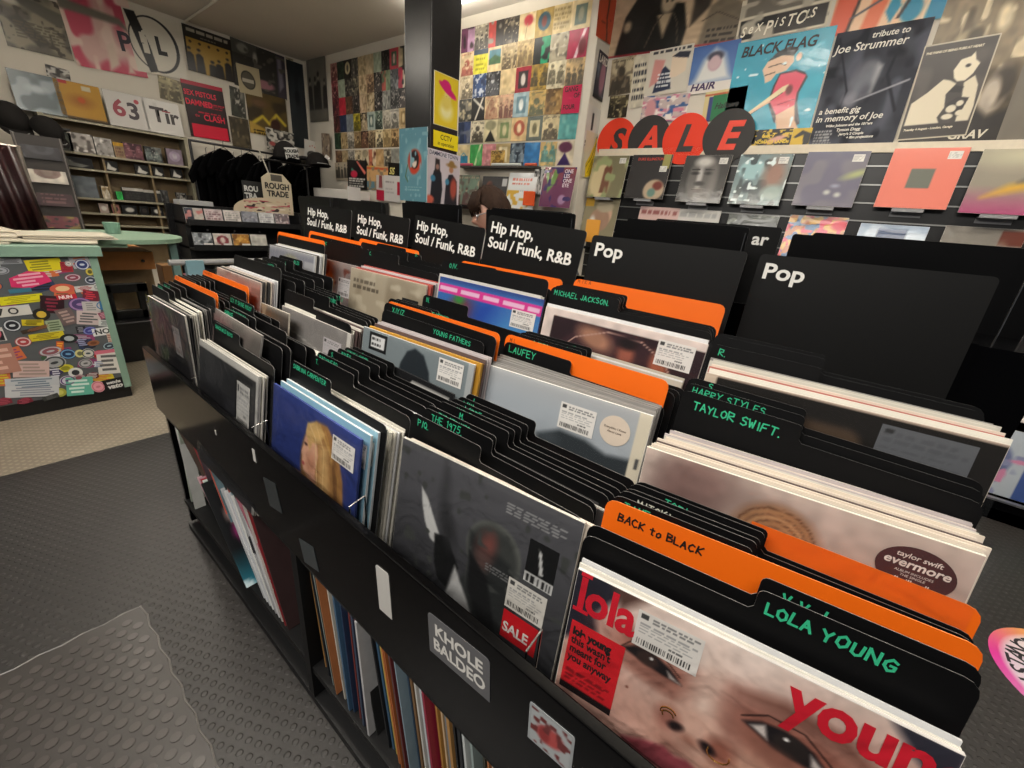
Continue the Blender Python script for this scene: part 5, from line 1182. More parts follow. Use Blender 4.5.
e, w_, h_ = poster('husker', paint(40, 30, 'c8b884', [('r', .22, 0, .9, .84, '146a3c'), ('r', .12, 0, .2, .8, '2a3470'), ('r', 0, .84, 1, .92, 'a8502c')]), 'green and mustard handbill with black script tucked behind the SALE discs')
ptext(e, 'Hallowe', .05, '101814', -.06, .07, shear=.4, sx=.9, bold=.001)
poster('collage', paint(50, 24, 'b9a8a4', [('n', 7, 'c47c90', .55, .1, 3), ('n', 9, '3a5a8a', .66, .1, 5), ('n', 12, 'e0d8d0', .62, .1, 6), ('e', .2, .5, .12, .4, 'c48c90', .05)]), 'pink and blue collage flyer above the S and A sale discs')
e, w_, h_ = poster('yellowstrip', paint(40, 24, '15130f', [('n', 14, 'c8a82c', .66, .05, 4), ('e', .6, .5, .3, .12, 'c89484', .08, 35)]), 'black and yellow handbill strip below the teal poster')
ptext(e, '6 & 7', .035, 'd8b83a', -.06, .075, bold=.001); ptext(e, 'NOMADS LAND', .026, 'd8b83a', -.095, .04, bold=.001)
poster('yellow2', paint(20, 24, 'c2a024', [('p', [(.1, .6), (.5, .9), (1, .75), (1, .3), (.7, .2), (.6, .7), (.2, .55)], '1c1812', .04)]), 'small yellow flyer with a black splash below the teal poster')
e, w_, h_ = poster('ke', paint(20, 8, 'a89088', []), 'dusty pink paper strip with thin letters K and E above the salmon record')
ptext(e, 'K', .04, '2a2422', -.04, .012); ptext(e, 'E.', .04, '2a2422', .05, .012)
# pier face
e, w_, h_ = poster('orange', paint(24, 24, 'c24a2c', [('l', [(.5, 1), (.45, .5), (.55, 0)], .06, '3a1a14'), ('n', 8, '7a2c1c', .75, .1, 3)]), 'orange-red poster with a black crack high on the white pier', grow=.75)
e, w_, h_ = poster('lard', paint(24, 30, '33303a', [('e', .5, .5, .2, .36, '9c6878', .1), ('n', 6, '5a6270', .6, .2, 3), ('r', 0, 0, 1, .08, '1c1a1c')]), 'dark poster with pink figure and white capitals on the pier', grow=.8)
ptext(e, 'LARD', .07, 'd8d0c4', -.09, .235, bold=.002, sx=.8)
e, w_, h_ = poster('whitestrip', paint(24, 30, 'c9c5bc', [('r', .3, .45, .45, .85, '15151a'), ('t', .05, .02, .8, .2, 2, '3a362e', 3)]), 'white poster with a small black tag on the pier', grow=.8)
e, w_, h_ = poster('banana', paint(30, 36, 'c8bfa4', [('p', [(.2, .0), (.15, .3), (.35, .5), (.55, .75), (.6, .9), (.8, .9), (.85, .6), (.75, .3), (.5, .05)], 'd8b41c', .02), ('p', [(.6, .9), (.7, 1.0), (.8, .9)], '2a2210', .02), ('l', [(.3, .1), (.6, .5), (.7, .85)], .02, '5a4a10'), ('l', [(.2, .25), (.45, .45), (.65, .8)], .02, '5a4a10')]), 'cream poster with a bunch of yellow bananas at the foot of the pier', grow=.8)

# SALE discs standing on the slatted wall
for i, (key, bgc, fgc, ch) in enumerate([('S', 'd8391f', '2a2626', 'S'), ('A', '2e2c2b', 'd8391f', 'A'), ('L', 'd8391f', '2a2626', 'L'), ('E', '2e2c2b', 'd8391f', 'E')]):
    s, u, z, w_, h_, rl = W[key]
    r_ = .165
    e = empty('sale_disc', wall_frame('R', u, z - .025, .03 + .004 * i, 0, .32)); tag(e, '%s disc with %s letter %s above the wall records' % ('red' if i % 2 == 0 else 'dark grey', 'black' if i % 2 == 0 else 'red', ch), 'sale sign', 'discs spelling SALE')
    MB().prism([(r_ * math.cos(a * PI / 24), .16 + r_ * math.sin(a * PI / 24)) for a in range(48)], -.002, .002).build('disc', flat(bgc, .5, spec=.3), e)
    text('lettering', ch, .235, flat(fgc, .5), e, 0, .085, .0026, bold=.008, shear=.22, align='CENTER')

# records on the slatted wall
LP = {
 'lp1': (paint(50, 50, '6f6a50', [('e', .3, .4, .3, .5, 'c8b890', .15), ('p', [(.35, .1), (.38, .7), (.5, .85), (.6, .7), (.58, .1)], '6a4030', .04), ('e', .48, .82, .06, .08, '5a3c30', .03), ('n', 6, '8a9468', .6, .2, 5)]), 'record of a bronze standing figure on a green field, wall display by the pier'),
 'lp2': (paint(50, 50, '282627', [('e', .72, .2, .26, .24, 'a8947c', .05), ('e', .8, .3, .12, .1, '6a2c24', .05), ('e', .68, .14, .1, .1, '5a7a70', .05), ('r', .8, .7, .97, 1, '8f8a50')]), 'black record with red title and a small colour portrait in one corner'),
 'lp3': (paint(90, 90, '2f2e2d', [('e', .48, .5, .33, .5, '55524f', .08), ('e', .45, .86, .18, .1, 'b8b4ae', .1), ('e', .42, .55, .06, .22, 'a8a4a0', .06), ('e', .30, .62, .08, .03, '1c1b1a', .04), ('e', .60, .62, .08, .03, '1c1b1a', .04), ('l', [(.22, .70), (.38, .70)], .025, '1a1918'), ('l', [(.52, .70), (.70, .70)], .025, '1a1918'), ('e', .44, .40, .11, .05, '2c2a29', .04), ('e', .44, .27, .11, .03, '8a8078', .04), ('e', .44, .23, .12, .03, '5a5450', .03), ('e', .72, .45, .08, .3, '6a6662', .12), ('e', .43, .12, .1, .05, '6a6662', .08), ('l', [(.3, .27), (.58, .27)], .012, '1a1817')]), 'black and white close-up portrait record below the L and E discs'),
 'lp4': (paint(60, 60, '6f8284', [('e', .3, .7, .25, .2, '8fb0b4', .05), ('n', 7, '3a4648', .6, .1, 4), ('e', .75, .6, .2, .3, '8a6a5c', .2), ('e', .3, .35, .1, .12, '26343c', .05), ('n', 12, 'd0dcdc', .78, .05, 6), ('e', .8, .25, .2, .15, '8a9a94', .1)]), 'teal and rust collage record, wall display'),
 'lp5': (paint(60, 60, '625f70', [('g', '57586c', .6, 1.1, .5), ('n', 4, '6e6a74', .5, .3, 4), ('e', .9, .6, .2, .06, '9aa070', .08, 20), ('e', .52, .26, .05, .04, 'b0b0a8', .05), ('e', .7, .22, .05, .04, 'b0b0a8', .05), ('e', .62, .38, .06, .03, '8f90a0', .05)]), 'hazy purple-grey record in glossy wrap, wall display'),
 'lp6': (paint(40, 40, 'd0705e', [('r', .345, .35, .66, .665, '5f6258'), ('g', 'd88270', .7, 1.1, .3)]), 'salmon pink record with a grey-green square in its centre'),
 'lp7': (paint(50, 50, '8a8474', [('g', 'a03a68', .45, .0, .95), ('e', .5, .9, .4, .15, 'b0aa90', .3), ('p', [(.2, .25), (.9, .45), (1, .62), (.45, .45)], 'd0a030', .12), ('p', [(.55, .5), (1, .8), (1, .6)], '4a4850', .1), ('g', '6a5a60', .8, .7, .1)]), 'multicoloured streaked record in yellow and magenta at the edge of the wall display'),
}
HOLD = flat('8a8a8c', .25, spec=.6)
for i, (k, (col, lab)) in enumerate(LP.items()):
    s, u, z, w_, h_, rl = W[k]
    M = wall_frame('R', u, z, .075, 0, .315, lean=9)
    e = empty('vinyl_record', M); tag(e, lab, 'record', 'records in a row on the slatted wall')
    MB().box((-.1575, 0, -.002), (.1575, .315, .002)).build('sleeve_board', flat('cfc8be', .5), e)
    art_mesh('printed_front', .314, .314, col, 'wrap', e, z=.0025, y0=.0005)
    if k == 'lp2':
        text('lettering', 'DUKE ELLINGTON', .026, flat('c23a28', .5), e, -.11, .275, .003, bold=.0005, sx=.95)
    if k != 'lp7':
        stick(e, .84, .88 if k != 'lp2' else .68, .055, .04, paint(10, 8, 'c9c6c0', [('t', .1, .1, .9, .9, 3, '888888', i)]), name='price_sticker', z=.0032)
    h = MB().box((3.40, -u - .07, z - .175), (3.47, -u + .07, z - .168)).box((3.395, -u - .07, z - .175), (3.40, -u + .07, z - .158)).box((3.46, -u - .07, z - .20), (3.47, -u + .07, z - .168)).build('record_holder', HOLD)
    tag(h, 'clear ledge under %s' % ['the bronze standing figure record', 'the black record with red title', 'the close-up portrait record', 'the teal and rust collage record', 'the hazy purple-grey record', 'the salmon pink record', 'the multicoloured streaked record'][i], 'record holder', 'ledges of the slatted wall')
W['lq0'] = ('R', -1.79, 1.173, .33, .33, 0)
LQ = [('lq0', paint(40, 40, '8a8268', [('e', .6, .6, .25, .3, 'c8a48c', .04), ('e', .5, .45, .3, .3, 'a0806c', .05), ('r', 0, .8, .25, 1, 'b08a28'), ('e', .3, .3, .1, .25, 'd8d4cc', .05), ('e', .6, .8, .25, .15, 'b0a48c', .05)]), 'record with a pale face and yellow corner beside the nearest Hip Hop card', .35),
      ('lq1', paint(30, 20, 'c9aaa4', [('t', .05, .75, .95, .98, 1, '8a4a48', 3)]), 'pale pink record top peeking over the blank card, lower wall row', .315),
      ('lq2', paint(30, 20, 'bfbdb8', [('t', .1, .8, .9, .95, 1, '9a9a9a', 4)]), 'white record top peeking over the blank card, lower wall row', .315),
      ('lq3', paint(40, 40, '3f4340', [('n', 8, '8a8f88', .7, .1, 4), ('g', '8c9080', .8, 1.1, .5)]), 'dark record in a shiny loose wrap behind the small ar card', .315),
      ('lq4', paint(60, 60, 'b0704c', [('n', 9, 'c89a50', .5, .1, 3), ('n', 11, '4a6a90', .64, .08, 5), ('n', 10, 'c8485a', .66, .08, 7), ('e', .9, .85, .15, .1, 'c83a4a', .05), ('e', .5, .4, .12, .12, '6a98a8', .05), ('g', 'c8b090', .88, 1.05, .7)]), 'busy multicoloured painted record between the Pop cards, lower wall row', .315),
      ('lq5', paint(30, 20, '8fa0b4', [('n', 5, 'b8c4d0', .6, .2, 3), ('r', .3, .7, .7, .9, '3a4a6a')]), 'pale blue record top above the blank card at the camera side', .315),
      ('lq6', paint(40, 20, '77726a', [('r', .72, .72, 1, .97, '5c2a1c'), ('n', 4, '8f8a80', .6, .2, 3)]), 'warm grey record top with a rusty label, lower wall row', .315)]
for k, col, lab, hh in LQ:
    s, u, z, w_, h_, rl = W[k]
    top = z + h_ / 2
    e = empty('vinyl_record', wall_frame('R', u, top - .157, .06, 0, .315, lean=8)); tag(e, lab, 'record', 'records in the lower wall row')
    MB().box((-.1575, 0, -.002), (.1575, .315, .002)).build('sleeve_board', flat('cfc8be', .5), e)
    art_mesh('printed_front', .314, .314, col, 'wrap', e, z=.0025, y0=.0005)
lg = MB()
lg.box((3.36, -2.0, .925), (3.47, 1.9, .94)).box((3.36, -2.0, .925), (3.367, 1.9, .95))
tag(lg.build('display_ledge', flat('111112', .35)), 'long black ledge carrying the lower row of wall records', 'ledge')
# centre wall ledge records
MIDS = [('mid1', recipe('group', ['6c8272', '5a3034', 'b0a088'], 3, 36), 'pale green record with reddish figures behind the browsing person'),
        ('mid2', paint(40, 40, '3a393b', [('e', .3, .68, .14, .18, '8a5240', .06), ('e', .35, .5, .2, .3, '2a2426', .1), ('r', .8, .75, .97, .95, 'b0b0b0')]), 'charcoal record with an orange-lit face above the browsing person'),
        ('mid3', paint(40, 40, 'd2d4d4', [('t', .15, .72, .85, .9, 1, 'c04a40', 3), ('t', .15, .5, .85, .68, 2, '8090a0', 4), ('n', 10, 'c8a03a', .55, .1, 5), ('r', 0, .55, 1, 1, 'd2d4d4'), ('t', .15, .66, .85, .88, 2, 'c86a58', 3)]), 'white record with yellow doodles and red script, right of the browsing person'),
        ('mid4', paint(60, 60, '6a3a58', [('g', '8a4038', .5, 1.1, .8), ('p', [(.15, .5), (.35, .95), (.5, .98), (.4, .6), (.2, .35)], '6a8a4a', .05), ('p', [(.05, .9), (.15, .6), (.25, .45), (.15, .95)], '7a9a60', .05), ('e', .7, .2, .12, .12, 'a080a0', .05), ('n', 9, '3a2c60', .65, .1, 3)]), 'plum and green psychedelic record beside the bananas poster')]
for k, col, lab in MIDS:
    s, u, z, w_, h_, rl = W[k]
    e = empty('vinyl_record', wall_frame('C', u, z + h_ / 2 - .157, .07, 0, .315, lean=8)); tag(e, lab, 'record', 'records along the centre wall ledge')
    MB().box((-.1575, 0, -.002), (.1575, .315, .002)).build('sleeve_board', flat('cfc8be', .5), e)
    art_mesh('printed_front', .314, .314, col, 'wrap', e, z=.0025, y0=.0005)
    if k == 'mid4':
        for q, s_ in enumerate(['ONE', 'LES', 'ONE', 'EYE']):
            text('lettering', s_, .04, flat('d8ccd4', .5), e, .045, .27 - q * .036, .003, bold=.001)
tag(MB().box((3.17, 1.98, 1.185), (3.3, 3.6, 1.20)).build('display_ledge', flat('131314', .4)), 'black ledge under the centre wall records right of the pillar', 'ledge')
e = art_mesh('record_sleeve', .11, .2, recipe('speck', ['b8b8b4', '2a2a2c', '6a6a6a'], 4, 20), 'gloss', None, wall_frame('C', W['mid4b'][1], W['mid4b'][2] , .055, 0, .2)); tag(e, 'narrow black and white speckled sleeve behind the plum record', 'record')
tag(bevel(MB().box((3.17, 2.30, 1.23), (3.185, 2.42, 1.345)).build('shelf_card', flat('d8511c', .5)), .003), 'bright orange card clipped in front of the plum record', 'card')
mbp = MB().box((3.22, 2.35, 1.535), (3.3, 3.3, 1.55))
tag(mbp.build('display_ledge', flat('3c3834', .5)), 'thin dark picture ledge under the single sleeves right of the pillar', 'ledge')
for yy, ln, c, nm in ((2.42, .12, 'c8502c', 'orange'), (2.70, .34, 'b8bcb8', 'white'), (3.2, .16, 'c04a68', 'pink')):
    tag(MB().tube([(3.24, yy - ln / 2, 1.56), (3.24, yy + ln / 2, 1.56)], .013, 8).build('rolled_poster', flat(c, .5)), '%s rolled poster lying on the thin dark picture ledge' % nm, 'rolled poster')
# flyers left of the pillar
e, w_, h_ = poster('cornerposter', paint(50, 60, '6a675e', [('v', 5, .2, 3)] + figures(4, '2c2a28', '8a8478', 5, .2, .9) + [('g', '5a574f', .25, .0, .9), ('r', 0, 0, .02, 1, '8a867c')]), 'faded grey-brown group photo poster in the corner of the room')
e, w_, h_ = poster('frame1', recipe('blot', ['8a7a68', '5a4a44', 'b0a090'], 8, 24), 'small tan record leaning on a bracket in the room corner', cat='record', name='vinyl_record', off=.05)
e, w_, h_ = poster('flyer1', paint(50, 40, '1c1b1b', [('p', [(.2, .65), (.5, .5), (.52, .56), (.24, .74)], '4a9078', .03), ('p', [(.48, .96), (.54, .98), (.98, .6), (.9, .52)], 'c8685c', .03), ('e', .35, .52, .18, .13, 'c02c48', .06), ('t', .08, .08, .9, .4, 4, 'e0dcd4', 4)]), 'black flyer with green and red strokes and white type left of the pillar', off=.02)
e, w_, h_ = poster('flyer2', paint(40, 30, 'c49a68', [('r', 0, 0, 1, .35, '5c7c88'), ('r', 0, .86, 1, .95, 'c05a34'), ('n', 7, '8a7a60', .62, .1, 4), ('r', .1, .95, .35, 1, 'c8a03a')]), 'orange and blue-grey flyer left of the pillar', off=.014)
e, w_, h_ = poster('sis', paint(10, 8, '14130f', []), 'black strip with yellow letters SIS left of the pillar', off=.012)
ptext(e, 'SIS', .10, 'd8cc7a', -.09, .02, bold=.002, shear=.3, sx=.8)
e, w_, h_ = poster('flyer3', paint(20, 30, 'b8b4b0', [('r', 0, 0, 1, .42, 'b01c3c'), ('p', [(.3, .5), (.35, 1), (.7, 1), (.75, .5)], '8a4a4c', .06)]), 'pink and crimson slim flyer left of the pillar', off=.022)
e, w_, h_ = poster('flyer4', paint(30, 30, 'c3bfbc', [('r', .82, .3, 1, .78, 'a81c34'), ('t', .1, .7, .6, .8, 1, '8a8684', 3), ('t', .1, .3, .6, .55, 2, 'a8a4a2', 5)]), 'large pale grey flyer with a red block beside the teal poster', off=.026)
e, w_, h_ = poster('cowboys', paint(40, 30, 'a89c88', figures(5, '4a4640', '8a8274', 6, .1, .95)), 'pale flyer with small standing figures beside the black green-and-red flyer', off=.016)
wb = tag(bevel(MB().box((2.95, 4.75, 1.16), (3.2, 5.60, 1.26)).build('paper_stack', flat('cfcbc4', .6, var=.05)), .004), 'long low stack of white paper below the flyers left of the pillar', 'paper stack')
tag(MB().box((2.9, 4.5, 0), (3.28, 5.7, 1.16)).build('side_cabinet', flat('1a1a1b', .5)), 'black side cabinet carrying the white paper stack', 'cabinet')
tag(MB().box((2.25, 3.1, 0), (2.6, 4.0, .95)).build('side_cabinet', flat('1c1c1d', .5)), 'low dark cabinet standing behind the black pillar', 'cabinet')
tag(rotbox('receipt_card', (2.15, 3.42, 1.07), (.12, .004, .34), flat('c8c4c0', .5)), 'tall narrow white card standing left of the teal poster', 'card')

# pillar posters
def free_poster(name, M, w_, h_, col, label, kind='gloss', cat='poster'):
    e = empty(name, M); tag(e, label, cat); art_mesh('printed_sheet', w_, h_, col, kind, e); return e
def yface(x, y, z, h_, roll=0):   # faces -Y
    return basis((x, y, z - h_ / 2), (math.cos(R(roll)), 0, math.sin(R(roll))), (-math.sin(R(roll)), 0, math.cos(R(roll))), (0, -1, 0))
def xface(x, y, z, h_):
    return basis((x, y, z - h_ / 2), (0, -1, 0), (0, 0, 1), (-1, 0, 0))
free_poster('poster', yface(2.345, 2.536, 1.825, .31), .235, .31, paint(50, 60, 'd9c02a', [('r', 0, 0, 1, .015, 'd8d4c8'), ('r', 0, .985, 1, 1, 'd8d4c8'), ('r', 0, 0, .02, 1, 'd8d4c8'), ('r', .98, 0, 1, 1, 'd8d4c8'), ('e', .55, .60, .13, .11, 'dcc88a', .05), ('e', .55, .72, .36, .075, 'c41f6c', .02, -18), ('e', .50, .79, .19, .11, 'c41f6c', .02, -12), ('l', [(.47, .60), (.52, .60)], .012, '8a6a40'), ('l', [(.58, .59), (.63, .59)], .012, '8a6a40'), ('l', [(.52, .54), (.58, .54)], .012, 'a83a50'), ('e', .5, .32, .26, .18, 'e4dca0', .15), ('e', .5, .48, .2, .14, 'd8c460', .1)]), 'yellow poster of a figure in a magenta hat high on the black pillar')
e = free_poster('sign', yface(2.35, 2.535, 1.585, .10), .24, .10, paint(10, 8, 'e2cf1c', []), 'yellow CCTV in operation notice on the black pillar', cat='sign')
text('lettering', 'CCTV', .045, flat('161614', .5), e, 0, .052, .001, align='CENTER', sx=.95, bold=.0006)
text('lettering', 'in operation', .034, flat('161614', .5), e, 0, .016, .001, align='CENTER', sx=.95, bold=.0003)
e = free_poster('poster', yface(2.315, 2.52, 1.335, .355, -1), .33, .355, paint(60, 70, 'bfb6bc', [('p', [(.12, .0), (.16, .45), (.22, .62), (.34, .70), (.44, .60), (.48, .3), (.44, .0)], '1e2028', .02), ('p', [(.24, .62), (.26, .85), (.38, .84), (.40, .6)], '2a2426', .03), ('e', .32, .70, .05, .05, '8a6a60', .03), ('e', .20, .48, .07, .06, '3a7a98', .03),
    ('p', [(.55, 0), (.58, .42), (.66, .60), (.78, .62), (.92, .5), (.95, 0)], '23222a', .02), ('e', .73, .70, .065, .06, 'a87858', .03), ('e', .74, .78, .15, .04, '8a6a38', .03), ('e', .74, .82, .08, .05, '8a6a38', .03), ('e', .62, .46, .06, .06, '3a7a98', .03), ('e', .82, .35, .10, .2, 'a04a3c', .06), ('e', .12, .08, .12, .08, 'c05a48', .05), ('r', 0, .90, 1, 1, 'c8c4cc')]), 'poster of two masked figures in black, the one in front of the pillar')
text('lettering', 'DAMMONE TOWN', .038, flat('2a2a48', .5), e, 0, .32, .001, align='CENTER', sx=.85, bold=.0004)
free_poster('poster', xface(2.15, 2.655, 1.40, .47), .31, .47, paint(60, 90, '5a8a98', [('e', .52, .58, .34, .22, '6f9aa4', .1), ('e', .55, .56, .24, .16, 'b8442c', .04), ('e', .52, .44, .12, .06, 'c0402c', .04), ('e', .55, .58, .15, .125, '231a1c', .03), ('e', .54, .545, .085, .075, 'd8c8b8', .02), ('e', .56, .61, .12, .05, '231a1c', .03), ('l', [(.3, .5), (.22, .35), (.3, .28)], .03, '4a6a48'), ('t', .2, .14, .8, .22, 2, '8ab0b8', 3), ('r', .98, 0, 1, 1, 'c8d0d0'), ('n', 12, '7aa4b0', .75, .1, 4)]), 'teal poster with a pale face inside a red flower on the pillar')

# ------------------------------------------------------------------ left wall posters
e, w_, h_ = poster('sketch', paint(60, 60, '8c8472', [('n', 5, '5f5a50', .5, .25, 4), ('n', 14, '4a453c', .7, .1, 5), ('p', [(0, .95), (.9, .55), (1, .62), (1, .8), (.1, 1)], '5e5c52', .04), ('e', .15, .85, .2, .08, 'c8c4b8', .04, -20), ('p', [(.1, .5), (.3, .6), (.7, .2), (.5, .1)], '4a4640', .05), ('t', .2, .2, .98, .5, 6, '5c5546', 8)]), 'brown sketch poster of a street at the far left top')
e, w_, h_ = poster('pink', paint(60, 80, 'c8a49c', [('n', 4, 'b84a5e', .42, .25, 4), ('n', 7, 'd8c0b4', .68, .12, 6), ('p', [(.45, 0), (.5, .3), (.6, .35), (.62, .1)], 'cdb8a8', .05), ('p', [(.72, .02), (.76, .14), (.82, .03)], 'cdb8a8', .04), ('p', [(.0, .62), (.75, .58), (.9, .52), (.8, .66), (0, .74)], '6c685e', .04)]), 'smeared pink and red painted poster on the left wall')
text('lettering', 'P', .22, flat('2a2430', .5), e, .10, .20, .0012, bold=.006, sx=.9)
e, w_, h_ = poster('pil', paint(90, 100, 'cdc7b8', [('e', .46, .5, .47, .46, '1a1a1b', .008), ('e', .44, .5, .425, .43, 'cdc7b8', .008), ('p', [(.03, .98), (.22, .98), (.36, .46), (.40, .05), (.24, .02), (.14, .5)], '141415', .01), ('r', .21, .50, .31, .66, 'cdc7b8'), ('r', .22, .34, .33, .48, 'cdc7b8')]), 'white poster with a black circle emblem reading PiL')
text('lettering', 'i', .26, flat('cdc7b8', .5), e, -.12, .19, .0014, bold=.004)
text('lettering', 'L', .20, flat('141415', .5), e, -.01, .19, .0012, bold=.010, sx=.8)
e, w_, h_ = poster('group', paint(60, 60, 'a8873c', [('r', 0, .74, 1, 1, '1f1c18'), ('r', 0, 0, .04, 1, '1c1a18'), ('r', .96, 0, 1, 1, '1c1a18'), ('t', .08, .86, .92, .96, 1, 'b8b0a0', 4), ('t', .35, .77, .65, .83, 1, '8a8478', 4)] + figures(5, '1f1c1a', '8a7448', 4, .0, .56) + [('e', .12 + .19 * i, .66 - .0 * i, .03, .03, '3a2c18', .01) for i in range(5)]), 'mustard and black band poster with five figures and stars')
e, w_, h_ = poster('redclash', paint(60, 80, '241519', [('r', .08, .0, .95, .24, 'cf1436'), ('r', 0, .93, 1, 1, 'a81430'), ('t', .45, .56, .98, .66, 3, 'c8183a', 4), ('t', .3, .44, .95, .49, 1, 'c8183a', 6)]), 'black and hot-red punk gig poster on the left wall')
for s_, sz, x_, y_, b_ in (('SEX PISTOLS', .070, -.19, .405, .0016), ('DAMNED', .075, -.19, .315, .002), ('the', .04, -.12, .205, .0), ('CLASH', .085, -.04, .18, .002)):
    ptext(e, s_, sz, 'e01c40', x_, y_, bold=b_, sx=.82 if s_ != 'SEX PISTOLS' else .8)
e, w_, h_ = poster('sepia', recipe('group', ['8f8464', '3c3626', 'b8ac84'], 5, 24), 'small sepia crowd photo between the PiL emblem and the red poster')
e, w_, h_ = poster('darkposter', paint(60, 50, '33322f', [('r', 0, .72, .45, 1, '4a4a44'), ('e', .2, .85, .1, .1, '8a8a80', .04), ('e', .42, .72, .04, .12, 'a8a49a', .03), ('p', [(.86, .15), (.84, .9), (.92, .9), (.95, .3)], '7a7480', .04), ('r', .82, 0, 1, 1, '3c3640'), ('p', [(.86, .15), (.84, .9), (.92, .9), (.95, .3)], '7a7480', .04), ('e', .55, .2, .2, .1, 'a07078', .04), ('n', 12, '58544c', .75, .1, 4)]), 'dark poster with a pale climbing figure near the room corner')
e, w_, h_ = poster('beigecircle', paint(40, 40, 'b5a888', [('e', .45, .5, .3, .33, '2c2a26', .02, 30), ('e', .45, .5, .26, .29, '5a564a', .02, 30), ('r', .2, .42, .7, .54, 'b8b0a0')]), 'beige flyer with a dark round stamp on the dark poster', off=.02)
poster('smallwhite', recipe('fig', ['b5ab94', '6a6250', '8a8270'], 4, 12), 'small beige flyer at the top of the dark banner')
e, w_, h_ = poster('banner', paint(12, 40, '23282b', [('n', 4, '2c3134', .5, .3, 4), ('e', .5, .6, .15, .08, '15181a', .05)]), 'tall narrow charcoal banner in the room corner')
e, w_, h_ = poster('yellowgold', paint(60, 50, '5a4a26', [('n', 4, '3a3020', .5, .3, 4), ('l', [(.1, .25), (.35, .45), (.5, .3), (.7, .55), (.9, .35)], .07, 'c8b03a'), ('e', .3, .75, .2, .1, '6a5038', .1), ('p', [(0, 0), (0, .3), (.4, .15), (.5, 0)], 'b09040', .05), ('e', .65, .3, .12, .14, '3a2018', .05), ('r', .97, 0, 1, 1, 'b8b09c'), ('t', .1, .0, .4, .12, 2, '2a2010', 3)]), 'olive and gold poster with a yellow zigzag near the room corner')
e, w_, h_ = poster('photo', recipe('fig', ['4a4c44', '2c2c28', 'a8a49a'], 7, 20), 'grey photo of a bust between the red poster and the gold one')
e, w_, h_ = poster('bottomblur', recipe('blot', ['4f4634', '3a3326', '6a5f48'], 9, 20), 'murky brown photo under the grey bust photo')
e, w_, h_ = poster('bird', paint(20, 16, '6c6862', [('n', 4, 'b8b4ae', .5, .1, 4), ('n', 6, '2c2a28', .6, .1, 6)]), 'crumpled silver and black card high above the mustard record', name='card', cat='card')
e, w_, h_ = poster('newsgrid', paint(50, 36, '9c988e', [('n', 12, '3a3836', .5, .08, 4), ('n', 9, 'c8c4ba', .6, .08, 5), ('e', .2, .3, .1, .1, 'a04a48', .05), ('e', .6, .15, .1, .1, 'b05a50', .05)]), 'busy black and white comic-panel poster above the clothing rail', off=.10)
e, w_, h_ = poster('beaniecard', paint(30, 36, 'c9c6bf', [('e', .5, .35, .34, .2, '3a3836', .03), ('e', .4, .33, .12, .1, 'a8a49c', .04), ('e', .5, .78, .03, .03, 'b05040', .03), ('e', .35, .74, .03, .03, 'b05040', .03), ('e', .65, .74, .03, .03, 'b05040', .03)]), 'white card with a mushroom-like drawing in the room corner', off=.12, name='card', cat='card')

# ------------------------------------------------------------------ wooden shelving with boxed goods
SX0, SX1, SY = .70, 1.80, 6.03
WOODC = flat('7b6849', .55, var=.25, bscale=8); WOODL = flat('96907a', .5)
sh = empty('display_shelving', Matrix.Translation((1.25, 6.13, 0))); tag(sh, 'wooden shelving with grey-green edging against the left wall', 'shelving')
def L2(a, b): return (a[0] - 1.25, a[1] - 6.13, a[2]), (b[0] - 1.25, b[1] - 6.13, b[2])
MB().box(*L2((SX0, 6.2, .3), (SX1, 6.24, 1.62))).build('back_board', WOODC, sh)
MB().box(*L2((SX1 - .03, SY - .012, .3), (SX1, 6.24, 1.62))).build('side_board', WOODL, sh)
MB().box(*L2((SX0, SY - .012, .3), (SX0 + .03, 6.24, 1.62))).build('side_board', WOODL, sh)
SHELFZ = [1.33, 1.195, .935, .80, .69, .56]
for z_ in SHELFZ + [1.605]:
    MB().box(*L2((SX0, SY, z_ - .012), (SX1, 6.24, z_))).build('shelf', WOODC, sh)
    MB().box(*L2((SX0, SY - .014, z_ - .014), (SX1, SY, z_ + .004))).build('shelf_edge', WOODL, sh)
for x_ in (1.07, 1.43):
    MB().box(*L2((x_ - .008, SY + .005, .56), (x_ + .008, 6.22, 1.33))).build('shelf_divider', WOODC, sh)
def boxed(x, z, w_, h_, col, label, cat='box', d=.05, y=SY + .03, name='boxed_item', group='boxed goods on the wooden shelving'):
    e = empty(name, basis((x, y, z), (1, 0, 0), (0, 0, 1), (0, -1, 0))); tag(e, label, cat, group)
    bevel(MB().box((-w_ / 2, 0, -d), (w_ / 2, h_, 0)).build('carton', flat('3a3836', .5), e), .002)
    art_mesh('printed_front', w_ * .98, h_ * .98, col, 'gloss', e, z=.0015, y0=h_ * .01)
    return e
TOPS = [(.80, .17, .16, 'blot', ['2c2e2a', '4a4c42', '1a1a1a'], 'dark camouflage'), (.95, .17, .17, 'blot', ['a8a29c', '5a5450', 'd0ccc8'], 'white and grey patterned'), (1.105, .13, .16, 'blot', ['9c9894', 'd8d4d0', '6a6662'], 'silvery wrapped'),
        (1.215, .08, .14, 'top', ['8a7458', 'c0952c', '6a4a40'], 'yellow-topped'), (1.325, .15, .15, 'duo', ['4a3038', '8a5a60', 'a87880'], 'maroon'), (1.49, .14, .145, 'duo', ['2c2e30', '7a8480', 'a0a098'], 'charcoal'), (1.67, .14, .155, 'disc', ['7a6c78', '9c8ea0', 'b8b0b8'], 'lilac')]
for x, w_, h_, k, cs, nm in TOPS:
    boxed(x, 1.332, w_, h_, recipe(k, cs, int(x * 100), 20), '%s boxed item on the top shelf of the wooden shelving' % nm)
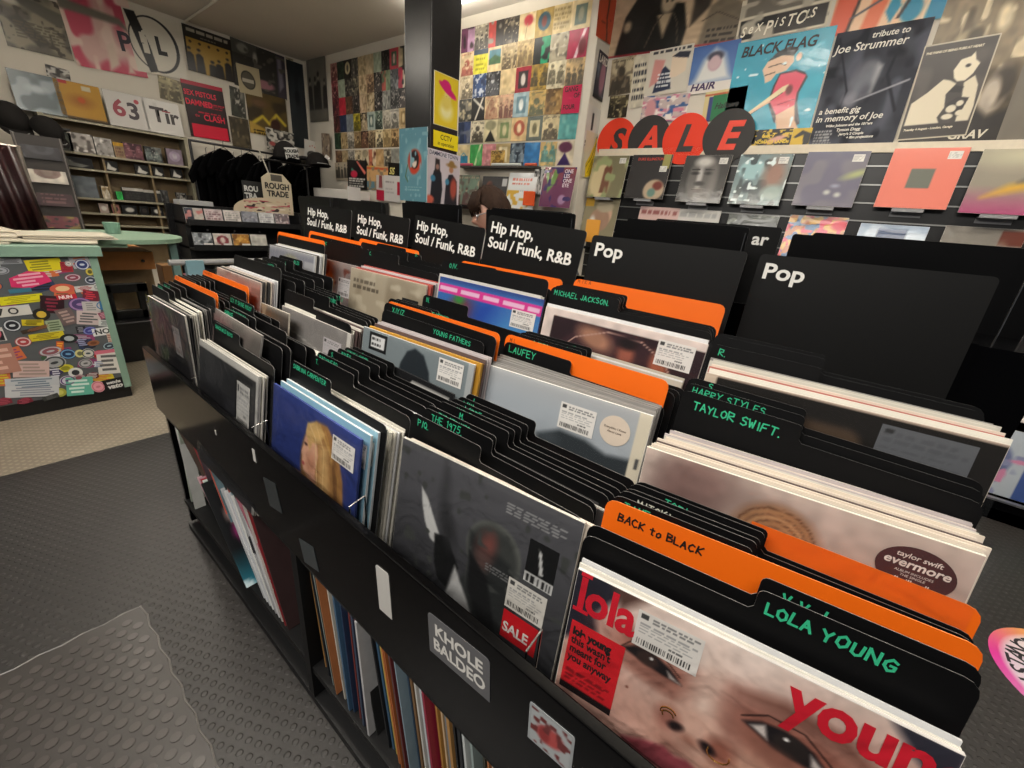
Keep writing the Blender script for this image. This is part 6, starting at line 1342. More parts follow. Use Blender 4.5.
for i, (x, w_) in enumerate([(.86, .26), (1.125, .10), (1.365, .11), (1.50, .09), (1.66, .10)]):
    boxed(x, 1.197, w_, .095, paint(20, 16, '1b1b1c', [('p', [(.1, .2), (.3, .9), (.5, .5), (.9, .3), (.7, .1)], 'c4c0b8' if i else '7a7a74', .05)]), 'black box with a pale mark, %s along the second shelf' % ORD[i])
for x, w_, h_, k, cs, nm in [(.86, .24, .19, 'plain', ['5f656a', '747a7e'], 'large blue-grey sleeve'), (1.04, .07, .12, 'fig', ['8a7450', 'd8d4c8', 'd8d4c8'], 'small pale figurine pack'), (1.135, .05, .08, 'plain', ['2f9a4c', '3fae5a'], 'small bright green pack'),
                             (1.25, .17, .125, 'top', ['2c2c2c', 'b0aca4', '3a3a3a'], 'black box with a silver band, first of two'), (1.405, .15, .12, 'top', ['2a2a2a', 'a8a49c', '3a3a3a'], 'black box with a silver band, second of two'),
                             (1.51, .07, .13, 'split', ['222222', '3a3a3a', '5a5a5a'], 'slim black upright pack'), (1.665, .09, .12, 'fig', ['202020', 'b8b4ac', 'b8b4ac'], 'black pack with a pale bottle drawing'), (1.745, .05, .10, 'plain', ['3a342e', '4a443c'], 'dark brown narrow pack')]:
    boxed(x, .937, w_, h_, recipe(k, cs, int(x * 100), 20), '%s on the third wooden shelf' % nm)
for i, (x, w_, c) in enumerate([(.99, .07, 'a09088'), (1.08, .06, '9a6a60'), (1.19, .12, '1c1c1e'), (1.31, .07, '1c1c1e'), (1.42, .10, '1a1a1c'), (1.56, .08, '5a4038'), (1.65, .08, '9a9a90'), (1.73, .07, '5a6460')]):
    boxed(x, .802, w_, .09 if i < 5 else .05, paint(14, 12, c, [('e', .5, .5, .3, .25, 'c4c0b8' if i in (0, 2, 4) else '3a3432', .1)]), '%s small pack, %s along the fourth shelf of the wooden shelving' % (hue(c), ORD[i]))
for i, (x, w_, c) in enumerate([(1.33, .1, '3a3c3a'), (1.42, .12, '6a665c'), (1.56, .12, 'a09c90'), (1.68, .1, '2a2a2a')]):
    boxed(x, .562, w_, .07, paint(8, 8, c, [('v', 4, .3, i)]), '%s oddment, %s along the lowest visible shelf' % (hue(c), ORD[i]))
def topsleeve(key, col, label, w_=.31):
    s, u, z, w0, h0, rl = W[key]
    e = empty('vinyl_record', basis((u, 6.08, 1.621), (1, 0, 0), (0, math.sin(R(8)), math.cos(R(8))), (0, -math.cos(R(8)), math.sin(R(8))))); tag(e, label, 'record', 'records on top of the wooden shelving')
    MB().box((-w_ / 2, 0, -.003), (w_ / 2, w_, .003)).build('sleeve_board', flat('3a3632', .5), e)
    art_mesh('printed_front', w_ - .002, w_ - .002, col, 'gloss', e, z=.0035, y0=.001)
    return e
topsleeve('blue', paint(30, 30, '5a6468', [('n', 4, '8a9498', .5, .2, 4), ('e', .5, .6, .2, .1, 'a8b0b4', .1)]), 'hazy blue-grey record at the far left on top of the shelving')
topsleeve('mustard', paint(40, 40, 'a67c2c', [('e', .5, .5, .25, .15, '8a5a20', .2), ('e', .52, .54, .08, .08, 'a84a20', .05), ('r', 0, 0, 1, .05, '4a3820'), ('r', .6, .82, .78, .95, 'b0a890'), ('r', .1, .92, .3, 1, 'a02c30')]), 'mustard yellow record on top of the shelving')
e = topsleeve('s63', paint(20, 20, 'bdb9b4', []), 'white record printed with a large number 63 on top of the shelving')
ptext_ = lambda s_, sz, c, x, y, **k: text('lettering', s_, sz, flat(c, .5), e, x, y, .0045, **k)
ptext_('6', .20, '8a3440', -.11, .10, bold=.006); ptext_('3', .20, '3c3238', .0, .09, bold=.006)
MB().prism([(.09 + .02 * math.cos(a * PI / 8), .25 + .02 * math.sin(a * PI / 8)) for a in range(16)], .0045, .0048).build('printed_dot', flat('a84048', .5), e)
e = topsleeve('Tir', paint(40, 40, 'c2beb8', [('r', .3, .5, .38, .9, 'b8b4ae')]), 'white record printed with dark and red bars beside the number 63')
ptext_('Tir', .19, '3a3232', -.10, .11, bold=.006)
MB().box((-.0, .21, .0046), (.07, .222, .0049)).build('printed_bar', flat('8a3038', .5), e)

# ------------------------------------------------------------------ sticker-covered counter
TEAL = flat('7d9a88', .5, var=.08)
ct = empty('shop_counter', Matrix.Translation((-.1, 3.2, 0))); tag(ct, 'grey shop counter with pale green edging and a sticker-covered front', 'counter')
def L3(a, b): return (a[0] + .1, a[1] - 3.2, a[2]), (b[0] + .1, b[1] - 3.2, b[2])
MB().box(*L3((-1.1, 2.92, .075), (.39, 2.94, .755))).build('front_panel', flat('54585a', .45, var=.1), ct)
MB().box(*L3((-1.1, 2.94, .02), (.395, 3.5, .10))).box(*L3((-1.1, 2.928, 0), (.40, 2.94, .075))).build('plinth', flat('0e0e0f', .4), ct)
MB().box(*L3((.375, 2.915, .06), (.405, 3.5, .755))).build('corner_trim', TEAL, ct)
MB().box(*L3((-1.1, 2.90, .755), (.425, 3.55, .80))).build('counter_top', TEAL, ct)
MB().prism([(x + .1, y - 3.2) for x, y in [(.60 + .34 * math.cos(a * PI / 16), 3.62 + .34 * math.sin(a * PI / 16)) for a in range(32)]], .775, .80).build('rounded_top', flat('7f9a84', .45, var=.06), ct)
MB().box(*L3((.83, 3.45, 0), (.87, 3.49, .775))).build('leg', flat('5f7c78', .5), ct)
MB().box(*L3((-1.1, 3.3, .755), (.6, 3.95, .775))).build('rounded_top', flat('7f9a84', .45, var=.06), ct)
# stickers
STK = [  # x, z, w, h, colour, second colour, shape (r rect / o round), words
 (.22, .715, .10, .048, 'd8c81c', '8a8420', 'r', ''), (.29, .705, .035, .04, 'a02834', '7a1c28', 'r', ''), (.16, .652, .115, .066, 'd02c64', 'e8a8b8', 'p', ''), (.115, .565, .12, .032, 'd8d01c', 'a8a018', 'r', ''),
 (.205, .532, .068, .072, '2a1018', '7a2438', 'r', ''), (.345, .715, .045, .045, '26346a', 'c8ccd8', 'o', ''), (.255, .605, .075, .04, 'c85a44', 'e0c090', 'o', ''), (.30, .72, .022, .022, 'd8d4cc', '8a8a88', 'o', ''),
 (.06, .72, .05, .04, 'b8bcc0', '7a8288', 'o', ''), (.12, .735, .06, .022, '9a9ca0', '4a4c50', 'r', ''), (.08, .695, .05, .03, 'a8aab0', '6a6c70', 'o', ''), (.02, .66, .06, .06, '6a3c50', 'a88898', 'o', ''), (.005, .61, .07, .05, '3a4048', '8a9098', 'o', ''),
 (.12, .605, .06, .016, '3c7488', '3c7488', 'r', ''), (.30, .655, .05, .03, '8a3c50', 'c8b8c0', 'o', ''), (.365, .68, .025, .03, 'c8b44a', '5a5420', 'o', ''), (.36, .64, .04, .035, '2a3448', 'b8bcc8', 'o', ''), (.375, .605, .025, .03, '9a9a98', 'c8c8c4', 'o', ''),
 (.33, .60, .06, .025, 'c8c4c0', 'a02c38', 'r', ''), (.345, .565, .05, .045, '6a1c2c', 'c83848', 'r', ''), (.30, .525, .075, .06, '4a3a6a', '9a78a8', 'o', ''), (.26, .565, .06, .02, 'b81c30', 'e8d8d8', 'r', 'NUN'), (.375, .512, .04, .038, '2a6a98', '2a6a98', 'o', ''),
 (.335, .51, .055, .045, 'b8b4b0', '8a8a88', 'r', ''), (.16, .49, .05, .05, '23201a', 'c8a83a', 'o', ''), (.075, .515, .10, .04, 'cfccc4', '2a2a2a', 'r', '7 O'), (.06, .45, .048, .048, '1c2026', 'c8ccd0', 'o', ''), (.125, .455, .06, .025, 'c8b41c', '3a3410', 'r', ''),
 (.13, .425, .09, .016, '3a2c20', '8a5a3a', 'r', ''), (.19, .43, .045, .05, '9aa88a', '5a6a4a', 'r', ''), (.24, .47, .05, .07, '6a5a58', 'a89088', 'r', ''), (.315, .455, .075, .06, 'c4b4b0', '5a5a5a', 'r', ''), (.372, .462, .032, .03, '8a4a5a', 'c88a98', 'r', ''),
 (.37, .42, .045, .028, 'c8ccc8', '5a6464', 'r', ''), (.155, .385, .10, .03, 'c8b824', '8a7c18', 'r', ''), (.075, .37, .045, .04, 'a83c40', 'd8c8c4', 'o', ''), (.225, .362, .055, .04, '1e2224', 'a8b0b0', 'o', ''), (.275, .40, .03, .03, '26262c', '8a8a90', 'r', ''),
 (.305, .39, .045, .035, '3a3c8a', '8088c0', 'o', ''), (.355, .38, .075, .035, 'e0e0dc', '111111', 'r', 'NO Z'), (.395 - .025, .34, .015, .045, 'c8b0a0', 'a87060', 'r', ''), (.265, .335, .04, .04, '3c3448', '9aa0c0', 'd', ''), (.185, .325, .022, .05, 'c05a2c', 'e0a030', 'r', ''), (.205, .285, .05, .045, '1c3458', '6a9ac0', 'o', ''),
 (.15, .31, .07, .04, '8a5058', 'b0b4b8', 'o', ''), (.305, .325, .04, .025, '8a5a3a', '6a3c24', 'o', ''), (.36, .30, .045, .035, '2c3c48', '9ab0b8', 'o', ''), (.275, .275, .045, .045, 'c0c0b8', '3a4850', 'o', ''), (.245, .28, .03, .035, 'c8c480', '6a6a4a', 'o', ''), (.315, .26, .04, .042, 'b8281c', '8a1c14', 'o', ''),
 (.15, .25, .07, .06, '9a9c9c', '3a3c40', 'o', ''), (.18, .215, .05, .035, 'c8c030', '8a8820', 'o', ''), (.145, .20, .045, .05, '3a3458', 'c8c8d0', 'd', ''), (.255, .225, .045, .04, 'a8a8a8', '5a5a5a', 'o', ''), (.21, .185, .045, .045, 'd0d0cc', '2a2c30', 'o', ''), (.305, .21, .05, .04, 'c8ccd4', '7a88a8', 's', ''),
 (.34, .21, .075, .105, 'd4d0c8', '5a5a58', 'r', ''), (.34, .272, .075, .016, 'c86a7c', 'c86a7c', 'r', ''), (.265, .155, .045, .035, '5c1c24', 'c8b8b4', 'p', ''), (.175, .15, .05, .045, 'c8c4d0', '5a3c70', 'o', ''), (.215, .155, .04, .03, 'a88a90', '7a3c48', 'o', ''), (.255 - .045, .11, .085, .085, '5fae98', 'd0e4dc', 'r', ''),
 (.275, .09, .045, .055, 'e09aa4', 'c87884', 'o', ''), (.135, .095, .04, .04, 'a8a840', 'c8c460', 'o', ''), (.345, .088, .085, .058, '101012', '101012', 'r', 'vato'), (.07, .235, .10, .07, 'c4a8a0', '9a8880', 'r', ''), (.06, .165, .15, .05, 'b8bcc0', '6a7a88', 'r', ''), (.05, .125, .15, .05, 'c0c2c4', '8a8e98', 'r', ''), (.085, .07 + .02, .0001, .0001, 'c0c2c4', '8a8e98', 'r', ''),
 (.10, .08, .05, .02, '3a3c3a', '5a5a58', 'r', ''), (-.02, .30, .10, .12, 'a87868', 'd0a898', 'r', ''), (-.02, .42, .07, .06, 'c85a6a', 'd8d8d4', 'o', ''), (-.03, .54, .09, .06, '3a6a88', 'c8d0d8', 'o', ''), (-.05, .1, .05, .035, '7a2434', 'a84858', 'p', ''), (.015, .085, .045, .03, '7a2434', 'a84858', 'p', '')]
rq = random.Random(77)
COLQ = ['c8c4c0', '2a3a5a', 'b03048', 'c8b82c', '1c1c20', '5a8a90', 'd0ccd0', '8a3c6a', 'c86a3c', '3a5a3c', 'a8a4a8', '7a7c80']
for q in range(24):
    STK.insert(0, (rq.uniform(-.04, .36), rq.uniform(.12, .73), rq.uniform(.05, .085), rq.uniform(.035, .06), rq.choice(COLQ), rq.choice(COLQ), rq.choice('rrop'), ''))
for i, (x, z, w_, h_, c1, c2, shp, wds) in enumerate(STK):
    if w_ < .001: continue
    w_ *= 1.15; h_ *= 1.15
    n_ = 24
    if shp == 'o': pts = [(w_ / 2 * math.cos(a * 2 * PI / n_), h_ / 2 * math.sin(a * 2 * PI / n_)) for a in range(n_)]
    elif shp == 'd': pts = [(0, -h_ / 2), (w_ / 2, 0), (0, h_ / 2), (-w_ / 2, 0)]
    elif shp == 's': pts = [((.5 if a % 2 else .34) * w_ * math.cos(a * PI / 9), (.5 if a % 2 else .34) * h_ * math.sin(a * PI / 9)) for a in range(18)]
    elif shp == 'p': pts = [(-w_ / 2, -h_ * .3), (-w_ * .1, -h_ / 2), (w_ / 2, -h_ * .25), (w_ * .42, h_ * .35), (w_ * .05, h_ / 2), (-w_ * .45, h_ * .2)]
    else: pts = [(-w_ / 2, -h_ / 2), (w_ / 2, -h_ / 2), (w_ / 2, h_ / 2), (-w_ / 2, h_ / 2)]
    rs_ = random.Random(i); lift = .0003 + i * .00004
    M = basis((x + .1, -.28 - lift, z), (1, 0, 0), (0, 0, 1), (0, -1, 0)) @ Matrix.Rotation(R(rs_.uniform(-14, 14) if not wds else 3), 4, 'Z')
    me_o = MB().prism(pts, -.0001, .0002).build('sticker', flat(c1, .5), ct, M)
    # inner print: ring or bar plus specks, as a darker/lighter second ink
    ib = MB()
    if shp == 'o':
        if i % 3 == 0: ib.prism([(px * .55, py * .55) for px, py in pts], .0002, .0003)
        else:
            for a in range(0, n_):
                p, q = pts[a], pts[(a + 1) % n_]
                ib.add([(p[0] * .9, p[1] * .9, .0003), (q[0] * .9, q[1] * .9, .0003), (q[0] * .72, q[1] * .72, .0003), (p[0] * .72, p[1] * .72, .0003)], [(0, 1, 2, 3)])
            ib.prism([(px * .35, py * .2) for px, py in pts], .0002, .0003)
    elif not wds:
        for q in range(4):
            yy = h_ * (-.35 + .2 * q); xa = -w_ * rs_.uniform(.2, .42); xb = w_ * rs_.uniform(.1, .42)
            ib.box((xa, yy, .0002), (xb, yy + h_ * .11, .0003))
    if ib.v: ib.build('sticker_print', flat(c2, .5), me_o)
    if wds == 'vato':
        text('lettering', 'watcha', .022, flat('dcdad6', .5), me_o, -.036, .007, .0004, bold=.001, shear=.2, sx=.9)
        text('lettering', 'vato', .034, flat('dcdad6', .5), me_o, -.036, -.02, .0004, bold=.0015, shear=.2)
    elif wds: text('lettering', wds, h_ * .9, flat(c2, .5), me_o, -w_ * .4, -h_ * .3, .0004, bold=.001)
# paper on the counter
for i in range(7):
    rs_ = random.Random(i + 90)
    tag(rotbox('paper_bag', (.02 + .30 * (i % 2) + rs_.uniform(-.05, .05), 3.12 + .10 * (i // 3), .804 + .005 * i), (.34, .26, .006), flat('c4bba8', .6, var=.08), rz=rs_.uniform(-12, 12)), 'cream paper bag lying on the green counter top, %s from the bottom of the pile' % ORD[i], 'paper bag', 'paper bags on the counter')
tag(MB().tube([(.62, 3.70, .80), (.62, 3.70, .865)], [.035, .042], 14).build('cup', flat('7a9c8a', .4)), 'small green cup on the rounded counter top', 'cup')
# under-counter things
dr = empty('drawer_cabinet', Matrix.Translation((.66, 3.75, 0))); tag(dr, 'orange wood drawer cabinet under the rounded counter top', 'cabinet')
MB().box((-.26, 0, 0), (.12, .3, .58)).build('cabinet_body', flat('8a7556', .55, var=.15), dr)
MB().box((-.26, -.16, .59), (.11, .3, .70)).build('drawer', flat('a86c34', .45, var=.15), dr)
MB().tube([(.05, -.175, .645), (.05, -.158, .645)], .009, 8).build('drawer_knob', flat('1c1a18', .4), dr)
bx = empty('storage_chair', Matrix.Translation((.60, 3.62, 0))); tag(bx, 'black plastic chair half hidden between the counter and the browser', 'chair')
bevel(MB().box((-.12, -.08, .0), (.14, .10, .27)).build('seat', flat('0e0e10', .4), bx), .01)
mb = MB(); mb.box((-.12, .0, .27), (-.07, .03, .50)).box((.05, .0, .27), (.11, .03, .50)).box((-.12, .0, .44), (.11, .03, .50)).box((-.12, 0, .27), (.11, .03, .33))
bevel(mb.build('backrest', flat('0e0e10', .4), bx), .006)
pr = empty('tube_rail', Matrix.Translation((.75, 2.6, .76))); tag(pr, 'white metal tube rail with a pale blue bracket beyond the browser end', 'rail')
MB().tube([(-.14, 0, 0), (.30, .02, 0)], .014, 10).build('tube', flat('c8c8c8', .25, metal=.6), pr)
MB().box((-.06, -.012, -.76), (-.025, .012, .0)).box((-.075, -.02, -.07), (.0, .02, .01)).build('bracket', flat('6f8f98', .45), pr)
for i, (x, z, c, nm) in enumerate([(.93, .50, '8a6238', 'brown'), (.88, .33, '2a2c2c', 'black'), (1.0, .42, '5a2c38', 'maroon')]):
    tag(bevel(MB().box((x - .06, 3.9, z - .07), (x + .06, 4.05, z + .07)).box((x - .06, 3.9, 0), (x + .06, 4.05, z - .07)).build('storage_crate', flat(c, .5)), .004), '%s storage crate beneath the green counter leg' % nm, 'crate')

# ------------------------------------------------------------------ CD rack in the middle distance
cdr = empty('cd_rack', Matrix.Translation((1.6, 4.3, 0))); tag(cdr, 'black tiered CD rack standing beyond the far end of the browser', 'cd rack')
mb = MB()
mb.box((-.43, .0, 0), (-.395, .3, .98)).box((.50, .0, 0), (.54, .3, .98)).box((-.47, .26, .0), (.54, .3, .98)).box((-.43, -.05, .835), (.5, .26, .85)).box((-.43, -.12, .645), (.5, .26, .66)).box((-.43, -.18, .0), (.5, .26, .5))
mb.box((-.43, -.055, .835), (.5, -.048, .88)).box((-.43, -.125, .645), (.5, -.118, .69))
mb.build('rack_frame', flat('101113', .4), cdr)
for x in (-.3, -.1, .1):
    MB().tube([(x, -.05, .80), (x, -.062, .80)], .008, 8).build('rack_bolt', CHROME, cdr)
CDS = [('split', ['1c2030', 'a8a098', 'b06a68']), ('text', ['b8a8a8', '7a5a60']), ('text', ['c4bcb8', '8a8884']), ('blot', ['8a8c94', '6a6c78', 'a8a8b0']), ('text', ['c8c8c8', '9a9aa0']), ('blot', ['a89898', '6a6064', 'c8c0c0'])]
for i, (k, cs) in enumerate(CDS):
    e = empty('compact_disc_case', basis((1.235 + i * .138, 4.26, .852), (1, 0, 0), (0, .17, .985), (0, -.985, .17))); tag(e, 'CD in the top row of the black rack, %s from its near-left end' % ORD[i], 'cd', 'CDs on the black rack')
    MB().box((-.064, 0, -.008), (.064, .115, 0)).build('jewel_case', flat('9a9c9e', .3), e)
    art_mesh('printed_insert', .126, .113, recipe(k, cs, i + 4, 16), 'wrap', e, z=.001)
for i, (k, cs) in enumerate([('blot', ['8a8f94', '3c4044', 'c0c4c8']), ('disc', ['c4bcb4', '7a2c38', 'c8b8b0']), ('blot', ['a8762c', '6a4418', 'c89c48']), ('plain', ['bdbab2', 'a8a49c'])]):
    e = empty('compact_disc_case', basis((1.245 + i * .142, 4.19, .662), (1, 0, 0), (0, .17, .985), (0, -.985, .17))); tag(e, 'CD in the lower row of the black rack, %s from its near-left end' % ORD[i], 'cd', 'CDs on the black rack')
    MB().box((-.066, 0, -.008), (.066, .12, 0)).build('jewel_case', flat('9a9c9e', .3), e)
    art_mesh('printed_insert', .13, .118, recipe(k, cs, i + 14, 16), 'wrap', e, z=.001)
    if i < 3: MB().box((.0, .0, .0015), (.064, .04, .002)).build('price_sticker', flat('cfccc8', .5), e)
tag(rotbox('boxed_cables', (1.29, 4.42, 1.0), (.24, .12, .035), flat('a8a8a8', .4), rz=5), 'grey slim box lying on top of the black CD rack', 'box')
# rounded cream card topper and paper carrier behind the rack
arc = [(.30 - .30 * math.cos(a * PI / 24), .135 * math.sin(a * PI / 24) ** .8) for a in range(13)] + [(.52, .135), (.52, 0)]
tp = empty('display_topper', basis((1.56, 4.36, .955), (1, 0, 0), (0, 0, 1), (0, -1, 0))); tag(tp, 'cream rounded display card with pink and black prints on top of the CD rack', 'display card')
MB().prism(arc, -.004, .0).build('card', flat('c4b49a', .6), tp)
art_mesh('printed_strip', .40, .10, paint(60, 20, 'c4b49a', [('n', 8, 'b04c58', .62, .06, 3), ('n', 10, '3a2c2c', .74, .05, 6), ('n', 6, 'd8ccb8', .7, .1, 7)]), 'matte', tp, z=.001).matrix_local = Matrix.Translation((.29, .01, 0))
pb = empty('paper_carrier', basis((1.97, 4.4, 1.06), (1, 0, 0), (0, 0, 1), (0, -1, 0))); tag(pb, 'cream card carrier reading ROUGH TRADE above the CD rack', 'carrier')
MB().prism([(-.13, 0), (.13, 0), (.13, .17), (.06, .245), (-.07, .245), (-.13, .20)], -.01, 0).build('card', flat('bfb49c', .6), pb)
for s_, y_ in (('ROUGH', .115), ('TRADE', .05)): text('lettering', s_, .068, flat('1c1a18', .5), pb, 0, y_, .001, bold=.003, align='CENTER', sx=.9)
MB().box((-.05, .18, .0008), (.05, .235, .001)).build('printed_block', flat('4a463e', .5), pb)
MB().tube([(-.06, .24, -.005), (-.12, .42, -.005)], .006, 6).build('hanging_cord', flat('b8b4a8', .5), pb)
pb2 = empty('paper_carrier', basis((1.80, 4.5, 1.06), (1, 0, 0), (0, 0, 1), (0, -1, 0))); tag(pb2, 'black and white carrier partly hidden behind the cream one', 'carrier')
MB().box((-.09, 0, -.01), (.09, .16, 0)).build('card', flat('1c1c1c', .6), pb2)
for s_, y_ in (('ROU', .075), ('TRA', .015)): text('lettering', s_, .062, flat('c8c8c4', .5), pb2, -.08, y_, .001, bold=.003, sx=.9)

# ------------------------------------------------------------------ black T-shirts on a rail under the left-wall posters
rl_ = empty('clothes_rail', Matrix.Translation((2.5, 6.02, 0))); tag(rl_, 'dark clothes rail under the left-wall posters', 'clothes rail')
MB().tube([(-.68, 0, 1.60), (.85, 0, 1.60)], .012, 8).build('rail', flat('3a3a3c', .35, metal=.7), rl_)
for x in (-.68, .85): MB().tube([(x, 0, 0), (x, 0, 1.61)], .014, 8).build('upright', flat('1c1c1e', .4), rl_)
CAPM = flat('1e1c1b', .9, spec=.1, bump=.3, bscale=25)
SHIRT = flat('050506', .95, spec=.05, bump=.3, bscale=20)
for i in range(15):
    x = 1.96 + i * .092
    e = empty('t_shirt', Matrix.Translation((x, 6.02, .80 + .05 * (i % 3))) @ Matrix.Rotation(R(42), 4, 'Z')); tag(e, 'black T-shirt hanging on the dark rail, %s from the wooden shelving' % ORD[i], 't-shirt', 'black T-shirts on the rail')
    pts = [(-.23, 0), (.23, 0), (.235, .42), (.33, .36), (.37, .45), (.22, .60), (.09, .66), (-.09, .66), (-.22, .60), (-.37, .45), (-.33, .36), (-.235, .42)]
    M = Matrix.Rotation(R(90), 4, 'X')
    o = MB().prism(pts, -.015, .015, M).build('garment', SHIRT, e); bevel(o, .012, 2)
    MB().tube([(-.14, 0, .64), (0, 0, .685), (.14, 0, .64)], .005, 6).tube([(0, 0, .685), (0, 0, .74), (.02, 0, .755)], .003, 6).build('hanger', flat('2a2a2c', .4), e)
# lower dark row of clothes and two small white swing tags
for i, (x, z) in enumerate([(3.02, 1.13), (3.16, 1.11)]):
    tag(rotbox('swing_tag', (x, 5.60, z - .01), (.07, .004, .10), flat('b8b8b4', .5)), 'small white swing tag on the black shirts, %s of two' % ['left one', 'right one'][i], 'tag')
def cap(x, y, z, rz, label, patch=None, brim=True, tilt=0, sc=1.0):
    e = empty('baseball_cap' if brim else 'beanie_hat', Matrix.Translation((x, y, z)) @ Matrix.Rotation(R(rz), 4, 'Z') @ Matrix.Rotation(R(tilt), 4, 'X') @ Matrix.Scale(sc, 4)); tag(e, label, 'cap' if brim else 'beanie', 'black hats near the clothes rail' if x > 2 else 'black caps by the shelving')
    mb = MB(); n_, m_ = 18, 8; vs_ = []; fs_ = []
    for j in range(m_ + 1):
        th = PI / 2 * j / m_
        for k_ in range(n_):
            ph = 2 * PI * k_ / n_
            vs_.append((.10 * math.cos(th) * math.cos(ph), .12 * math.cos(th) * math.sin(ph), (.12 if brim else .16) * math.sin(th) ** .9))
    for j in range(m_):
        for k_ in range(n_): fs_.append((j * n_ + k_, j * n_ + (k_ + 1) % n_, (j + 1) * n_ + (k_ + 1) % n_, (j + 1) * n_ + k_))
    mb.add(vs_, fs_); mb.build('crown', CAPM, e, smooth=True)
    if brim:
        pts = [(.085 * math.cos(a), -.08 - .115 * math.sin(a)) for a in [PI * k_ / 12 for k_ in range(13)]]
        b_ = MB(); vs_ = [(px, py, .012 - 1.2 * px * px) for px, py in pts] + [(px, -.06, .012 - 1.2 * px * px) for px, py in pts]
        fs_ = [(k_, k_ + 1, 13 + k_ + 1, 13 + k_) for k_ in range(12)]
        o = b_.add(vs_, fs_).build('brim', CAPM, e, smooth=True); sm = o.modifiers.new('thick', 'SOLIDIFY'); sm.thickness = .004
        MB().tube([(.07 * math.cos(PI * k_ / 8), -.075 - .09 * math.sin(PI * k_ / 8), .02) for k_ in range(2, 7)], .003, 5).build('brim_edge', flat('8a8a88', .5), e)
    else:
        MB().tube([(.1 * math.cos(a * PI / 9), .12 * math.sin(a * PI / 9), .015) for a in range(19)], .014, 6).build('cuff', SHIRT, e)
    if patch:
        o = MB().box((-.055, -.004, 0), (.055, .0, .085)).build('patch', flat('c8c8c4', .6), e); o.matrix_local = Matrix.Translation((0, -.115, .02)) @ Matrix.Rotation(R(-8), 4, 'Y')
        for s_, y_ in (('ROUGH', .048), ('TRADE', .01)):
            t = text('lettering', s_, .033, flat('141414', .5), o, 0, 0, 0, bold=.002, align='CENTER', sx=.85); t.matrix_local = basis((0, -.0055, y_), (1, 0, 0), (0, 0, 1), (0, -1, 0))
    return e
cap(.50, 5.78, 1.50, 10, 'black cap with a pale brim edge, left one above the CD pocket display', tilt=40, sc=1.15)
cap(.69, 5.70, 1.45, 25, 'black cap with a pale brim edge, right one touching the shelving', tilt=40, sc=1.0)
cap(2.60, 5.5, 1.50, 0, 'black beanie hat with a white ROUGH TRADE patch', patch=True, brim=False, sc=1.35)
cap(2.95, 5.45, 1.50, -10, 'black cap with a small white tag near the room corner', sc=1.3)
tag(rotbox('swing_tag', (2.98, 5.27, 1.60), (.06, .004, .04), flat('c4c4c0', .5), ry=30), 'small tilted white tag on the cap near the room corner', 'tag')
st = MB().tube([(.67, 5.85, 0), (.67, 5.85, 1.5)], .015, 8).box((.50, 5.70, 1.485), (.84, 5.95, 1.5))
tag(st.build('hat_stand', flat('2c2a28', .5)), 'dark hat stand carrying two black caps left of the shelving', 'stand')
mb = MB().box((2.35, 5.42, 1.485), (2.88, 5.6, 1.497)).tube([(2.4, 5.5, 0), (2.4, 5.5, 1.49)], .012, 8).tube([(2.83, 5.5, 0), (2.83, 5.5, 1.49)], .012, 8)
tag(mb.build('hat_shelf', flat('151516', .5)), 'black hat shelf in front of the T-shirt rail', 'shelf')
tag(bevel(MB().box((3.0, 5.9, 1.60), (3.28, 6.22, 1.63)).build('wall_bracket', flat('232324', .5)), .004), 'small dark bracket shelf in the room corner', 'shelf')

# ------------------------------------------------------------------ pocket display and red garment at the far left
pd = empty('pocket_display', Matrix.Translation((.60, 5.5, 0))); tag(pd, 'clear pocket column display holding four sleeves left of the shelving', 'display stand')
MB().tube([(-.13, .02, 0), (-.13, .02, 1.40)], .012, 8).tube([(.13, .02, 0), (.13, .02, 1.40)], .012, 8).build('stand_post', flat('8a8480', .35, metal=.5), pd)
MB().box((-.14, .01, .62), (.14, .02, 1.40)).build('backing', flat('3a3634', .4), pd)
for i, (k, cs, nm) in enumerate([('disc', ['2b2a2e', '3f3e44', '2a2a2e'], 'charcoal'), ('disc', ['c8c0b4', '7a6660', '8a7870'], 'cream with a mauve oval'), ('top', ['3a2428', 'a0222e', '6a4a4c'], 'red and dark'), ('blot', ['6a3038', '7a6a34', '2a2422'], 'red and olive')]):
    e = art_mesh('sleeve', .22, .155, recipe(k, cs, i, 24), 'wrap', None, basis((.60, 5.49, 1.225 - i * .18), (1, 0, 0), (0, .2, .98), (0, -.98, .2)))
    tag(e, '%s sleeve in the clear pocket column, %s from the top' % (nm, ORD[i]), 'record sleeve', 'sleeves in the pocket column')
    if i != 1: MB().box((.02, .11, .001), (.09, .145, .002)).build('price_sticker', flat('c8c4c4', .5), e)
# sequined dark red garments
mb = MB(); n_ = 30
for k_ in range(n_ + 1):
    x = -.10 + .52 * k_ / n_
    yb = 5.05 + .035 * math.sin(k_ * 1.3)
    mb.v += [(x + .06, yb, .55), (x, yb + .02 * math.cos(k_), 1.28)]
for k_ in range(n_): mb.f.append((2 * k_, 2 * k_ + 2, 2 * k_ + 3, 2 * k_ + 1))
o = mb.build('sequin_garment', flat('2e1416', .35, spec=.8, bump=.8, bscale=120, var=.6), smooth=True)
o.modifiers.new('thick', 'SOLIDIFY').thickness = .01
tag(o, 'dark red glittering garment hanging at the left edge behind the counter', 'garment')
tag(MB().tube([(-.15, 5.1, 1.30), (.45, 5.1, 1.28)], .012, 8).tube([(.44, 5.1, 0), (.44, 5.1, 1.29)], .014, 8).build('garment_rail', flat('8f8880', .35, metal=.6)), 'pale metal rail holding the dark red garment', 'rail')
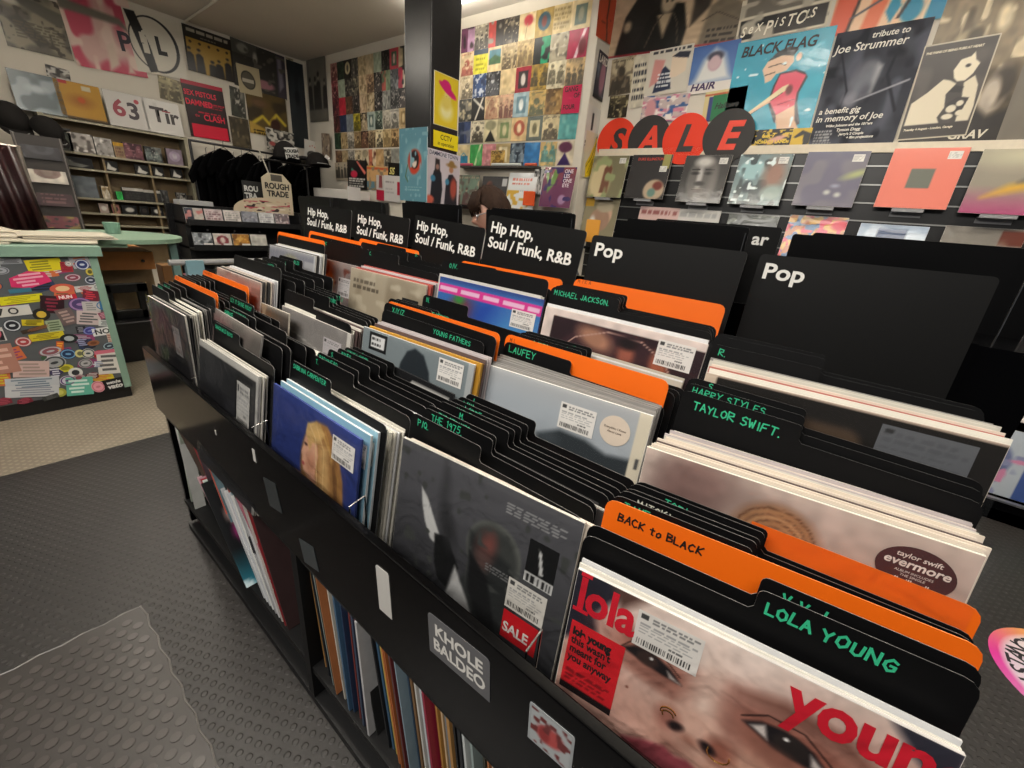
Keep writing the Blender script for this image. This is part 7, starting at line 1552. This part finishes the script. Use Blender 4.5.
tag(rotbox('paper_roll', (.13, 4.95, .78), (.035, .03, .22), flat('a8982c', .5), ry=12), 'yellow paper slip hanging at the left edge above the counter', 'paper')
tag(rotbox('cardboard_panel', (.05, 4.98, .86), (.10, .02, .34), flat('8a5a3c', .6)), 'brown cardboard panel at the left edge above the counter', 'panel')

# ------------------------------------------------------------------ low browser along the right wall and floor decal
lb = empty('wall_browser', Matrix.Translation((3.1, -1.0, 0))); tag(lb, 'low black browser along the right wall with records near the floor', 'record browser')
MB().box((-.42, -1.0, 0), (.36, .2, .06)).box((-.42, -1.0, 0), (-.40, .2, .10)).box((-.05, -1.0, .06), (.0, .2, .40)).box((-.05, -1.0, .36), (.36, .2, .40)).box((.20, -1.0, .4), (.24, .2, .7)).build('cabinet_body', BLK, lb)
MB().box((-.425, -1.0, .10), (-.398, .2, .108)).build('edge_strip', flat('7a7c80', .3, metal=.6), lb)
def lowfront(X, Y, z, col, label):
    e = empty('vinyl_record', card_frame(X, Y, z, 0, 0, 12, .315)); tag(e, label, 'record', 'records in the low wall browser')
    MB().box((-.1575, 0, -.003), (.1575, .315, .003)).build('sleeve_board', flat('cfc8be', .5), e)
    art_mesh('printed_front', .314, .314, col, 'wrap', e, z=.0035, y0=.0005)
lowfront(2.86, -.80, .395, paint(50, 50, 'a8b0b8', [('e', .5, .5, .2, .28, '5a6488', .05), ('n', 8, '7a80a0', .6, .1, 3), ('n', 9, 'c07a98', .8, .05, 5), ('r', .85, 0, 1, 1, '3a5088')]), 'pale blue record with figures, low by the floor on the right')
lowfront(2.86, -1.15, .395, paint(50, 50, '1c8a90', [('e', .55, .3, .25, .2, 'c87a4a', .05), ('n', 7, 'd0e0e0', .75, .1, 5)]), 'teal record with an orange patch, low by the floor on the right')
lowfront(3.16, -.88, .745, paint(50, 50, '9a8c68', [('n', 5, '7a8450', .5, .2, 3), ('e', .4, .6, .2, .15, 'b8905c', .1)]), 'tan and olive record, upper tier of the low wall browser')
tag(rotbox('record_sleeve', (3.02, -.815, .56), (.006, .31, .31), flat('d8cfc8', .5), ry=14), 'white sleeve seen edge-on beside the tan and olive record', 'record')
# round floor decal
dc = empty('floor_decal', Matrix.Translation((1.665, -.915, .0045)) @ Matrix.Rotation(R(0), 4, 'Z')); tag(dc, 'round rainbow-edged floor decal with black ring lettering, right of the browser', 'floor decal')
n_ = 64; vs_ = []; fs_ = []; cl_ = []
RADS = [0, .04, .085, .105, .12, .195, .215, .235]
def mixc(a, b, t): return rgb(a) * (1 - t) + rgb(b) * t
for r_ in RADS:
    for k_ in range(n_):
        a = 2 * PI * k_ / n_
        vs_.append((r_ * math.cos(a), r_ * math.sin(a), .0006))
        t = (k_ / n_ * 4) % 4; pal = ['e8d83a', 'd83a98', 'd0ccd8', '4ab8c8', 'e8d83a']
        ring = mixc(pal[int(t)], pal[int(t) + 1], t - int(t))
        cl_.append(rgb('1c2a3a') if r_ < .10 else rgb('dcdce0') if r_ < .115 else rgb('e4e0e4') if r_ < .125 else ring if r_ > .2 else mixc('e4e0e4', 'ffffff', 0) * .85 + ring * .15)
for i in range(len(RADS) - 1):
    for k_ in range(n_): fs_.append((i * n_ + k_, (i + 1) * n_ + k_, (i + 1) * n_ + (k_ + 1) % n_, i * n_ + (k_ + 1) % n_))
me = bpy.data.meshes.new('decal_disc'); me.from_pydata(vs_, [], fs_); me.update(); set_col(me, np.array(cl_)); me.materials.append(printed('gloss'))
o = bpy.data.objects.new('decal_disc', me); C.objects.link(o); o.parent = dc
s_ = 'GROOVE DISTANCE '; 
for i, ch in enumerate(s_ * 2):
    if ch == ' ': continue
    a = R(200) - 2 * PI * i / (len(s_) * 2)
    t = text('lettering', ch, .07, flat('1c1820', .5), dc, 0, 0, .001, bold=.001, align='CENTER')
    t.matrix_local = Matrix.Rotation(a - PI / 2, 4, 'Z') @ Matrix.Translation((0, .150, .0012))

# ------------------------------------------------------------------ the browsing person
HX, HY, HZ = 1.93, 1.70, 1.13      # head centre
face = 146                          # direction the face points (degrees, from +X towards +Y)
pe = empty('person', Matrix.Translation((HX, HY, 0))); tag(pe, 'person with brown hair and glasses bending over the far side of the browser', 'person')
SKIN = flat('d8a690', .5, var=.04)
# body: one skinned surface, pelvis first
J = {'pelvis': (.34, -.36, .80, .13), 'waist': (.28, -.30, .93, .12), 'chest': (.17, -.16, 1.02, .135), 'neckb': (.07, -.07, 1.045, .07),
     'hipL': (.40, -.27, .76, .085), 'kneeL': (.36, -.22, .44, .06), 'ankL': (.42, -.27, .09, .042), 'toeL': (.28, -.17, .05, .04),
     'hipR': (.27, -.45, .76, .085), 'kneeR': (.22, -.42, .44, .06), 'ankR': (.28, -.46, .09, .042), 'toeR': (.15, -.36, .05, .04),
     'shL': (.24, -.01, 1.0, .06), 'elL': (.10, .10, .86, .042), 'wrL': (-.10, .10, .88, .028),
     'shR': (.02, -.27, 1.0, .06), 'elR': (-.12, -.20, .86, .042), 'wrR': (-.22, -.03, .88, .028)}
Bn = [('pelvis', 'waist'), ('waist', 'chest'), ('chest', 'neckb'), ('pelvis', 'hipL'), ('hipL', 'kneeL'), ('kneeL', 'ankL'), ('ankL', 'toeL'), ('pelvis', 'hipR'), ('hipR', 'kneeR'), ('kneeR', 'ankR'), ('ankR', 'toeR'),
      ('chest', 'shL'), ('shL', 'elL'), ('elL', 'wrL'), ('chest', 'shR'), ('shR', 'elR'), ('elR', 'wrR')]
keys = list(J); me = bpy.data.meshes.new('body'); me.from_pydata([J[k][:3] for k in keys], [(keys.index(a), keys.index(b)) for a, b in Bn], [])
bo = bpy.data.objects.new('body', me); C.objects.link(bo); bo.parent = pe; me.materials.append(flat('23262c', .8))
sk = bo.modifiers.new('skin', 'SKIN')
for i, k in enumerate(keys):
    me.skin_vertices[0].data[i].radius = (J[k][3], J[k][3])
me.skin_vertices[0].data[0].use_root = True
bo.modifiers.new('smooth', 'SUBSURF').levels = 2; bo.modifiers['smooth'].render_levels = 2; sk.use_smooth_shade = True
# hands
for side, (wx_, wy_, wz_) in (('L', J['wrL'][:3]), ('R', J['wrR'][:3])):
    hm = bpy.data.meshes.new('hand'); V_ = [(0, 0, 0), (-.05, .01, -.005)]; E_ = [(0, 1)]; rr = [.022, .026]
    for f_, (dy, L_) in enumerate([(-.03, .065), (-.01, .078), (.01, .072), (.03, .055)]):
        b0 = len(V_); V_ += [(-.085, dy, -.008), (-.085 - L_ * .5, dy * 1.1, -.02), (-.085 - L_ * .85, dy * 1.1, -.045)]; E_ += [(1, b0), (b0, b0 + 1), (b0 + 1, b0 + 2)]; rr += [.010, .0085, .007]
    b0 = len(V_); V_ += [(-.045, -.035, -.012), (-.075, -.05, -.03)]; E_ += [(1, b0), (b0, b0 + 1)]; rr += [.011, .008]
    hm.from_pydata(V_, E_, []); ho = bpy.data.objects.new('hand', hm); C.objects.link(ho); ho.parent = pe; ho.location = (wx_, wy_, wz_); hm.materials.append(SKIN)
    ho.rotation_euler = (0, R(15), R(-20))
    hs = ho.modifiers.new('skin', 'SKIN')
    for i, r_ in enumerate(rr): hm.skin_vertices[0].data[i].radius = (r_, r_)
    hm.skin_vertices[0].data[0].use_root = True; ho.modifiers.new('smooth', 'SUBSURF').levels = 1
# head: local +x is the face direction, tipped downwards
Mh = Matrix.Translation((0, 0, HZ)) @ Matrix.Rotation(R(face), 4, 'Z') @ Matrix.Rotation(R(22), 4, 'Y')
n_, m_ = 32, 24; vs_ = []; fs_ = []
for j in range(m_ + 1):
    th = PI * j / m_
    for k_ in range(n_):
        ph = 2 * PI * k_ / n_
        x = math.sin(th) * math.cos(ph); y = math.sin(th) * math.sin(ph); z = math.cos(th)
        X_, Y_, Z_ = x * .098, y * .076, z * .118
        if z < 0: X_ *= 1 - .18 * (-z); Y_ *= 1 - .38 * (-z)          # jaw
        if x > .3:
            fx = (x - .3) / .7
            nose = math.exp(-(y / .16) ** 2) * math.exp(-((z + .18) / .20) ** 2); X_ += .028 * nose * fx
            X_ += .008 * math.exp(-(y / .35) ** 2) * math.exp(-((z + .52) / .07) ** 2) * fx
            X_ -= .010 * (math.exp(-((abs(y) - .38) / .16) ** 2)) * math.exp(-((z - .08) / .12) ** 2) * fx
            X_ += .009 * math.exp(-(y / .3) ** 2) * math.exp(-((z + .85) / .12) ** 2) * fx
        vs_.append((X_, Y_, Z_))
for j in range(m_):
    for k_ in range(n_): fs_.append((j * n_ + k_, (j + 1) * n_ + k_, (j + 1) * n_ + (k_ + 1) % n_, j * n_ + (k_ + 1) % n_))
MB().add(vs_, fs_).build('head', SKIN, pe, Mh, smooth=True)
MB().tube([(-.02, 0, -.06), (-.05, 0, -.15), (-.10, 0, -.20)], [.05, .052, .06], 14).build('neck', SKIN, pe, Mh, smooth=True)
# hair: a thick shell over crown, sides and back with strands
vs_ = []; fs_ = []
for j in range(m_ + 1):
    th = PI * .80 * j / m_
    for k_ in range(n_):
        ph = 2 * PI * k_ / n_
        front = max(0, math.cos(ph))
        tmax = PI * (.66 - .40 * front ** .55)
        t2 = tmax * j / m_
        wob = .004 * math.sin(ph * 13 + j * .4) + .003 * math.sin(ph * 29)
        vs_.append(((.112 + wob) * math.sin(t2) * math.cos(ph) - .012, (.094 + wob) * math.sin(t2) * math.sin(ph), (.136 + wob) * math.cos(t2) + .002))
for j in range(m_):
    for k_ in range(n_): fs_.append((j * n_ + k_, (j + 1) * n_ + k_, (j + 1) * n_ + (k_ + 1) % n_, j * n_ + (k_ + 1) % n_))
hr = MB().add(vs_, fs_).build('hair', flat('2a1a10', .75, spec=.2, var=.5, bscale=60, bump=.6), pe, Mh, smooth=True)
hr.modifiers.new('thick', 'SOLIDIFY').thickness = .008
mb = MB()
for k_ in range(26):
    a = -.9 + 1.8 * k_ / 25
    mb.tube([(.06 * math.cos(a) + .0, .06 * math.sin(a), .125), (.108 * math.cos(a), .092 * math.sin(a), .07), (.106 * math.cos(a) + .004, .088 * math.sin(a) * 1.02, .030 - .012 * (k_ % 3))], [.009, .008, .002], 5)
mb.build('fringe', flat('2a1a10', .75, spec=.2, var=.5, bscale=60), pe, Mh, smooth=True)
gm = MB()
for s in (-1, 1):
    gm.tube([(.094, s * .034 + .024 * math.cos(a * PI / 8), .006 + .018 * math.sin(a * PI / 8)) for a in range(17)], .0022, 6)
    gm.tube([(.092, s * .058, .012), (.05, s * .079, .012), (-.01, s * .080, .004)], .0024, 6)
gm.tube([(.098, -.010, .010), (.100, .010, .010)], .002, 6)
gm.build('glasses', flat('c8c8c8', .25, metal=.6), pe, Mh)
for s in (-1, 1):
    MB().ell((-.01, s * .074, -.015), (.018, .008, .028)).build('ear', SKIN, pe, Mh, smooth=True)
    MB().ell((.078, s * .032, .006), (.012, .012, .008)).build('eye', flat('d8d0cc', .3), pe, Mh, smooth=True)
    MB().ell((.0875, s * .032, .004), (.004, .005, .005)).build('iris', flat('2a1c14', .3), pe, Mh, smooth=True)
MB().ell((.086, 0, -.062), (.010, .022, .006)).build('lips', flat('a05a54', .4), pe, Mh, smooth=True)
for o_ in list(bpy.data.objects):
    for k_ in ('_w', '_h'):
        if k_ in o_: del o_[k_]
